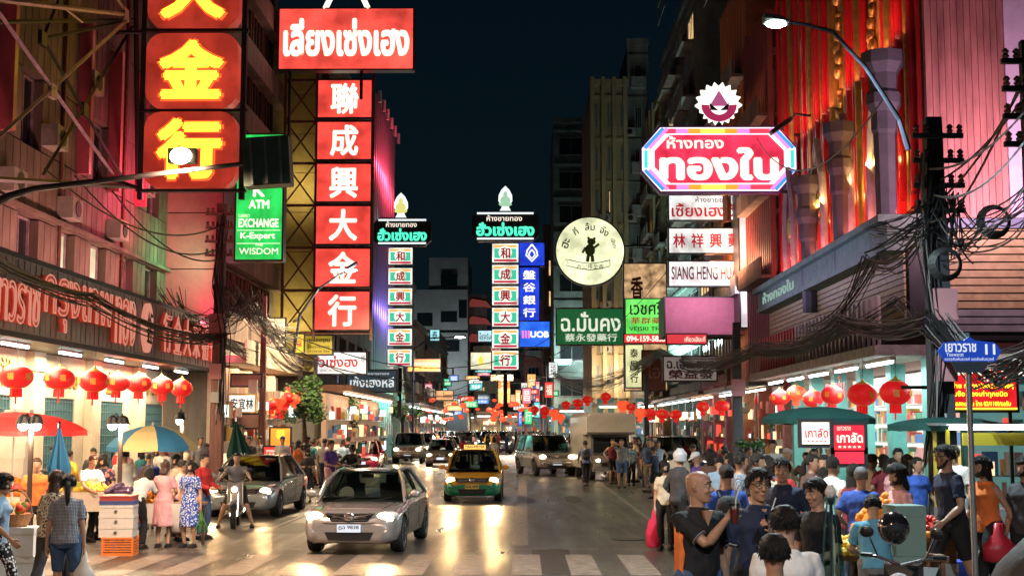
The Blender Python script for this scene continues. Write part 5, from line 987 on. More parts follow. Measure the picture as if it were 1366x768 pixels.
# ---- stall lamps on poles (left)
bulb = emi('bulb_glow', (1, .9, .7), 38)
def lamppole(label, px, pyb, Y, heads, pw=60):
    g = P(px, pyb, Y); o = thing('lamp_pole', label, 'lamp', (g.x, Y, 0)); top = P(px, heads[0][1] - 12, Y).z
    B().cyl((0, 0, 0), (0, 0, top), .045, 10).lathe((0, 0, 0), [(.12, 0), (.12, .06), (.05, .12)], 12).build('pole', mat('bronze_pole', (.06, .04, .035), .5, .3), o)
    for hx, hy in heads:
        h = P(hx, hy, Y) - Vector((g.x, Y, 0)); B().tube([(0, 0, top - .1), (h.x * .6, 0, top + .05), (h.x, -.0, h.z + .14)], .018, 6).build('arm', dark, o)
        B().lathe(h, [(.13, .02), (.09, .15), (.03, .19)], 14).build('lamp_shade', dark, o); B().ball(h, .075, 10, 7, sc=(1.2, 1.2, 1.2)).build('bulb', bulb, o)
        point('bulb_light', Vector((g.x, Y - .12, h.z - .14)), pw, (1, .74, .45), .08)
lamppole('twin bulb lamp pole in front of the red umbrella', 38, 690, 23, [(31, 567), (48, 567)])
lamppole('twin bulb lamp pole between the two umbrellas', 158, 690, 25.5, [(150, 567), (164, 567)])
lamppole('single bulb lamp pole right of the striped umbrella', 240, 690, 30, [(240, 561)])
# ---- power poles
def pole(label, px, pt, Y, w0, m, boxes=(), insul=True, base=0):
    c = P(px, pt, Y); o = thing('power_pole', label, 'power pole', (c.x, Y, base)); H_ = c.z
    B().loft([[(-w0 * s, -w0 * s, z), (w0 * s, -w0 * s, z), (w0 * s, w0 * s, z), (-w0 * s, w0 * s, z)] for z, s in ((0, 1), (H_ * .5, .85), (H_, .65))]).build('shaft', m, o)
    for z, t in boxes: B().box(-t, -w0 - .22, z, t, -w0 * .9, z + t * 2.6).build('junction_box', mat('pink_box' if t > .15 else 'grey_box', (.45, .2, .22) if t > .15 else (.3, .3, .3), .6), o)
    if insul:
        for i in range(4):
            z = H_ - .4 - i * .42; B().box(-.42, -.12 - w0, z, .42, -.04 - w0, z + .08).build('cross_arm', m, o)
            for s in (-.36, -.2, .2, .36): B().lathe((s, -.1 - w0, z + .08), [(.03, 0), (.06, .03), (.03, .07), (.06, .1), (.02, .15)], 8).build('insulator', mat('porcelain', (.2, .1, .08), .3), o)
    return o
woodm = mat('old_wood', (.2, .09, .08), .8, noise=.5, scale=3, stretch=(4, 4, .3)); concm = mat('pole_concrete', (.045, .05, .065), .7, noise=.35)
pole('leaning reddish pole with switch boxes at the left kerb beside the end of the canopy', 296, 272, 41, .19, woodm, ((5.0, .22), (3.6, .18), (2.9, .12)), True)
pole('thinner brown pole behind the reddish pole at left', 353, 395, 47, .12, woodm, (), False)
pole('thick dark concrete pole wrapped in cables at the right corner', 1243, 158, 22.5, .2, concm, ((3.9, .2), (2.9, .16)), True)
pole('dark thin pole cut by the right edge carrying cable coils', 1366, 55, 20, .1, dark, ((3.4, .12),), True)
pole('grey concrete pole behind the fruit stalls at right centre', 982, 430, 46, .17, concm, ((3.2, .22),), False)
pole('slim blue-lit pole beside the small right lanterns', 862, 500, 60, .12, concm, (), False)
# ---- cables
rnd = random.Random(3)
def cable(pts, r, sag, name='overhead_cable', label=None, kind=None, n=14, m=None):
    b = B(); pl = []
    for a, c in zip(pts[:-1], pts[1:]):
        for i in range(n + 1):
            t = i / n; p = Vector(a).lerp(Vector(c), t); p.z -= sag * 4 * t * (1 - t) * (Vector(a) - Vector(c)).length / 20; pl.append(p)
    return b.tube(pl, r, 4), (m or black)
def bundle(label, anchors, k, spread, r=.018, sag=.8, kind='stuff', name='cable_bundle'):
    b = B()
    for i in range(k):
        a = [Vector(p) + Vector((rnd.uniform(-1, 1), rnd.uniform(-1, 1), rnd.uniform(-1, 1))) * spread for p in anchors]
        q, _ = cable(a, r * rnd.uniform(.7, 1.4), sag * rnd.uniform(.6, 1.5)); b.add(q.v, q.f)
    nf = len(b.f); b.m = [1 if (i // 500) % 4 == 1 else 0 for i in range(nf)]; o = b.build(name, [black, mat('grey_cable', (.16, .15, .15), .5)]); tag(o, label, 'cables'); o['kind'] = kind; return o
Rp = P(1243, 350, 22.3)
bundle('thick sagging bundle of black cables running along the right shopfronts', [P(1400, 460, 17), P(1320, 505, 19), Rp + Vector((0, 0, -.9)), P(1130, 430, 30), P(1010, 465, 40), P(880, 470, 60), P(740, 500, 100)], 40, .2, .011, .5)
bundle('pale wires fanning from the right pole over the shutters', [P(1420, 440, 16), P(1300, 480, 19), P(1200, 400, 26), P(1075, 455, 36)], 10, .12, .011, .4)
bundle('loose cables climbing round the thick right pole', [P(1238, 200, 22.1), P(1232, 330, 22.1), P(1252, 470, 22.1), P(1240, 620, 22.1)], 14, .14, .012, .0)
bundle('tangle of wires at the insulators of the right pole', [P(1180, 320, 23), P(1235, 300, 22), P(1262, 270, 22), P(1290, 330, 21)], 22, .3, .012, 1.2)
bundle('wires crossing the clad wall from the right edge to the thick pole', [P(1420, 190, 17), P(1330, 300, 20), P(1255, 330, 22.1)], 14, .28, .011, 1.2)
bundle('wires hanging slack from the thick right pole along the balcony', [P(1240, 300, 22.2), P(1160, 350, 28), P(1075, 440, 36)], 12, .22, .014, 1.2)
bundle('left bundle of black wires sagging below the canopy letters', [P(-20, 345, 25), P(120, 400, 30), P(296, 452, 41), P(390, 470, 56), P(480, 500, 80)], 18, .16, .013, .5)
bundle('knot of wires round the reddish left pole', [P(225, 395, 42), P(262, 440, 41), P(296, 430, 40.8), P(330, 400, 42), P(385, 450, 46)], 34, .45, .011, 1.8)
bundle('wires looping down the reddish left pole', [P(296, 290, 40.7), P(291, 380, 40.7), P(300, 450, 40.7), P(294, 560, 40.7)], 12, .2, .014, 0)
bundle('bundle of cables over the left pavement towards the slate board', [P(300, 380, 40.8), P(355, 430, 47), P(420, 490, 58), P(520, 500, 90), P(640, 505, 140)], 12, .25, .018, .8)
for i, (a, c, lb) in enumerate([((100, 235, 27), (296, 330, 40.7), 'thin cable crossing the panel facade highest of the left wires'), ((60, 225, 27), (296, 300, 40.7), 'second thin cable crossing the left panel facade'), ((150, 255, 30), (296, 345, 40.7), 'third thin cable crossing the left panel facade'), ((350, 430, 47), (750, 440, 80), 'thin black cable crossing the street below the sky'), ((340, 455, 47), (760, 462, 75), 'lower thin black cable crossing the whole street'), ((300, 400, 41), (700, 478, 90), 'slack cable crossing the street to the far signs'), ((1366, 100, 19.9), (1262, 300, 22), 'black cable dropping from the right edge pole'), ((1366, 110, 19.9), (1262, 260, 22.1), 'second black cable dropping from the right edge pole'), ((1366, 130, 19.9), (1255, 240, 22.2), 'third cable from the right edge pole'), ((1366, 190, 17), (1245, 260, 22), 'pale cable passing before the salmon boards'), ((1366, 150, 18), (1240, 225, 22), 'upper pale cable before the salmon boards'), ((1180, 130, 24), (1010, 185, 46), 'cable from the right pole to the octagonal sign'), ((900, 350, 58), (620, 480, 120), 'cable slanting down behind the round sign')]):
    q, m = cable([P(*a), P(*c)], .02 if i > 5 else .022, 1.1, m=(grey if 'pale' in lb else black)); tag(q.build('overhead_cable', m), lb, 'cable')
for i, (x, y, lb) in enumerate(((1262, 352, 'coil of black cable hanging beside the thick right pole'), (1327, 295, 'coil of black cable hanging before the lavender wall'))):
    p = P(x, y, 21); b = B()
    for k in range(7):
        r_ = .19 + .012 * k; b.tube([p + Vector((r_ * math.cos(t * math.pi / 10), .02 * k - .06, r_ * math.sin(t * math.pi / 10))) for t in range(21)], .013, 5)
    tag(b.build('cable_coil', black), lb, 'cable')
# ---- spotlights clamped in front of the octagonal sign
for lb, x, y, s in (('black floodlight clamped at the right corner of the octagonal sign', 1042, 168, 1), ('second black floodlight under the stone capitals', 1092, 222, .9)):
    p = P(x, y, 44); o = thing('floodlight', lb, 'floodlight', p, 0); M = Matrix.Rotation(R(-35), 4, 'Y')
    B().cbox((0, 0, 0), (.85 * s, .35, .14), M=M).build('housing', dark, o); B().tube([(.2, 0, .1), (.5, 0, .4), (1.6, .6, .42)], .04, 6).build('arm', dark, o)
# ================================================================ PEOPLE (front looks down local -y; base height 1.70 m)
V = Vector
def ik(a, t, l1, l2, pole):
    a, t = V(a), V(t); d = t - a; L = min(d.length, (l1 + l2) * .995); d.normalize(); t = a + d * L
    c = (l1 * l1 - l2 * l2 + L * L) / (2 * L); h = math.sqrt(max(l1 * l1 - c * c, 0)); p = V(pole); p = (p - d * p.dot(d)).normalized()
    return a + d * c + p * h, t
POSES = {   # lean, hip (x,y,z), feet L R, hands L R (x right of the viewer), head yaw/pitch
 'stand': dict(), 'relax': dict(feet=((-.09, .03, 0), (.12, -.05, 0)), hands=((-.27, -.05, .8), (.24, -.16, .98)), yaw=25),
 'walk': dict(feet=((-.08, -.26, 0), (.08, .3, .03)), hands=((-.25, .2, .86), (.25, -.24, .92)), lean=4),
 'walk2': dict(feet=((-.08, .3, .03), (.08, -.28, 0)), hands=((-.25, -.22, .9), (.24, .2, .84)), lean=4, yaw=-15),
 'phone': dict(hands=((-.12, -.3, 1.12), (.12, -.3, 1.12)), pitch=28), 'reach': dict(lean=16, hands=((-.2, -.5, 1.0), (.18, -.46, 1.02)), pitch=22),
 'bend': dict(lean=42, hip=(0, .1, .9), hands=((-.2, -.62, .78), (.2, -.6, .8)), pitch=20), 'hip': dict(hands=((-.25, -.02, .98), (.25, -.02, .98)), yaw=-20),
 'face': dict(hands=((-.08, -.2, 1.5), (.26, -.05, .85)), pitch=5), 'drinkL': dict(hands=((-.3, -.02, .82), (.0, -.31, 1.27)), yaw=6, pitch=4, curl=(15, 62)),
 'point': dict(hands=((.03, -.34, 1.37), (.26, -.02, .8)), yaw=42, pitch=-2, curl=(62, 28)),
 'bag': dict(hands=((-.22, -.02, .8), (.25, -.05, .78)), yaw=12), 'carry': dict(hands=((-.16, -.28, 1.02), (.18, -.28, 1.02)), pitch=12),
 'ride': dict(hip=(0, .12, .84), feet=((-.36, -.05, 0), (.36, -.05, 0)), hands=((-.35, -.46, 1.04), (.35, -.46, 1.04)), lean=4),
 'sit': dict(hip=(0, .1, .5), feet=((-.14, -.42, 0), (.14, -.42, 0)), hands=((-.15, -.4, .68), (.17, -.38, .66)), pitch=18, lean=8)}
class Skel:
    def __init__(s, pose, fem=False):
        p = POSES[pose]; s.fem = fem; s.hip = V(p.get('hip', (0, 0, .92))); s.T = Matrix.Translation(s.hip) @ Matrix.Rotation(R(p.get('lean', 1)), 4, 'X')
        s.sh = [s.T @ V((q * (.15 if fem else .172), 0, .432)) for q in (-1, 1)]; hd = p.get('hands', ((-.25, -.04, .8), (.25, -.04, .8)))
        s.el, s.wr = [], []
        for i in (0, 1):
            e, w = ik(s.sh[i], hd[i], .29, .255, ((-.5, .1)[0] * (1 if i == 0 else -1), .8, -.5)); s.el.append(e); s.wr.append(w)
        ft = p.get('feet', ((-.1, 0, 0), (.1, 0, 0))); s.hj = [s.hip + V((q * .09, 0, 0)) for q in (-1, 1)]; s.kn, s.an = [], []; s.ft = ft
        for i in (0, 1):
            k, a = ik(s.hj[i], V(ft[i]) + V((0, 0, .085)), .43, .42, ((-.15, .15)[i], -1, .1)); s.kn.append(k); s.an.append(a)
        s.curl = p.get('curl', (28, 28)); s.nk = s.T @ V((0, -.005, .52)); s.H = Matrix.Translation(s.T @ V((0, -.015, .665))) @ Matrix.Rotation(R(p.get('yaw', 0)), 4, 'Z') @ Matrix.Rotation(R(p.get('pitch', 4)), 4, 'X')
def ell(M, z, rx, ry, yo=0, n=20, pw=1.0):
    out = []
    for k in range(n):
        a = 2 * math.pi * k / n; c, s_ = math.cos(a), math.sin(a); e = lambda q: math.copysign(abs(q) ** pw, q)
        out.append(M @ V((rx * e(c), yo + ry * e(s_), z)))
    return out
def torso_rings(s, g=0.0, z0=-.1, z1=.53, n=20, loose=0):
    F_ = s.fem; prof = [(-.12, .1, .09, .01), (-.06, .162 if F_ else .15, .118, .012), (.0, .178 if F_ else .162, .12, .012), (.07, .16 if F_ else .155, .108, 0), (.14, .128 if F_ else .145, .095, 0), (.22, .125 if F_ else .15, .098, 0), (.3, .142 if F_ else .165, .108, 0), (.36, .15 if F_ else .178, .125 if F_ else .118, -.012 if F_ else -.004), (.42, .152 if F_ else .178, .1, 0), (.455, .128 if F_ else .15, .08, .005), (.485, .09, .065, .007), (.505, .068, .058, .005), (.53, .056, .055, .0)]
    out = []
    for z, rx, ry, yo in prof:
        if z0 - .001 <= z <= z1 + .001:
            if loose and z < .3: rx = rx * (1 - loose) + .17 * loose; ry = ry * (1 - loose) + .122 * loose
            out.append(ell(s.T, z, rx + g, ry + g, yo, n, .88))
    return out
def arm(b, s, i, g=0.0, upto=1.0, n=10, mi=0):
    a, e, w = s.sh[i], s.el[i], s.wr[i]; k = .88 if s.fem else 1; a0 = a + (s.T.to_3x3() @ V((.07 * (1 if i == 0 else -1), 0, .012)))
    P_ = [(a0, .035), (a, .053), (a.lerp(e, .25), .054), (a.lerp(e, .6), .046), (a.lerp(e, .95), .039), (e.lerp(w, .15), .04), (e.lerp(w, .35), .041), (e.lerp(w, .7), .031), (w, .025)]
    m = {1.0: 9, .5: 4, .62: 4.6, .8: 6, .95: 9}[upto]; pts = [(p, r * k + g) for p, r in P_[:int(m)]]
    if upto < .9: pts.append((pts[-1][0].lerp(e, .02), pts[-1][1] - .001))
    if upto == .5: pts[-1] = (a.lerp(e, .7), .048 * k + g * 1.7)
    b.tube([p for p, r in pts], [r for p, r in pts], n, mi)
def leg(b, s, i, g=0.0, upto=1.0, n=12, loose=0, mi=0):
    h, k, a = s.hj[i], s.kn[i], s.an[i]; q = V((-.012 if i == 0 else .012, 0, .02))
    P_ = [(h + V((0, 0, .05)), .085), (h + q, .096), (h.lerp(k, .3), .086), (h.lerp(k, .65), .069), (h.lerp(k, .95), .056), (k.lerp(a, .1), .055), (k.lerp(a, .3), .058), (k.lerp(a, .6), .044), (k.lerp(a, .95), .034)]
    m = {1.0: 9, .55: 5, .4: 4, .8: 7}[upto]; pts = [(p, max(r, .075 * loose if j > 2 else 0) + g) for j, (p, r) in enumerate(P_[:m])]
    b.tube([p for p, r in pts], [r for p, r in pts], n, mi)
def hand(b, s, i, fine):
    w = s.wr[i]; d = (w - s.el[i]).normalized(); inw = V((1 if i == 0 else -1, 0, 0)); inw = (inw - d * inw.dot(d)).normalized() if abs(inw.dot(d)) < .95 else V((0, 0, 1)); sd = d.cross(inw).normalized()
    if sd.y > 0: sd = -sd           # thumb side points forward/up
    pn = inw; c1 = R(s.curl[i]); k = .9 if s.fem else 1
    b.tube([w - d * .02, w + d * .02, w + d * .055, w + d * .09], [.024 * k, .031 * k, .039 * k, .035 * k], 10, flat=.45) if 0 else None
    R_ = []
    for t, wd, th in ((-.01, .026, .022), (.02, .031, .018), (.055, .041, .016), (.088, .039, .013)):
        R_.append([w + d * t + sd * (wd * k * math.cos(2 * math.pi * j / 10)) + pn * (th * math.sin(2 * math.pi * j / 10)) for j in range(10)])
    b.loft(R_)
    for j, (o_, L, r) in enumerate(((.029, .068, .0092), (.0098, .077, .0095), (-.0098, .072, .009), (-.029, .056, .0082))):
        p = w + d * .08 + sd * o_ * k; pts = [p]; a = c1 * (.5 + .08 * j)
        for f_ in (.45, .3, .25):
            a2 = a; dr = d * math.cos(a2) + pn * math.sin(a2) + sd * o_ * .8; p = p + dr.normalized() * L * f_ * k * 1.12; pts.append(p); a += c1 * .85
        b.tube(pts, [r * 1.05, r, r * .95, r * .78], 6)
    t0 = w + d * .022 + sd * .022 * k; t1 = t0 + (d * .6 + sd * .75 + pn * .35).normalized() * .035; t2 = t1 + (d * .85 + sd * .2 + pn * .5).normalized() * .03; t3 = t2 + (d * .85 - sd * .05 + pn * .6).normalized() * .024
    b.tube([t0, t1, t2, t3], [.014, .0125, .011, .0085], 7)
HP = [(-.118, .022, .03, -.048), (-.108, .04, .05, -.036), (-.085, .054, .07, -.018), (-.055, .063, .083, -.008), (-.02, .07, .09, -.002), (.015, .073, .094, 0), (.045, .075, .097, .002), (.075, .071, .091, .004), (.098, .056, .072, .005), (.113, .034, .044, .005), (.119, .012, .016, .005)]
def head(b, s, fine):
    H_ = s.H; b.loft([ell(H_, z, rx, ry, yo, 20 if fine else 12, 1) for z, rx, ry, yo in HP])
    b.tube([s.T @ V((0, .01, .46)), s.nk + V((0, 0, .01)), H_ @ V((0, .02, -.06))], [.07, .056 if not s.fem else .047, .052 if not s.fem else .045], 12)
    b.tube([H_ @ V((0, -.085, .022)), H_ @ V((0, -.101, -.004)), H_ @ V((0, -.112, -.026)), H_ @ V((0, -.09, -.036))], [.007, .01, .0145, .01], 8)
    for q in (-1, 1):
        b.tube([H_ @ V((q * .072, .012, .022)), H_ @ V((q * .082, .018, .005)), H_ @ V((q * .073, .008, -.03))], [.012, .015, .008], 6)
        if fine:
            b.tube([H_ @ V((q * .012, -.088, .032)), H_ @ V((q * .035, -.086, .036)), H_ @ V((q * .056, -.066, .028))], [.009, .01, .007], 6)
            b.ball(H_ @ V((q * .04, -.068, -.03)), .022, 8, 6); b.ball(H_ @ V((q * .013, -.1, -.03)), .0085, 6, 4)
    if fine:
        b.tube([H_ @ V((-.024, -.079, -.063)), H_ @ V((0, -.091, -.06)), H_ @ V((.024, -.079, -.063))], [.005, .0085, .005], 6); b.tube([H_ @ V((-.02, -.079, -.073)), H_ @ V((0, -.089, -.074)), H_ @ V((.02, -.079, -.073))], [.005, .009, .005], 6); b.ball(H_ @ V((0, -.072, -.103)), .017, 8, 6)
_F = {}
def body_mesh(pose, fem, fine):
    k = ('body', pose, fem, fine)
    if k not in _F:
        s = Skel(pose, fem); b = B(); b.loft(torso_rings(s)); head(b, s, fine)
        for i in (0, 1):
            arm(b, s, i); leg(b, s, i); hand(b, s, i, fine); f_ = V(s.ft[i]); a = s.an[i]
            b.tube([f_ + V((0, .055, .035)), f_ + V((0, .0, .045)), f_ + V((0, -.08, .035)), f_ + V((0, -.17, .02))], [.03, .036, .036, .02], 8); b.tube([a + V((0, 0, .04)), f_ + V((0, .01, .04))], .035, 8)
        me = b.mesh('body', mat('skin', (.5, .3, .2)), True); me = evaluated(me, [('REMESH', dict(mode='VOXEL', voxel_size=.0062 if fine else .018, use_smooth_shade=True)), ('SMOOTH', dict(factor=.5, iterations=3 if fine else 1))]); me.name = 'body'; _F[k] = me
    return _F[k]
def garment(kind, pose, fem, fine):
    k = (kind, pose, fem, fine)
    if k in _F: return _F[k]
    s = Skel(pose, fem); b = B(); vox = .009 if fine else None
    if kind in ('tee', 'polo', 'longshirt', 'vest', 'jacket'):
        g = .016 if kind != 'jacket' else .03; b.loft(torso_rings(s, g, -.06 if kind != 'tee' else -.06, .505, loose=.0 if kind == 'vest' else .5))
        if kind != 'vest':
            for i in (0, 1): arm(b, s, i, g * .9, .95 if kind in ('longshirt', 'jacket') else .5)
        if kind in ('polo', 'jacket', 'longshirt'): b.loft([ell(s.T, .492, .098, .086, 0, 16), ell(s.T, .516, .082, .078, -.002, 16), ell(s.T, .52, .066, .064, 0, 16)])
    elif kind in ('trousers', 'shorts', 'jeans'):
        b.loft(torso_rings(s, .012, -.12, .07))
        for i in (0, 1): leg(b, s, i, .012, 1.0 if kind != 'shorts' else .55, loose=.75 if kind != 'jeans' else .0)
    elif kind == 'skirt' or kind == 'dress':
        if kind == 'dress':
            b.loft(torso_rings(s, .014, -.12, .5))
            for i in (0, 1): arm(b, s, i, .013, .5)
        h = s.hip; b.loft([[p for p in ell(Matrix.Translation(h), z, rx, ry, 0, 20)] for z, rx, ry in ((.1, .15, .115), (.0, .19, .14), (-.15, .2, .16), (-.35, .21, .18), (-.5, .22, .19))])
    elif kind == 'shoes':
        for i in (0, 1):
            f_ = V(s.ft[i]); b.tube([f_ + V((0, .08, .035)), f_ + V((0, .05, .045)), f_ + V((0, -.03, .05)), f_ + V((0, -.12, .04)), f_ + V((0, -.18, .03))], [.025, .042, .043, .045, .028], 8)
            b.box(f_.x - .042, f_.y - .19, f_.z + .0, f_.x + .042, f_.y + .09, f_.z + .022)
    elif kind.startswith('hair') or kind == 'helmet' or kind == 'cap':
        H_ = s.H; rings = []; n = 24; low = {'hair_short': -.03, 'hair_crop': -.01, 'hair_bob': -.09, 'hair_long': -.1, 'hair_tail': -.03, 'helmet': -.07, 'cap': .04, 'hair_curly': -.06}[kind]; t_ = {'hair_short': .014, 'hair_crop': .005, 'hair_bob': .02, 'hair_long': .016, 'hair_tail': .01, 'helmet': .036, 'cap': .014, 'hair_curly': .024}[kind]
        zs = [low + (.119 - low) * q for q in (0, .15, .3, .45, .6, .75, .87, .95, 1)]
        for z in zs:
            rx = np.interp(z, [p[0] for p in HP], [p[1] for p in HP]) + t_; ry = np.interp(z, [p[0] for p in HP], [p[2] for p in HP]) + t_; yo = np.interp(z, [p[0] for p in HP], [p[3] for p in HP]); ring = []
            if z < -.02: rx, ry = max(rx, .07 + t_), max(ry, .085 + t_)
            for j in range(n):
                a = 2 * math.pi * j / n; fr = -math.sin(a); hl_ = .062 if kind not in ('helmet', 'cap') else .045; side = .02 if abs(fr) < .75 else 0
                lh = kind in ('hair_long', 'hair_bob', 'hair_curly', 'helmet')
                tuck = z < hl_ and fr > ((.35 if lh else (-.15 if z < 0 else .12)) if z < .035 else .4)
                k2 = .8 if tuck else 1; wob = 1 + (.02 * math.sin(j * 5.1 + z * 90) if kind not in ('helmet', 'cap') else 0)
                ring.append(H_ @ V((rx * k2 * wob * math.cos(a), yo + ry * k2 * wob * math.sin(a), z + (t_ if z > .11 else 0))))
            rings.append(ring)
        b.loft(rings)
        if kind in ('hair_long', 'hair_bob'):
            L = .27 if kind == 'hair_long' else .09; b.loft([[H_ @ V((w_ * math.cos(2 * math.pi * j / 12), y_ + d_ * math.sin(2 * math.pi * j / 12), z)) for j in range(12)] for z, w_, d_, y_ in ((.03, .07, .05, .045), (-.08, .085, .05, .045), (-.1 - L * .5, .085, .035, .06), (-.1 - L, .05, .02, .07))])
        if kind == 'hair_tail': b.tube([H_ @ V((0, .09, .03)), H_ @ V((0, .13, -.02)), H_ @ V((0, .12, -.18)), H_ @ V((0, .11, -.3))], [.03, .035, .03, .008], 8)
        if kind == 'cap': b.tube([H_ @ V((0, -.06, .05)), H_ @ V((0, -.16, .045))], [.07, .05], 10, flat=.15)
        if kind == 'helmet': b.tube([H_ @ V((-.09, -.06, .055)), H_ @ V((0, -.13, .06)), H_ @ V((.09, -.06, .055))], [.012, .018, .012], 6)
    nm = kind.split('_')[0] if kind.startswith('hair') else kind
    if nm == 'hair' and fine:
        rn = random.Random(7); H_ = s.H
        for _ in range(420):
            a = rn.uniform(0, 6.283); z = rn.uniform(.0, .125) if kind != 'hair_crop' else 9
            if z > 1: break
            fr = -math.sin(a)
            if z < .065 and fr > .1: continue
            rx = np.interp(z, [p[0] for p in HP], [p[1] for p in HP]) + t_ * .6; ry = np.interp(z, [p[0] for p in HP], [p[2] for p in HP]) + t_ * .6
            p0 = V((rx * math.cos(a), ry * math.sin(a), z)); dr = V((math.cos(a) * .5 + rn.uniform(-.5, .5), math.sin(a) * .5 - .9 * (z > .07), rn.uniform(-1.4, -.5) if z < .09 else .05)).normalized()
            b.tube([H_ @ p0, H_ @ (p0 + dr * .016 + V((0, 0, .002))), H_ @ (p0 + dr * .034 + V((0, 0, -.008)))], [.01, .007, .001], 4)
    me = b.mesh(nm, mat('cloth', (.3, .3, .3)), True)
    if fine and kind not in ('shoes',) and nm != 'hair': me = evaluated(me, [('REMESH', dict(mode='VOXEL', voxel_size=.007 if nm == 'hair' else vox, use_smooth_shade=True)), ('SMOOTH', dict(factor=.5, iterations=6 if nm != 'hair' else 2))])
    elif kind in ('tee', 'polo', 'longshirt', 'vest', 'jacket', 'dress', 'trousers', 'shorts', 'jeans'): me = evaluated(me, [('REMESH', dict(mode='VOXEL', voxel_size=.02, use_smooth_shade=True)), ('SMOOTH', dict(factor=.5, iterations=1))])
    if kind in ('tee', 'polo', 'longshirt', 'vest', 'jacket', 'dress', 'trousers', 'shorts', 'jeans', 'skirt'):
        from mathutils import noise; A_ = .011 if fine else .014
        nn = [v_.normal.copy() for v_ in me.vertices]
        for vt, nv in zip(me.vertices, nn):
            c = vt.co; n_ = noise.noise((c.x * 9, c.y * 9, c.z * 5 + c.x * 6)) + .5 * noise.noise((c.x * 22, c.y * 22, c.z * 11)); vt.co = c + nv * (A_ * n_ + .002)
    me.name = nm; _F[k] = me; return me
def clothm(name, c, rough=.85, pat=None):
    if name in _M: return _M[name]
    m = mat(name, c, rough, noise=.22, scale=6, bump=.6, bscale=14); n = m.node_tree; b = n.nodes['Principled BSDF']
    if pat:
        c2 = lin(pat[1]); t = n.nodes.new('ShaderNodeTexCoord'); mix = n.nodes.new('ShaderNodeMix'); mix.data_type = 'RGBA'
        if pat[0] == 'check':
            mp = n.nodes.new('ShaderNodeMapping'); n.links.new(t.outputs['Object'], mp.inputs[0]); f = None
            for ax in ('X', 'Z'):
                w = n.nodes.new('ShaderNodeTexWave'); w.bands_direction = ax; w.inputs['Scale'].default_value = pat[2]; n.links.new(mp.outputs[0], w.inputs[0]); g = n.nodes.new('ShaderNodeMath'); g.operation = 'GREATER_THAN'; g.inputs[1].default_value = .72; n.links.new(w.outputs[1], g.inputs[0])
                if f is None: f = g
                else:
                    a = n.nodes.new('ShaderNodeMath'); a.operation = 'ADD'; a.use_clamp = True; n.links.new(f.outputs[0], a.inputs[0]); n.links.new(g.outputs[0], a.inputs[1]); h = n.nodes.new('ShaderNodeMath'); h.operation = 'MULTIPLY'; h.inputs[1].default_value = .7; n.links.new(a.outputs[0], h.inputs[0]); n.links.new(h.outputs[0], mix.inputs[0])
        else:
            v = n.nodes.new('ShaderNodeTexVoronoi'); v.inputs['Scale'].default_value = pat[2]; n.links.new(t.outputs['Object'], v.inputs[0]); g = n.nodes.new('ShaderNodeMath'); g.operation = 'LESS_THAN'; g.inputs[1].default_value = .42; n.links.new(v.outputs[0], g.inputs[0]); n.links.new(g.outputs[0], mix.inputs[0])
        mix.inputs[6].default_value = (*lin(c), 1); mix.inputs[7].default_value = (*c2, 1); n.links.new(mix.outputs[2], b.inputs['Base Color'])
    return m
CL = dict(black=(.012, .012, .014), navy=(.015, .025, .06), white=(.7, .68, .64), grey=(.22, .22, .23), blue=(.03, .09, .4), paleblue=(.3, .45, .6), red=(.5, .03, .03), pink=(.75, .4, .42), orange=(.8, .2, .04), yellow=(.75, .42, .03), purple=(.12, .06, .3), green=(.04, .2, .1), teal=(.04, .2, .22), brown=(.12, .06, .04), cream=(.65, .55, .4), khaki=(.3, .24, .14), denim=(.05, .1, .2), charcoal=(.05, .05, .055), maroon=(.2, .02, .03), skyblue=(.12, .38, .55))
hairb = mat('black_hair', (.008, .006, .006), .5, bump=.9, bscale=70, stretch=(6, 6, 1)); hairbr = mat('brown_hair', (.05, .02, .01), .4, bump=.5, bscale=60); hairg = mat('grey_hair', (.12, .12, .12), .6, bump=.5, bscale=80)
def skinm(k=0):
    c = [(.46, .26, .165), (.36, .19, .115), (.55, .33, .23)][k]
    m = mat('skin_tone_%s' % 'abc'[k], c, .48, noise=.12, scale=14, bump=.15, bscale=90); m.node_tree.nodes['Principled BSDF'].inputs['Subsurface Weight'].default_value = .0; return m
PAT = dict(plaid=('check', (.5, .5, .52), 18), floral=('spot', (.75, .72, .7), 26), redcheck=('check', (.75, .6, .6), 16), leopard=('spot', (.08, .05, .03), 30), bluefloral=('spot', (.65, .7, .8), 30), darkfloral=('spot', (.5, .15, .12), 14))
def cm(spec):
    if isinstance(spec, str) and ':' in spec:
        c, p = spec.split(':'); return clothm('cloth_%s_%s' % (c, p), CL[c], .85, PAT[p])
    return clothm('cloth_' + spec, CL[spec])
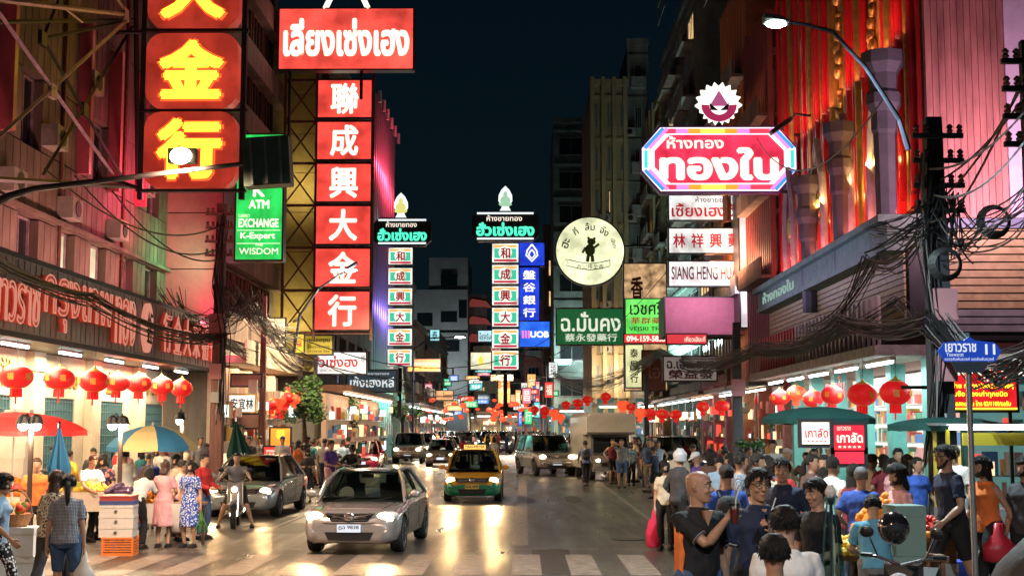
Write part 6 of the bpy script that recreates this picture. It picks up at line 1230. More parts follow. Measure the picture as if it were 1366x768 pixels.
def person(label, x, y, h=1.7, rz=0, pose='stand', top=('tee', 'black'), bot=('trousers', 'black'), hair='short', skin=0, fem=False, fine=False, shoes='black', hm=None, group=None, z=0, extra=None):
    o = thing('person', label, 'person', (x, y, z), R(rz), group); k = h / 1.7; o.scale = (k, k, k)
    def add(me, m):
        q = link(me.name, me, o); q.material_slots[0].link = 'OBJECT'; q.material_slots[0].material = m; return q
    q = add(body_mesh(pose, fem, fine), skinm(skin))
    if hair: add(garment(hair if hair in ('helmet', 'cap') else 'hair_' + hair, pose, fem, fine), hm or hairb)
    if top: add(garment(top[0], pose, fem, fine), cm(top[1]))
    if bot: add(garment(bot[0], pose, fem, fine), cm(bot[1]))
    if shoes: add(garment('shoes', pose, fem, fine), cm(shoes))
    if fine:
        H_ = Skel(pose, fem).H; e = B(); br = B(); ir = B()
        for s in (-1, 1):
            e.ball(H_ @ V((s * .033, -.0775, .008)), .0125, 10, 6, sc=(1.15, .9, .6)); ir.ball(H_ @ V((s * .033, -.0862, .008)), .0062, 8, 5, sc=(1, .6, 1)); br.tube([H_ @ V((s * .014, -.0985, .034)), H_ @ V((s * .034, -.095, .041)), H_ @ V((s * .056, -.074, .034))], [.0035, .005, .003], 5)
        e.build('eyes', mat('eye_white', (.6, .58, .55), .2), o); ir.build('irises', mat('iris', (.01, .006, .004), .1), o); br.build('eyebrows', hairb, o); B().tube([H_ @ V((-.022, -.0845, -.067)), H_ @ V((0, -.096, -.067)), H_ @ V((.022, -.0845, -.067))], [.003, .0065, .003], 6).build('lips', mat('lip', (.3, .09, .07), .4), o)
    return o
def pz(px, Y): return P(px, 570, Y).x
# ---------------------------------------------------------------- people placed one by one
def pp(label, px, fz, **kw):
    Y = F / fz; return person(label, P(px, 570, Y).x, Y, **kw)
pB = pp('bald man in black shirt with orange side panel holding a red drink', 928, 165, h=1.8, rz=28, pose='point', top=('polo', 'black'), bot=('jeans', 'denim'), hair=None, skin=0, fine=True)
pG = pp('man in dark navy polo and black glasses holding a plastic drink cup', 1009, 162, h=1.81, rz=8, pose='drinkL', top=('polo', 'navy'), bot=('trousers', 'black'), hair='short', fine=True)
pp('man with back turned in a royal blue tee between the two drinkers', 968, 112, h=1.7, rz=178, pose='relax', top=('tee', 'blue'), bot=('jeans', 'denim'), fine=False)
pp('man looking left in a dark collared shirt behind the man in glasses', 1043, 120, h=1.81, rz=-35, pose='relax', top=('polo', 'navy'), bot=('trousers', 'black'), fine=True)
pp('black haired man in a dark plaid shirt facing right', 985, 92, h=1.78, rz=75, pose='relax', top=('tee', 'navy:plaid'), bot=('jeans', 'denim'))
pp('young man in black tee behind the plaid shirt', 1008, 95, h=1.78, rz=60, pose='stand', top=('tee', 'black'), bot=('jeans', 'denim'))
pp('woman in pale top half hidden behind the young man in black tee', 1024, 88, h=1.64, rz=20, pose='relax', top=('tee', 'cream'), bot=('trousers', 'black'), hair='bob', fem=True)
pp('man in yellow tee with back to the camera at the fruit stall', 949, 66, h=1.7, rz=165, pose='reach', top=('tee', 'yellow'), bot=('trousers', 'black'))
pp('short person in a red top at the fruit stall', 967, 58, h=1.62, rz=30, pose='stand', top=('tee', 'red'), bot=('trousers', 'black'))
pp('traffic marshal in white helmet and lime reflective vest', 905, 78, h=1.76, rz=120, pose='relax', top=('longshirt', 'charcoal'), bot=('trousers', 'black'), hair='helmet', hm=mat('helmet_white', (.6, .55, .55), .3, coat=.5))
pL = pp('woman in pale blouse carrying a bright pink bag at the kerb', 887, 74, h=1.55, rz=-15, pose='bag', top=('tee', 'cream'), bot=('trousers', 'black'), hair='bob', fem=True)
pp('white shirted person with black hair seen from behind at the bottom edge', 1046, 205, h=1.64, rz=185, pose='stand', top=('tee', 'white'), bot=('trousers', 'black'), fine=True)
pp('dark headed person seen from behind lowest at the bottom edge', 1030, 232, h=1.54, rz=175, pose='stand', top=('polo', 'black'), bot=('trousers', 'black'), fine=True, skin=1)
pp('man in black tee in profile behind the clear plastic umbrella', 1090, 150, h=1.7, rz=-60, pose='carry', top=('tee', 'black'), bot=('trousers', 'khaki'), fine=True)
pp('person in light blue shirt seen from behind beside the motorcycle helmet', 1164, 134, h=1.5, rz=172, pose='reach', top=('tee', 'skyblue'), bot=('trousers', 'grey'), fine=True)
pp('grey haired man in a blue tee among the fruit buyers', 1146, 108, h=1.66, rz=150, pose='relax', top=('tee', 'blue'), bot=('trousers', 'black'), hm=hairg)
pp('long haired woman in a sleeveless top beside the grey haired man', 1136, 103, h=1.68, rz=150, pose='stand', top=('vest', 'maroon'), bot=('jeans', 'denim'), hair='long', fem=True)
pp('short haired woman in a pale pink top choosing fruit', 1198, 118, h=1.74, rz=-70, pose='carry', top=('tee', 'pink'), bot=('trousers', 'black'), hair='bob', fem=True, fine=True)
pp('man in a red and white check shirt at the fruit stall', 1100, 90, h=1.74, rz=-55, pose='relax', top=('longshirt', 'red:redcheck'), bot=('jeans', 'denim'))
pp('small woman in dark check beside the red check shirt', 1084, 82, h=1.5, rz=-20, pose='stand', top=('tee', 'black:plaid'), bot=('trousers', 'black'), hair='bob', fem=True)
pp('young vendor in a dark tee standing before the green pillar', 1196, 75, h=1.78, rz=10, pose='stand', top=('tee', 'charcoal'), bot=('trousers', 'black'))
pp('tall bearded man in glasses and blue grey tee walking left at the kerb', 1266, 118, h=1.8, rz=-78, pose='walk', top=('tee', 'navy'), bot=('shorts', 'black'), fine=True, z=.15)
pp('man in a white tee behind the tall bearded man', 1272, 88, h=1.72, rz=-40, pose='stand', top=('tee', 'white'), bot=('jeans', 'paleblue'), z=.15)
pW = pp('woman in an orange top with long black hair and a red handbag', 1314, 118, h=1.68, rz=-65, pose='walk2', top=('vest', 'orange'), bot=('trousers', 'black'), hair='long', fem=True, fine=True, z=.15)
pp('person at the right frame edge in a dark top behind the black bag', 1366, 120, h=1.68, rz=-50, pose='stand', top=('tee', 'charcoal'), bot=('trousers', 'black'), hair='bob', fem=True, z=.15)
pp('man in white tee standing behind the stall counter at right', 1030, 60, h=1.72, rz=0, pose='carry', top=('tee', 'white'), bot=('trousers', 'black'), z=.15)
pp('dark shirted man stooping over the stall behind the marshal', 938, 60, h=1.7, rz=-40, pose='reach', top=('tee', 'navy'), bot=('trousers', 'black'))
# walkers in the road at right centre
pp('man in a blue plaid shirt and black trousers walking away', 781, 36, h=1.66, rz=185, pose='walk', top=('tee', 'blue:plaid'), bot=('trousers', 'black'))
pp('man in a dark vest with a backpack standing in the road', 817, 34.5, h=1.72, rz=20, pose='hip', top=('vest', 'maroon'), bot=('shorts', 'black'))
pp('stocky man in grey tee and denim shorts with hand at his face', 829, 37, h=1.74, rz=-5, pose='face', top=('tee', 'grey'), bot=('shorts', 'denim'), hair='crop')
pp('woman in a patterned green top and black skirt beside the stocky man', 841, 35.5, h=1.6, rz=10, pose='stand', top=('tee', 'teal:floral'), bot=('trousers', 'black'), hair='bob', fem=True)
pp('woman in a long black dress standing alone in the road', 869, 36.5, h=1.7, rz=-10, pose='relax', top=('dress', 'black'), bot=('skirt', 'black'), hair='tail', fem=True)
pp('man in striped shirt behind the woman in green', 851, 31, h=1.75, rz=160, pose='stand', top=('tee', 'charcoal:plaid'), bot=('shorts', 'khaki'))
pp('woman with a pink skirt walking beyond the silver vehicle', 764, 29, h=1.6, rz=180, pose='walk', top=('tee', 'white'), bot=('skirt', 'pink'), hair='tail', fem=True)
pp('person in white beyond the silver vehicle', 757, 28, h=1.68, rz=20, pose='stand', top=('tee', 'white'), bot=('shorts', 'denim'))
# people between the cars
for lb, x, fz, c, bo, rz in (('woman in a red top in the road beyond the taxi', 618, 25, 'red', 'charcoal', 170), ('person in a grey tee in the road beyond the taxi', 628, 24, 'grey', 'black', 190), ('person in a big bright blue raincoat in the road', 642, 25.5, 'blue', 'blue', 180), ('woman in pale top and blue skirt beside the silver wagon', 659, 26.5, 'white', 'blue', 180), ('person in dark top crossing right behind the taxi', 650, 22, 'charcoal', 'denim', 90)):
    pp(lb, x, fz, h=1.68, rz=rz, pose='walk' if fz > 25 else 'stand', top=('longshirt' if c == 'blue' else 'tee', c), bot=('trousers', bo), fem=True, hair='bob')
# left stalls
pp('woman in a leopard pattern shirt and dark leggings at the far left', 74, 108, h=1.62, rz=160, pose='walk', top=('tee', 'cream:leopard'), bot=('jeans', 'charcoal'), hair='long', hm=hairbr, fem=True, fine=True)
pPl = pp('woman in a plaid shirt with a black ponytail carrying a white bag', 93, 113, h=1.6, rz=185, pose='bag', top=('tee', 'navy:plaid'), bot=('shorts', 'denim'), hair='tail', fem=True, fine=True)
pp('curly haired woman in lilac cut by the left edge', 1, 112, h=1.6, rz=100, pose='walk2', top=('tee', 'paleblue'), bot=('trousers', 'black:floral'), hair='curly', fem=True, fine=True)
pp('vendor in a glowing orange tee behind the left lamp pole', 51, 77, h=1.62, rz=20, pose='stand', top=('tee', 'orange'), bot=('trousers', 'black'), hm=hairbr)
pp('vendor in a white tee leaning over the left stall', 118, 70, h=1.66, rz=50, pose='reach', top=('tee', 'white'), bot=('trousers', 'black'), hm=hairbr)
pp('woman vendor in a dark floral blouse behind the fruit', 144, 68, h=1.66, rz=-5, pose='reach', top=('tee', 'navy:darkfloral'), bot=('trousers', 'black'), hair='bob', fem=True)
pp('man in white tee behind the lamp pole at the left stall', 168, 65, h=1.7, rz=200, pose='stand', top=('tee', 'white'), bot=('trousers', 'khaki'))
pp('man in a blue tee with back turned under the striped umbrella', 198, 62, h=1.62, rz=180, pose='reach', top=('tee', 'blue'), bot=('trousers', 'charcoal'))
pp('woman in a white tee and black trousers bending over the stall', 187, 74, h=1.6, rz=165, pose='bend', top=('tee', 'white'), bot=('trousers', 'black'), hair='bob', fem=True)
pp('woman in a pale pink dress seen from behind', 221, 73, h=1.56, rz=180, pose='carry', top=('dress', 'pink'), bot=('skirt', 'pink'), hair='bob', hm=hairbr, fem=True)
pp('woman in a cream top under the striped umbrella facing us', 238, 66, h=1.6, rz=-30, pose='stand', top=('tee', 'cream'), bot=('trousers', 'grey'), hair='bob', fem=True)
pp('person in a pink tee between the pink dress and the blue dress', 243, 69, h=1.52, rz=120, pose='stand', top=('tee', 'pink'), bot=('trousers', 'brown'))
pD = pp('woman in a blue floral dress facing us with green vegetables', 256, 73, h=1.55, rz=-8, pose='bag', top=('dress', 'blue:bluefloral'), bot=('skirt', 'blue:bluefloral'), hair='bob', fem=True)
pp('man in a red shirt in profile beside the blue floral dress', 272, 68, h=1.64, rz=70, pose='carry', top=('longshirt', 'red'), bot=('jeans', 'denim'))
pp('dark skinned man in plaid shirt standing tall at the back of the left pavement', 268, 46, h=1.74, rz=30, pose='stand', top=('tee', 'navy:plaid'), bot=('trousers', 'black'), skin=1, z=.15)
pp('elderly vendor in pale clothing behind the cream top woman', 222, 56, h=1.62, rz=-20, pose='reach', top=('tee', 'white'), bot=('trousers', 'khaki'), hm=hairg, z=.15)
pr = person('bareheaded man in grey tee astride the dark scooter at left', mx, my + .6, 1.68, 8, 'ride', ('tee', 'grey'), ('shorts', 'black'), 'crop', 0)
pp('woman in a dark dress looking at her phone behind the grey sedan', 411, 45.5, h=1.55, rz=5, pose='phone', top=('dress', 'charcoal'), bot=('skirt', 'black'), hair='long', fem=True)
pp('man in a purple tee and pink shorts standing by the scooters', 441, 46.5, h=1.78, rz=60, pose='carry', top=('tee', 'purple'), bot=('shorts', 'pink'))
g2 = P(470, 570, 42.5); bk2 = bike('black scooter of the helmeted rider coming down the left lane', (g2.x, 42.5, 0), -5, moped_black)
person('helmeted rider in black on the scooter behind the silver sedan', g2.x, 42.5, 1.68, -5, 'ride', ('jacket', 'black'), ('jeans', 'black'), 'helmet', 1, hm=mat('helmet_black', (.02, .02, .02), .2, coat=.8))
g3 = P(424, 570, 52); bk3 = dup(bk2, (g3.x, 52, 0), R(12), 'parked scooter beside the purple tee man'); g4 = P(455, 570, 56); bk4 = dup(bk2, (g4.x, 56, 0), R(-20), 'second parked scooter just behind the purple tee man')
pp('person in a white tee among the parked scooters', 433, 37, h=1.75, rz=160, pose='stand', top=('tee', 'white'), bot=('jeans', 'denim'))
pp('person in pale blue shirt beside the pinkish red car', 458, 35, h=1.68, rz=190, pose='walk2', top=('tee', 'paleblue'), bot=('trousers', 'charcoal'))
pp('person in black standing before the pinkish red car', 465, 33, h=1.78, rz=170, pose='stand', top=('tee', 'black'), bot=('trousers', 'black'))
pp('person in a blue cap and white tee near the red price board', 377, 41, h=1.72, rz=20, pose='stand', top=('tee', 'white'), bot=('trousers', 'charcoal'), hair='cap', hm=mat('cap_blue', (.03, .06, .2)), z=.15)
pp('person in an orange top left of the phone woman', 398, 44, h=1.6, rz=60, pose='stand', top=('tee', 'orange'), bot=('jeans', 'denim'), hair='bob', fem=True, z=.15)
pp('seated looking man in dark tee beside the left poles', 333, 40, h=1.68, rz=-10, pose='stand', top=('tee', 'charcoal'), bot=('trousers', 'black'), z=.15)
pp('person in a patterned shirt next to the seated looking man', 347, 39, h=1.7, rz=30, pose='phone', top=('tee', 'grey:floral'), bot=('trousers', 'black'), z=.15)
# ---------------------------------------------------------------- the crowd along both pavements, one by one
rnd = random.Random(21); poses = ['stand', 'relax', 'walk', 'walk2', 'phone', 'hip', 'bag', 'carry']; tops = list(CL); used_l = set()
def crowd(n, xr, fr, where, group, seed):
    rnd = random.Random(seed)
    for i in range(n):
        fem = rnd.random() < .45; c1_, c2_ = rnd.choice(tops), rnd.choice(['black', 'denim', 'khaki', 'charcoal', 'navy', 'white', 'brown']); tp = rnd.choice(['tee', 'tee', 'longshirt', 'vest', 'polo']); bt = rnd.choice(['trousers', 'shorts', 'jeans'] + (['skirt'] if fem else [])); hr = rnd.choice(['long', 'bob', 'tail'] if fem else ['short', 'short', 'crop', 'cap']); ps = rnd.choice(poses)
        tw = {'tee': 'tee', 'longshirt': 'long sleeves', 'vest': 'sleeveless top', 'polo': 'polo shirt'}[tp]
        lb = '%s in %s %s and %s %s, %s' % ('woman' if fem else 'man', c1_, tw, c2_, bt, where)
        if lb in used_l: continue
        used_l.add(lb); t = (i + rnd.random()) / n; fz = fr[0] * (fr[1] / fr[0]) ** t; px = xr[0] + (xr[1] - xr[0]) * t + rnd.uniform(-1, 1) * (14 if abs(xr[1] - xr[0]) < 140 else 26)
        pp(lb, px, fz, h=rnd.uniform(1.55, 1.8), rz=rnd.uniform(0, 360), pose=ps, top=(tp, c1_), bot=(bt, c2_), hair=hr, skin=rnd.randrange(3), fem=fem, group=group, hm=hairb if hr != 'cap' else cm(rnd.choice(['red', 'navy', 'white'])))
crowd(34, (395, 520), (38, 17), 'in the left pavement crowd', 'people in the left pavement crowd', 1)
crowd(16, (890, 745), (44, 18), 'in the crowd behind the box van', 'people in the right road crowd', 2)
crowd(14, (1140, 930), (66, 44), 'browsing by the right shop windows', 'people by the right shops', 3)
crowd(8, (20, 240), (58, 50), 'by the left gold shop door', 'people by the left shop', 4)
crowd(26, (520, 735), (17, 12), 'crossing the far road between the cars', 'people far down the road', 5)
crowd(12, (1120, 905), (98, 64), 'at the right kerb stalls', 'people at the right fruit stalls', 6)
crowd(6, (1240, 1130), (84, 70), 'between stalls and shop', 'people at the right fruit stalls', 7)
crowd(7, (160, 300), (52, 42), 'behind the left stalls', 'people by the left shop', 8)
# far crowd nobody could count
src = body_mesh('stand', False, False); vv = np.array([v.co[:] for v in src.vertices])[:]; b = B()
cols3 = [cm(c) for c in ('white', 'red', 'navy', 'pink', 'teal', 'yellow')] + [hairb, skinm(0)]
for i in range(240):
    x = rnd.uniform(505, 742); Y = rnd.uniform(108, 165); p = P(x, 570, Y); hh = rnd.uniform(.93, 1.06); mi = rnd.randrange(6)
    b.tube([(p.x, Y, .1), (p.x, Y, .85 * hh)], [.1, .17], 6, mi=2); b.lathe((p.x, Y, .8 * hh), [(.14, 0), (.17, .2), (.2, .55), (.06, .66)], 7, mi=mi, sy=.7); b.ball((p.x, Y, 1.56 * hh), .11, 7, 5, mi=6 if i % 2 else 7); b.ball((p.x, Y + .01, 1.61 * hh), .11, 7, 4, mi=6)
tag(b.build('far_crowd', cols3, smooth=True), 'mass of tiny people filling the far end of the street', 'crowd', kind='stuff')
# ---------------------------------------------------------------- things held
def held(o, i): s = Skel(o['pose'] if 'pose' in o else 'bag', True); return s
def at_hand(o, pose, i, fem=False, d=(0, 0, 0)):
    bpy.context.view_layer.update(); s = Skel(pose, fem); w = s.wr[i] + (s.wr[i] - s.el[i]).normalized() * .06 + V(d); return (Matrix.Translation(o.location) @ Matrix.Rotation(o.rotation_euler.z, 4, 'Z') @ Matrix.Scale(o.scale.x, 4)) @ w
def cup(label, p, liquid):
    o = thing('drink_cup', label, 'drink', p); B().lathe((0, 0, -.09), [(.03, 0), (.043, .15), (.045, .155), (.04, .15), (.028, .006)], 16).build('cup', glassmat('clear_plastic', (.85, .9, .9), .05), o); B().lathe((0, 0, -.085), [(.027, 0), (.037, .11), (0, .112)], 14).build('drink', liquid, o); B().tube([(.0, 0, -.07), (.012, -.0, .1), (.045, -.01, .2)], .005, 6).build('straw', white, o)
cup('clear cup of red drink with a white straw in the bald hand', at_hand(pB, 'point', 0, d=(0, -.03, .0)), mat('red_drink', (.5, .03, .04), .2)); cup('clear cup with a pale pink drink held before the navy polo', at_hand(pG, 'drinkL', 1, d=(0, -.02, .01)), mat('pink_drink', (.7, .4, .4), .2))
def bagthing(label, p, w, h, m, name='carrier_bag', d=.09):
    o = thing(name, label, 'bag', p); rings = []
    for z, k in ((0, .25), (-.12, .35), (-.2, .75), (-h * .6, 1), (-h * .95, .95), (-h, .5)): rings.append([V((w / 2 * k * math.cos(2 * math.pi * j / 14) * (1 + .08 * math.sin(j * 3 + z * 20)), d * k * math.sin(2 * math.pi * j / 14), z)) for j in range(14)])
    B().loft(rings).build('bag_body', m, o, smooth=True); B().tube([(-.03, 0, -.05), (-.015, 0, .02), (.015, 0, .02), (.03, 0, -.05)], .006, 5).build('handle', m, o); return o
plasticw = fabric('white_plastic', (.75, .72, .68), .35); plasticr = fabric('pink_plastic', (.9, .05, .14), .4)
bagthing('white plastic carrier bag hanging from the plaid shirt woman', at_hand(pPl, 'bag', 0, True), .24, .42, plasticw); bagthing('bright pink red plastic bag held at the kerb', at_hand(pL, 'bag', 0, True), .3, .66, plasticr)
bagthing('cream bag carried by the woman in the blue floral dress', at_hand(pD, 'bag', 0, True), .26, .42, plasticw); bagthing('red leather handbag at the hip of the orange top woman', at_hand(pW, 'stand', 1, True, d=(.05, -.1, .22)), .36, .42, mat('red_leather', (.5, .02, .04), .4, bump=.2), 'handbag', .11)
bagthing('small glowing red bag in the hand of the man in glasses', at_hand(pG, 'drinkL', 0), .18, .2, plasticr)
o = thing('vegetables', 'bunch of long green vegetables carried by the blue floral dress', 'vegetables', at_hand(pD, 'bag', 1, True)); b = B()
for k in range(14): a = rnd.uniform(-.6, .6); b.tube([(0, 0, 0), (.1 * a, rnd.uniform(-.05, .05), -.2), (.35 * a, rnd.uniform(-.1, .1), -.42)], [.008, .012, .004], 5)
b.build('stalks', mat('leaf_stalk', (.06, .2, .04), .5), o)
# glasses, backpack
def glasses(o, pose, fem=False):
    H_ = Skel(pose, fem).H; b = B()
    for s in (-1, 1):
        c = H_ @ V((s * .034, -.1, .008)); b.tube([H_ @ V((s * .034 + .027 * math.cos(t * math.pi / 6), -.102 + .01 * abs(math.cos(t * math.pi / 6)), .006 + .018 * math.sin(t * math.pi / 6))) for t in range(13)], .003, 5); b.tube([H_ @ V((s * .06, -.094, .012)), H_ @ V((s * .078, .01, .014))], .003, 4)
    b.tube([H_ @ V((-.008, -.102, .01)), H_ @ V((.008, -.102, .01))], .003, 4); b.build('glasses', trim, o)
glasses(pG, 'drinkL')
for q in list(COL.objects):
    if q.get('label', '').startswith('tall bearded'):
        glasses(q, 'walk'); H_ = Skel('walk').H; b = B(); b.tube([H_ @ V((.066, -.005, -.03)), H_ @ V((.052, -.05, -.085)), H_ @ V((0, -.082, -.108)), H_ @ V((-.052, -.05, -.085)), H_ @ V((-.066, -.005, -.03))], [.012, .018, .022, .018, .012], 8); b.build('beard', hairb, q, smooth=True)
s_ = Skel('point'); B().loft([[V((-.172 + .012 * math.sin(z * 30), -.07, z)), V((-.186, -.02, z)), V((-.188, .03, z)), V((-.17, .04, z)), V((-.16, -.05, z))] for z in (.88, 1.0, 1.1, 1.2, 1.3)]).build('orange_panel', cm('orange'), pB, smooth=True)
for q, ps in ((pB, 'point'), (pG, 'drinkL')):        # sleeve trim, watch, neck chain
    s_ = Skel(ps)
    for i_ in (0, 1):
        p0 = s_.sh[i_].lerp(s_.el[i_], .71); p1 = s_.sh[i_].lerp(s_.el[i_], .735); B().tube([p0, p1], [.0685, .0685], 16).build('sleeve_trim', cm('grey' if q is pB else 'white'), q)
    w0 = s_.wr[1]; w1 = s_.wr[1].lerp(s_.el[1], .07); B().tube([w0, w1], .032, 12).build('wrist_watch', trim, q)
    B().tube([s_.T @ V((.105 * math.cos(t * math.pi / 8), -.02 - .095 * math.sin(t * math.pi / 8), .475 - .05 * math.sin(t * math.pi / 8))) for t in range(9)], .0035, 5).build('neck_chain', chrome, q) if q is pB else None
    B().prism([(-.045, .5), (.045, .5), (0, .385)], -.137, -.11).build('open_neck', skinm(0), q).matrix_local = s_.T if q is pB else Matrix.Translation((0, .06, -.01)) @ s_.T
def pack(label, o, pose, m, fem=False, strap=True):
    s_ = Skel(pose, fem); M = Matrix.Translation(o.location) @ Matrix.Rotation(o.rotation_euler.z, 4, 'Z') @ Matrix.Scale(o.scale.x, 4) @ s_.T; t = thing('backpack', label, 'bag'); t.matrix_world = M
    B().loft([[(.15 * k * math.cos(2 * math.pi * j / 16), .2 + .075 * k * math.sin(2 * math.pi * j / 16), z) for j in range(16)] for z, k in ((.06, .6), (.1, 1), (.3, 1.02), (.4, .8), (.44, .4))]).build('bag_body', m, t, smooth=True)
    B().loft([[(.11 * math.cos(2 * math.pi * j / 12), .27 + .03 * math.sin(2 * math.pi * j / 12), z) for j in range(12)] for z in (.1, .24)]).build('front_pocket', m, t, smooth=True)
    for sx in (-1, 1): B().tube([(sx * .09, .14, .42), (sx * .1, .06, .5), (sx * .12, -.1, .45), (sx * .13, -.15, .34), (sx * .14, -.06, .2), (sx * .12, .13, .1)], .016, 5, flat=.5).build('strap', m, t)
for q in list(COL.objects):
    lb = q.get('label', '')
    if lb.startswith('man with back turned in a royal'): pack('small charcoal backpack on the royal blue tee', q, 'relax', cm('charcoal'))
    if lb.startswith('man in a blue plaid shirt and black trousers'): pack('grey backpack of the blue plaid walker', q, 'walk', cm('charcoal'))
    if lb.startswith('man in a blue tee with back turned under'): pack('brown backpack under the striped umbrella', q, 'reach', cm('brown'))
# ================================================================ STALLS, GOODS, TREES
cardw = mat('white_carton', (.62, .58, .52), .7, noise=.15); cardb = mat('brown_carton', (.4, .2, .08), .75, noise=.25); blueb = mat('blue_carton', (.06, .09, .25), .6); crate_o = mat('orange_crate', (.75, .2, .04), .5); styro = mat('styrofoam', (.75, .76, .74), .8, noise=.1); wood = mat('stall_wood', (.3, .16, .09), .7, noise=.4)
def carton(label, px, pyb, Y, w, h, d, m, rz=0, z=None, logo=None, cat='box', name='carton', top=None):
    p = P(px, pyb, Y); o = thing(name, label, cat, (p.x, Y, max(0, p.z) if z is None else z), R(rz)); B().box(-w / 2, -d / 2, 0, w / 2, d / 2, h).build('box_body', m, o); B().box(-w / 2 - .006, -d / 2 - .006, h * .8, w / 2 + .006, d / 2 + .006, h + .008).build('lid', top or m, o)
    if logo: write(logo, o, -w * .12, h * .3, w * .12, h * .6, -d / 2 - .01, inkm, .01, 0, 'print', keep=True)
    return o
def crate(label, x, y, z, w, h, d, m, rz=0):
    o = thing('plastic_crate', label, 'crate', (x, y, z), R(rz)); b = B().box(-w / 2, -d / 2, 0, w / 2, d / 2, .03)
    for k in range(6):
        zz = .03 + k * (h - .06) / 6
        for (x0, y0, x1, y1) in ((-w / 2, -d / 2, w / 2, -d / 2 + .015), (-w / 2, d / 2 - .015, w / 2, d / 2), (-w / 2, -d / 2 + .015, -w / 2 + .015, d / 2 - .015), (w / 2 - .015, -d / 2 + .015, w / 2, d / 2 - .015)): b.box(x0, y0, zz, x1, y1, zz + (h - .06) / 11)
    b.build('slats', m, o); b = B()
    for sx in (-1, 1):
        for sy in (-1, 1): b.cbox((sx * (w / 2 - .012), sy * (d / 2 - .012), h / 2), (.035, .035, h))
    b.build('corner_posts', m, o); B().box(-w / 2 - .012, -d / 2 - .012, h - .03, w / 2 + .012, -d / 2 + .02, h).box(-w / 2 - .012, d / 2 - .02, h - .03, w / 2 + .012, d / 2 + .012, h).build('rim', m, o); return o
Ys = 23.2; base = P(160, 736, Ys); bx = base.x
crate('orange plastic crate at the foot of the white carton stack', bx, Ys, 0, .52, .31, .42, crate_o, 4)
zt = .31
for i, (h_, m, lb) in enumerate(((.18, cardw, 'lowest white carton on the orange crate'), (.17, cardw, 'second white carton above the orange crate'), (.17, cardw, 'third white carton above the orange crate'), (.07, blueb, 'blue and white lidded carton topping the carton stack'), (.08, mat('red_tray', (.35, .05, .04), .5), 'dark red tray of fruit on top of the blue carton'))): carton(lb, 158, 700, Ys, .56 + .01 * (i % 2), h_, .42, m, 4 + i % 2, zt + i * .004, ['鮮', '果', '鮮', '果', None][i]); zt += h_
rnd = random.Random(4)
def table(label, x, y, w, d, h, m=wood, cloth=None):
    o = thing('stall_table', label, 'table', (x, y, 0)); B().box(-w / 2, -d / 2, h - .05, w / 2, d / 2, h).build('table_top', m, o)
    for sx in (-1, 1):
        for sy in (-1, 1): B().cbox((sx * (w / 2 - .06), sy * (d / 2 - .06), (h - .05) / 2), (.05, .05, h - .05)).build('leg', m, o)
    if cloth: B().box(-w / 2 - .012, -d / 2 - .012, h - .35, w / 2 + .012, -d / 2 - .002, h + .008).build('table_skirt', cloth, o)
    return o
fr_o = mat('orange_fruit', (.85, .3, .03), .45, bump=.1, bscale=60); fr_r = mat('pomegranate', (.6, .05, .04), .35, noise=.4); fr_y = mat('yellow_fruit', (.75, .5, .06), .45); fr_g = mat('green_fruit', (.2, .35, .05), .45)
def heap(label, x, y, z, w, d, h, m, r=.045, n=120, kind=None, name='fruit_heap', seed=1):
    rn = random.Random(seed); o = thing(name, label, 'fruit', (x, y, z)); proto = None
    me = _F.setdefault(('fr', m.name, r), B().ball((0, 0, 0), r, 8, 6).mesh('fruit', m, True))
    for i in range(n):
        u, v = rn.uniform(-1, 1), rn.uniform(-1, 1); t = max(0, 1 - (u * u * .8 + v * v * .8)); q = link('fruit', me, o); q.location = (u * w / 2, v * d / 2, r * .8 + t * h * rn.uniform(.75, 1.02)); q.rotation_euler = (rn.random() * 3, rn.random() * 3, 0)
    B().lathe((0, 0, 0), [(w / 2.0, 0), (w / 2.3, h * .45), (w / 4, h * .85), (0, h * .95)], 14, sy=d / w).build('heap_core', m, o, smooth=True); return o
# left stalls
lx = lambda px, Y: P(px, 570, Y).x
table('low stall table covered with a cream cloth beside the carton stack', lx(215, 25), 25.0, 1.6, .8, .78, wood, cardw); heap('heap of orange fruit on the left stall under the striped umbrella', lx(200, 25), 24.9, .79, .7, .5, .16, fr_o, .04, 70, seed=3); heap('dark purple fruit heaped beside the carton stack', lx(163, 24.2), 24.2, .99, .42, .34, .14, mat('dark_plum', (.08, .04, .1), .35), .04, 40, seed=4)
table('long vendor counter with white top behind the carton stack', lx(130, 25.5), 25.7, 2.6, .8, .95, cardw, cream); heap('yellow peach heap on the long vendor counter', lx(110, 25.5), 25.6, .96, .9, .5, .15, fr_y, .045, 60, seed=5)
crate('orange crate stacked beside the white carton stack', lx(166, 24), 24.0 + .35, .45, .36, .3, .36, crate_o, 2); 
table('small blue legged stool table holding the second orange crate', lx(166, 24) , 24.35, .5, .5, .45, mat('blue_legs', (.05, .1, .25), .5))
o = thing('gift_basket', 'wrapped fruit gift basket with a red bow at the left edge', 'basket', (lx(24, 19), 19, .78)); b = B(); b.lathe((0, 0, 0), [(.17, 0), (.24, .16), (.25, .18), (.22, .16)], 18).build('basket', mat('wicker', (.4, .18, .07), .7, bump=.8, bscale=40), o); b = B(); b.tube([(-.24, 0, .15)] + [(-.24 * math.cos(t * math.pi / 10), 0, .17 + .33 * math.sin(t * math.pi / 10)) for t in range(1, 10)] + [(.24, 0, .15)], .012, 6).build('basket_handle', wood, o)
for i in range(14): q = link('fruit', _F.setdefault(('fr', 'gift', i % 3), B().ball((0, 0, 0), .055, 9, 6).mesh('fruit', (fr_g, fr_o, fr_r)[i % 3], True)), o); q.location = (rnd.uniform(-.14, .14), rnd.uniform(-.14, .14), .2 + rnd.uniform(0, .1))
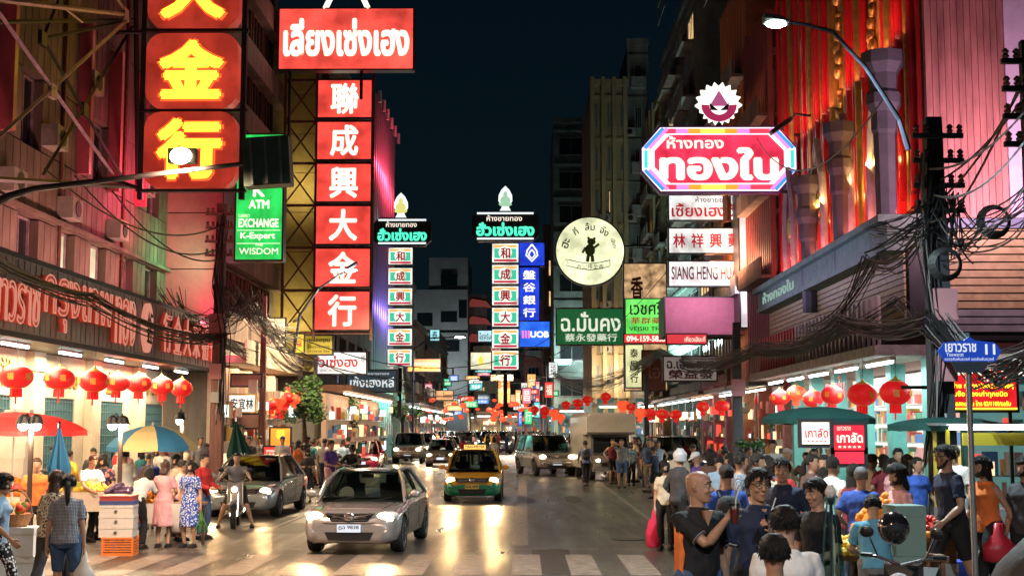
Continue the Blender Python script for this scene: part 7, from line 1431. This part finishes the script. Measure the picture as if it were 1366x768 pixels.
b = B().lathe((-.0, 0, .5), [(.0, 0), (.11, .03), (.03, .09), (0, .1)], 9).build('bow', mat('red_ribbon', (.8, .05, .04), .4), o)
carton('tall white styrofoam box stack carrying the gift basket, lower half', 24, 768, 19, .6, .38, .45, styro, 3, 0, None); carton('upper white styrofoam box directly under the gift basket', 24, 768, 19, .58, .38, .45, styro, -2, .39, None)
table('brightly lit stall counter behind the orange tee vendor', lx(10, 25), 25.0, 2.0, 1.0, .9, cardw, cream); heap('orange red fruit heap at the far left stall', lx(12, 25), 24.9, .91, 1.2, .7, .3, fr_o, .05, 90, seed=6)
for i in range(5): carton('stacked pale carton %s behind the left stall lamp pole' % ['at the bottom', 'second up', 'third up', 'fourth up', 'at the top'][i], 12 + i * 3, 600, 26.5, .7 - i * .06, .3, .5, cardw, i * 3, .95 + i * .31, None)
o = thing('round_tin', 'lime green square tin on the left stall counter', 'tin', (lx(104, 25.2), 25.5, .96)); B().box(-.12, -.1, 0, .12, .1, .16).build('tin_body', mat('lime_tin', (.35, .5, .05), .4), o); B().box(-.125, -.105, .16, .125, .105, .18).build('lid', mat('lime_tin', 0), o)
# right stalls
table('long fruit stall table under the green umbrella', lx(1060, 20), 20.0, 2.6, .9, .72, wood, mat('stall_cloth', (.1, .12, .12), .8)); heap('big heap of red pomegranates on the right fruit stall', lx(1070, 20), 19.9, .73, 1.5, .8, .32, fr_r, .045, 150, seed=7)
heap('heap of orange tangerines in front of the pink top woman', lx(1178, 15.4), 15.3, .95, .75, .5, .42, fr_o, .042, 150, seed=8); heap('lower golden heap of tangerines beside the black tee man', lx(1133, 15.2), 15.0, .78, .7, .5, .18, fr_y, .04, 90, seed=9)
table('fruit cart table under the tangerine heaps', lx(1160, 15.2), 15.2, 1.5, .6, .76, wood); carton('cardboard box lifting the tall tangerine heap', 1178, 700, 15.25, .6, .18, .42, cardb, 0, .765)
heap('small heap of red apples in the wooden crate beside the tall man', lx(1232, 15.8), 15.8, .95, .55, .4, .14, fr_r, .042, 50, seed=10); carton('brown wooden crate under the red apples', 1232, 700, 15.8, .6, .32, .42, cardb, 0, .62); carton('white box supporting the brown apple crate', 1232, 700, 15.8, .62, .61, .44, cardw, 0, 0)
carton('upper pale green polystyrene box beside the light blue shirt', 1206, 690, 13.6, .3, .48, .35, mat('pale_green_foam', (.2, .33, .29), .7), 5, .9); carton('lower pale green polystyrene box', 1203, 740, 13.6, .3, .42, .34, mat('pale_green_foam', 0), -3, .47); carton('bottom pale green polystyrene box', 1203, 760, 13.6, .32, .46, .36, mat('pale_green_foam', 0), 2, 0)
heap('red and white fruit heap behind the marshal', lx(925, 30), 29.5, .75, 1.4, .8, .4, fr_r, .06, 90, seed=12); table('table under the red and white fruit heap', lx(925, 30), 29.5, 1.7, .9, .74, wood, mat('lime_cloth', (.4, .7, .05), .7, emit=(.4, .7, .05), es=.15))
carton('blue plastic tub on the pavement behind the tall bearded man', 1286, 690, 17.5, .42, .3, .34, mat('blue_tub', (.01, .06, .5), .4), 0, .16, None, 'tub', 'plastic_tub')
carton('pale cooler box in front of the green pillar', 1178, 640, 21, .9, .75, .5, mat('cooler_grey', (.3, .42, .42), .4), 0, .155, None, 'cooler', 'cooler_box')
# yellow food cart
o = thing('food_cart', 'food cart with a yellow lit roof board and posts behind the street name post', 'cart', (lx(1322, 21), 21, .02)); ye = mat('yellow_cart', (.45, .36, .03), .5)
B().box(-.8, -.3, 0.3, .8, .4, .9).build('counter', grey, o)
for s in (-1, 1):
    for y in (-.28, .38): B().cbox((s * .76, y, 1.2), (.05, .05, 1.8)).build('post', ye, o)
B().box(-.55, -.36, 1.86, .55, -.3, 2.05).build('roof_board', ye, o); B().box(-.9, -.35, 2.16, .9, .6, 2.2).build('roof', grey, o); B().cyl((-.7, -.2, 2.12), (.7, -.2, 2.12), .025, 8).build('tube_light', tubelt, o)
for x in (-.55, .55): B().lathe((0, 0, 0), [(.12, -.03), (.2, -.03), (.2, .03), (.12, .03)], 16, M=Matrix.Rotation(R(90), 3, 'Y')).build('wheel', tyre, o, loc=(x, -.2, .2))
area('cart_light', (lx(1306, 21), 20.8, 2.2), (1.2, .4), 30, (.9, 1, .9))
# right shop contents: bays with shelves of boxes
tealp = mat('teal_pillar', (.12, .38, .36), .5, noise=.2); rs = facade('gold_shop', 'glaring right shop interior with teal pillars and packed shelves', 'shop', 'R', 9.9, 32.2, 50); shelfm = mat('shelf_white', (.6, .62, .6), .5)
B().box(0, 2.2, .15, 17.6, 2.3, 3.84).build('back_wall', lit('shop_back', (1, .96, .85), .9), rs); B().box(0, 0, .152, 17.6, 2.19, .17).build('shop_floor', shelfm, rs)  # back wall is given its own glow for the shop's brightness
goods = [mat('goods_%d' % i, c, .5) for i, c in enumerate(((.6, .1, .08), (.7, .5, .1), (.1, .3, .2), (.7, .68, .6), (.1, .2, .45), (.55, .25, .1), (.65, .3, .3)))]
for k in range(6):
    x = k * 3.3; B().box(x, -.1, .15, x + .5, .3, 3.84).box(x - .04, -.14, .15, x + .54, .34, .5).build('pillar', tealp, rs)
    if k < 5:
        for j in range(5):
            z = .5 + j * .58; B().box(x + .7, 1.7, z, x + 3.1, 2.19, z + .04).build('shelf', shelfm, rs); b = B(); xx = x + .75
            while xx < x + 3.0: w_ = rnd.uniform(.09, .25); h_ = rnd.uniform(.18, .45); b.box(xx, 1.75, z + .042, xx + w_ - .01, 2.15, z + .04 + h_, rnd.randrange(7)); xx += w_
            q = b.build('goods', goods, rs); q['kind'] = 'stuff'
        B().box(x + .6, .3, .16, x + 3.2, .9, 1.05).build('display_counter', mat('glass_case', (.5, .55, .5), .15), rs)
write('ทองใบ', rs, 6, 3.1, 8.6, 3.75, -.12, redink, .03); 0
area('shop_light', (11.2, 41, 3.8), (1.5, 15), 330, (.95, 1, .95))
# goods in the alley shop behind the corner wall
al = thing('alley_shop', 'teal fronted shop below the red gold-shop sign in the alley', 'shop', (9.9, 31.6, .15)); B().box(.5, .3, 0, 3.6, .35, 3.0).build('shop_window', mat('alley_window', (.1, .22, .22), .5, emit=(.3, .7, .65), es=.2), al); shopfill(al, .5, 3.3, .0, 2.9, 77, 60); B().box(.3, 0, 0, .5, .29, 4.2).box(2.0, 0, 0, 2.15, .29, 4.2).box(3.6, 0, 0, 3.8, .29, 4.2).box(.5, 0, 3.0, 3.6, .29, 3.2).build('teal_frame', tealp, al)
area('alley_light', (9.2, 27.5, 3.2), (1.5, .5), 60, (.8, 1, .95))
# trees
leafm = [mat('leaf_dark', (.02, .07, .02), .6), mat('leaf_mid', (.04, .13, .03), .6), mat('leaf_light', (.06, .13, .03), .6)]; bark = mat('bark', (.1, .07, .05), .9, noise=.4)
def tree(label, px, pyc, Y, rad, n=1400, seed=1, name='street_tree'):
    rn = random.Random(seed); c = P(px, pyc, Y); o = thing(name, label, 'tree', (c.x, Y, 0)); b = B(); b.tube([(0, 0, 0), (.05, 0, c.z * .5), (-.05, 0, c.z)], [.13, .1, .05], 8)
    cl = [(rn.uniform(-.7, .7) * rad, rn.uniform(-.7, .7) * rad, rn.uniform(-.5, .6) * rad) for _ in range(9)]
    for q in cl[:6]: b.tube([(0, 0, c.z * .75), (q[0] * .6, q[1] * .6, c.z + q[2] * .6), (q[0], q[1], c.z + q[2])], [.05, .03, .01], 5)
    b.build('trunk', bark, o); v, f, m = [], [], []
    for i in range(n):
        q = rn.choice(cl); d = V((rn.gauss(0, 1), rn.gauss(0, 1), rn.gauss(0, .8))).normalized() * rad * .45 * rn.random() ** .5; p = V(q) + d + V((0, 0, c.z)); u = V((rn.uniform(-1, 1), rn.uniform(-1, 1), rn.uniform(-.6, .6))).normalized(); w_ = u.orthogonal().normalized(); s_ = rn.uniform(.05, .1) * (1 + rad * .15); k = len(v); v += [p - u * s_, p + w_ * s_ * .45, p + u * s_, p - w_ * s_ * .45]; f.append((k, k + 1, k + 2, k + 3)); m.append(rn.randrange(3))
    b = B(); b.v = [tuple(x) for x in v]; b.f = f; b.m = m; b.build('crown', leafm, o)
tree('leafy street tree beside the lantern bunch at left', 406, 534, 54, 1.05, 2800, 1); tree('second bushier street tree behind the first at left', 438, 541, 64, 1.3, 3200, 2); tree('small far street tree left of the road', 537, 550, 92, .9, 900, 3); tree('smaller far street tree beside the first far one', 549, 553, 98, .8, 900, 4); tree('potted green shrub by the right shop counter', 1002, 602, 38, .38, 700, 5, 'potted_shrub')
# right foreground: parked motorcycle, helmet, clear umbrella, black bag
g = P(1210, 570, 12.1); bk = bike('parked dark motorcycle with bare mirrors in the lower right foreground', (g.x, 12.1, 0), -28, moped_black, 'motorcycle', lamp=False)
o = thing('crash_helmet', 'black full-face helmet hung on the parked motorcycle handlebar', 'helmet', P(1192, 704, 11.4)); B().ball((0, 0, 0), .14, 18, 12, sc=(.92, 1.05, 1)).build('shell', mat('helmet_black2', (.012, .012, .014), .15, coat=1), o, smooth=True); B().ball((0, -.03, .01), .128, 16, 8, sc=(.9, 1.06, .5)).build('visor', mat('visor', (.03, .035, .04), .05), o, smooth=True); B().ball((0, 0, .02), .143, 16, 6, sc=(.93, 1.04, .25)).build('pink_band', mat('band', (.4, .2, .2), .4), o, smooth=True)
o = thing('folded_umbrella', 'folded clear plastic umbrella standing upright before the black tee man', 'umbrella', (lx(1104, 10.5), 10.5, 0)); pt = glassmat('clear_film', (.62, .8, .82), .12); zt = P(1104, 655, 10.5).z; rings = []
for i, (t, r_) in enumerate(((0, .03), (.2, .12), (.5, .11), (.8, .075), (.93, .04), (.97, .06), (1, .02))): rings.append([V((r_ * (1 if k % 2 else .62) * math.cos(k * math.pi / 8) + .01 * t, r_ * (1 if k % 2 else .62) * math.sin(k * math.pi / 8), zt * .12 + zt * .88 * t)) for k in range(16)])
B().loft(rings, cap=False).build('plastic_sheet', pt, o); B().cyl((0, 0, 0), (.01, 0, zt), .012, 8).build('shaft', chrome, o); B().lathe((.01, 0, zt), [(.02, -.1), (.035, -.06), (.045, .0), (.02, .05)], 10).build('gathered_top', plasticw, o)
o = thing('motorcycle', 'large black leather saddle bag and seat of a motorcycle at the right edge', 'motorcycle', (lx(1418, 7), 7, 0)); o.scale = (1.38, 1.38, 1.38); lea = mat('black_leather', (.01, .009, .01), .6, noise=.3, bump=.25, bscale=30)
B().loft([[V((w_ * math.cos(2 * math.pi * j / 18), .28 * math.sin(2 * math.pi * j / 18) * (1 if w_ > .15 else .7), z)) + V((x_, 0, 0)) for j in range(18)] for z, w_, x_ in ((.35, .2, -.05), (.55, .34, -.04), (.85, .36, .0), (1.05, .3, .05), (1.2, .2, .12), (1.32, .1, .2))]).build('saddle_bag', lea, o, smooth=True)
B().ball((.16, -.1, 1.42), .2, 16, 10, sc=(.9, 1.1, 1)).build('tail_hump', lea, o, smooth=True); B().tube([(-.22, -.28, 1.08), (-.1, -.3, .8), (-.02, -.29, .5)], .008, 5).build('zip', chrome, o); B().tube([(-.05, -.2, 1.2), (.02, -.3, 1.35), (.12, -.3, 1.5)], [.03, .05, .03], 8).build('strap', mat('olive_strap', (.14, .14, .11), .5), o)
for y in (-.5, .7): B().lathe((0, 0, 0), [(.22, -.05), (.3, -.06), (.31, 0), (.3, .06), (.22, .05)], 20, M=Matrix.Rotation(R(90), 3, 'Y')).build('wheel', tyre, o, loc=(.1, y, .31))
bpy.data.scenes.remove(TS)
for q in list(bpy.data.objects):
    if q.get('label') is None and q.parent is None and q.type == 'MESH' and q.name.startswith('work'): bpy.data.objects.remove(q)
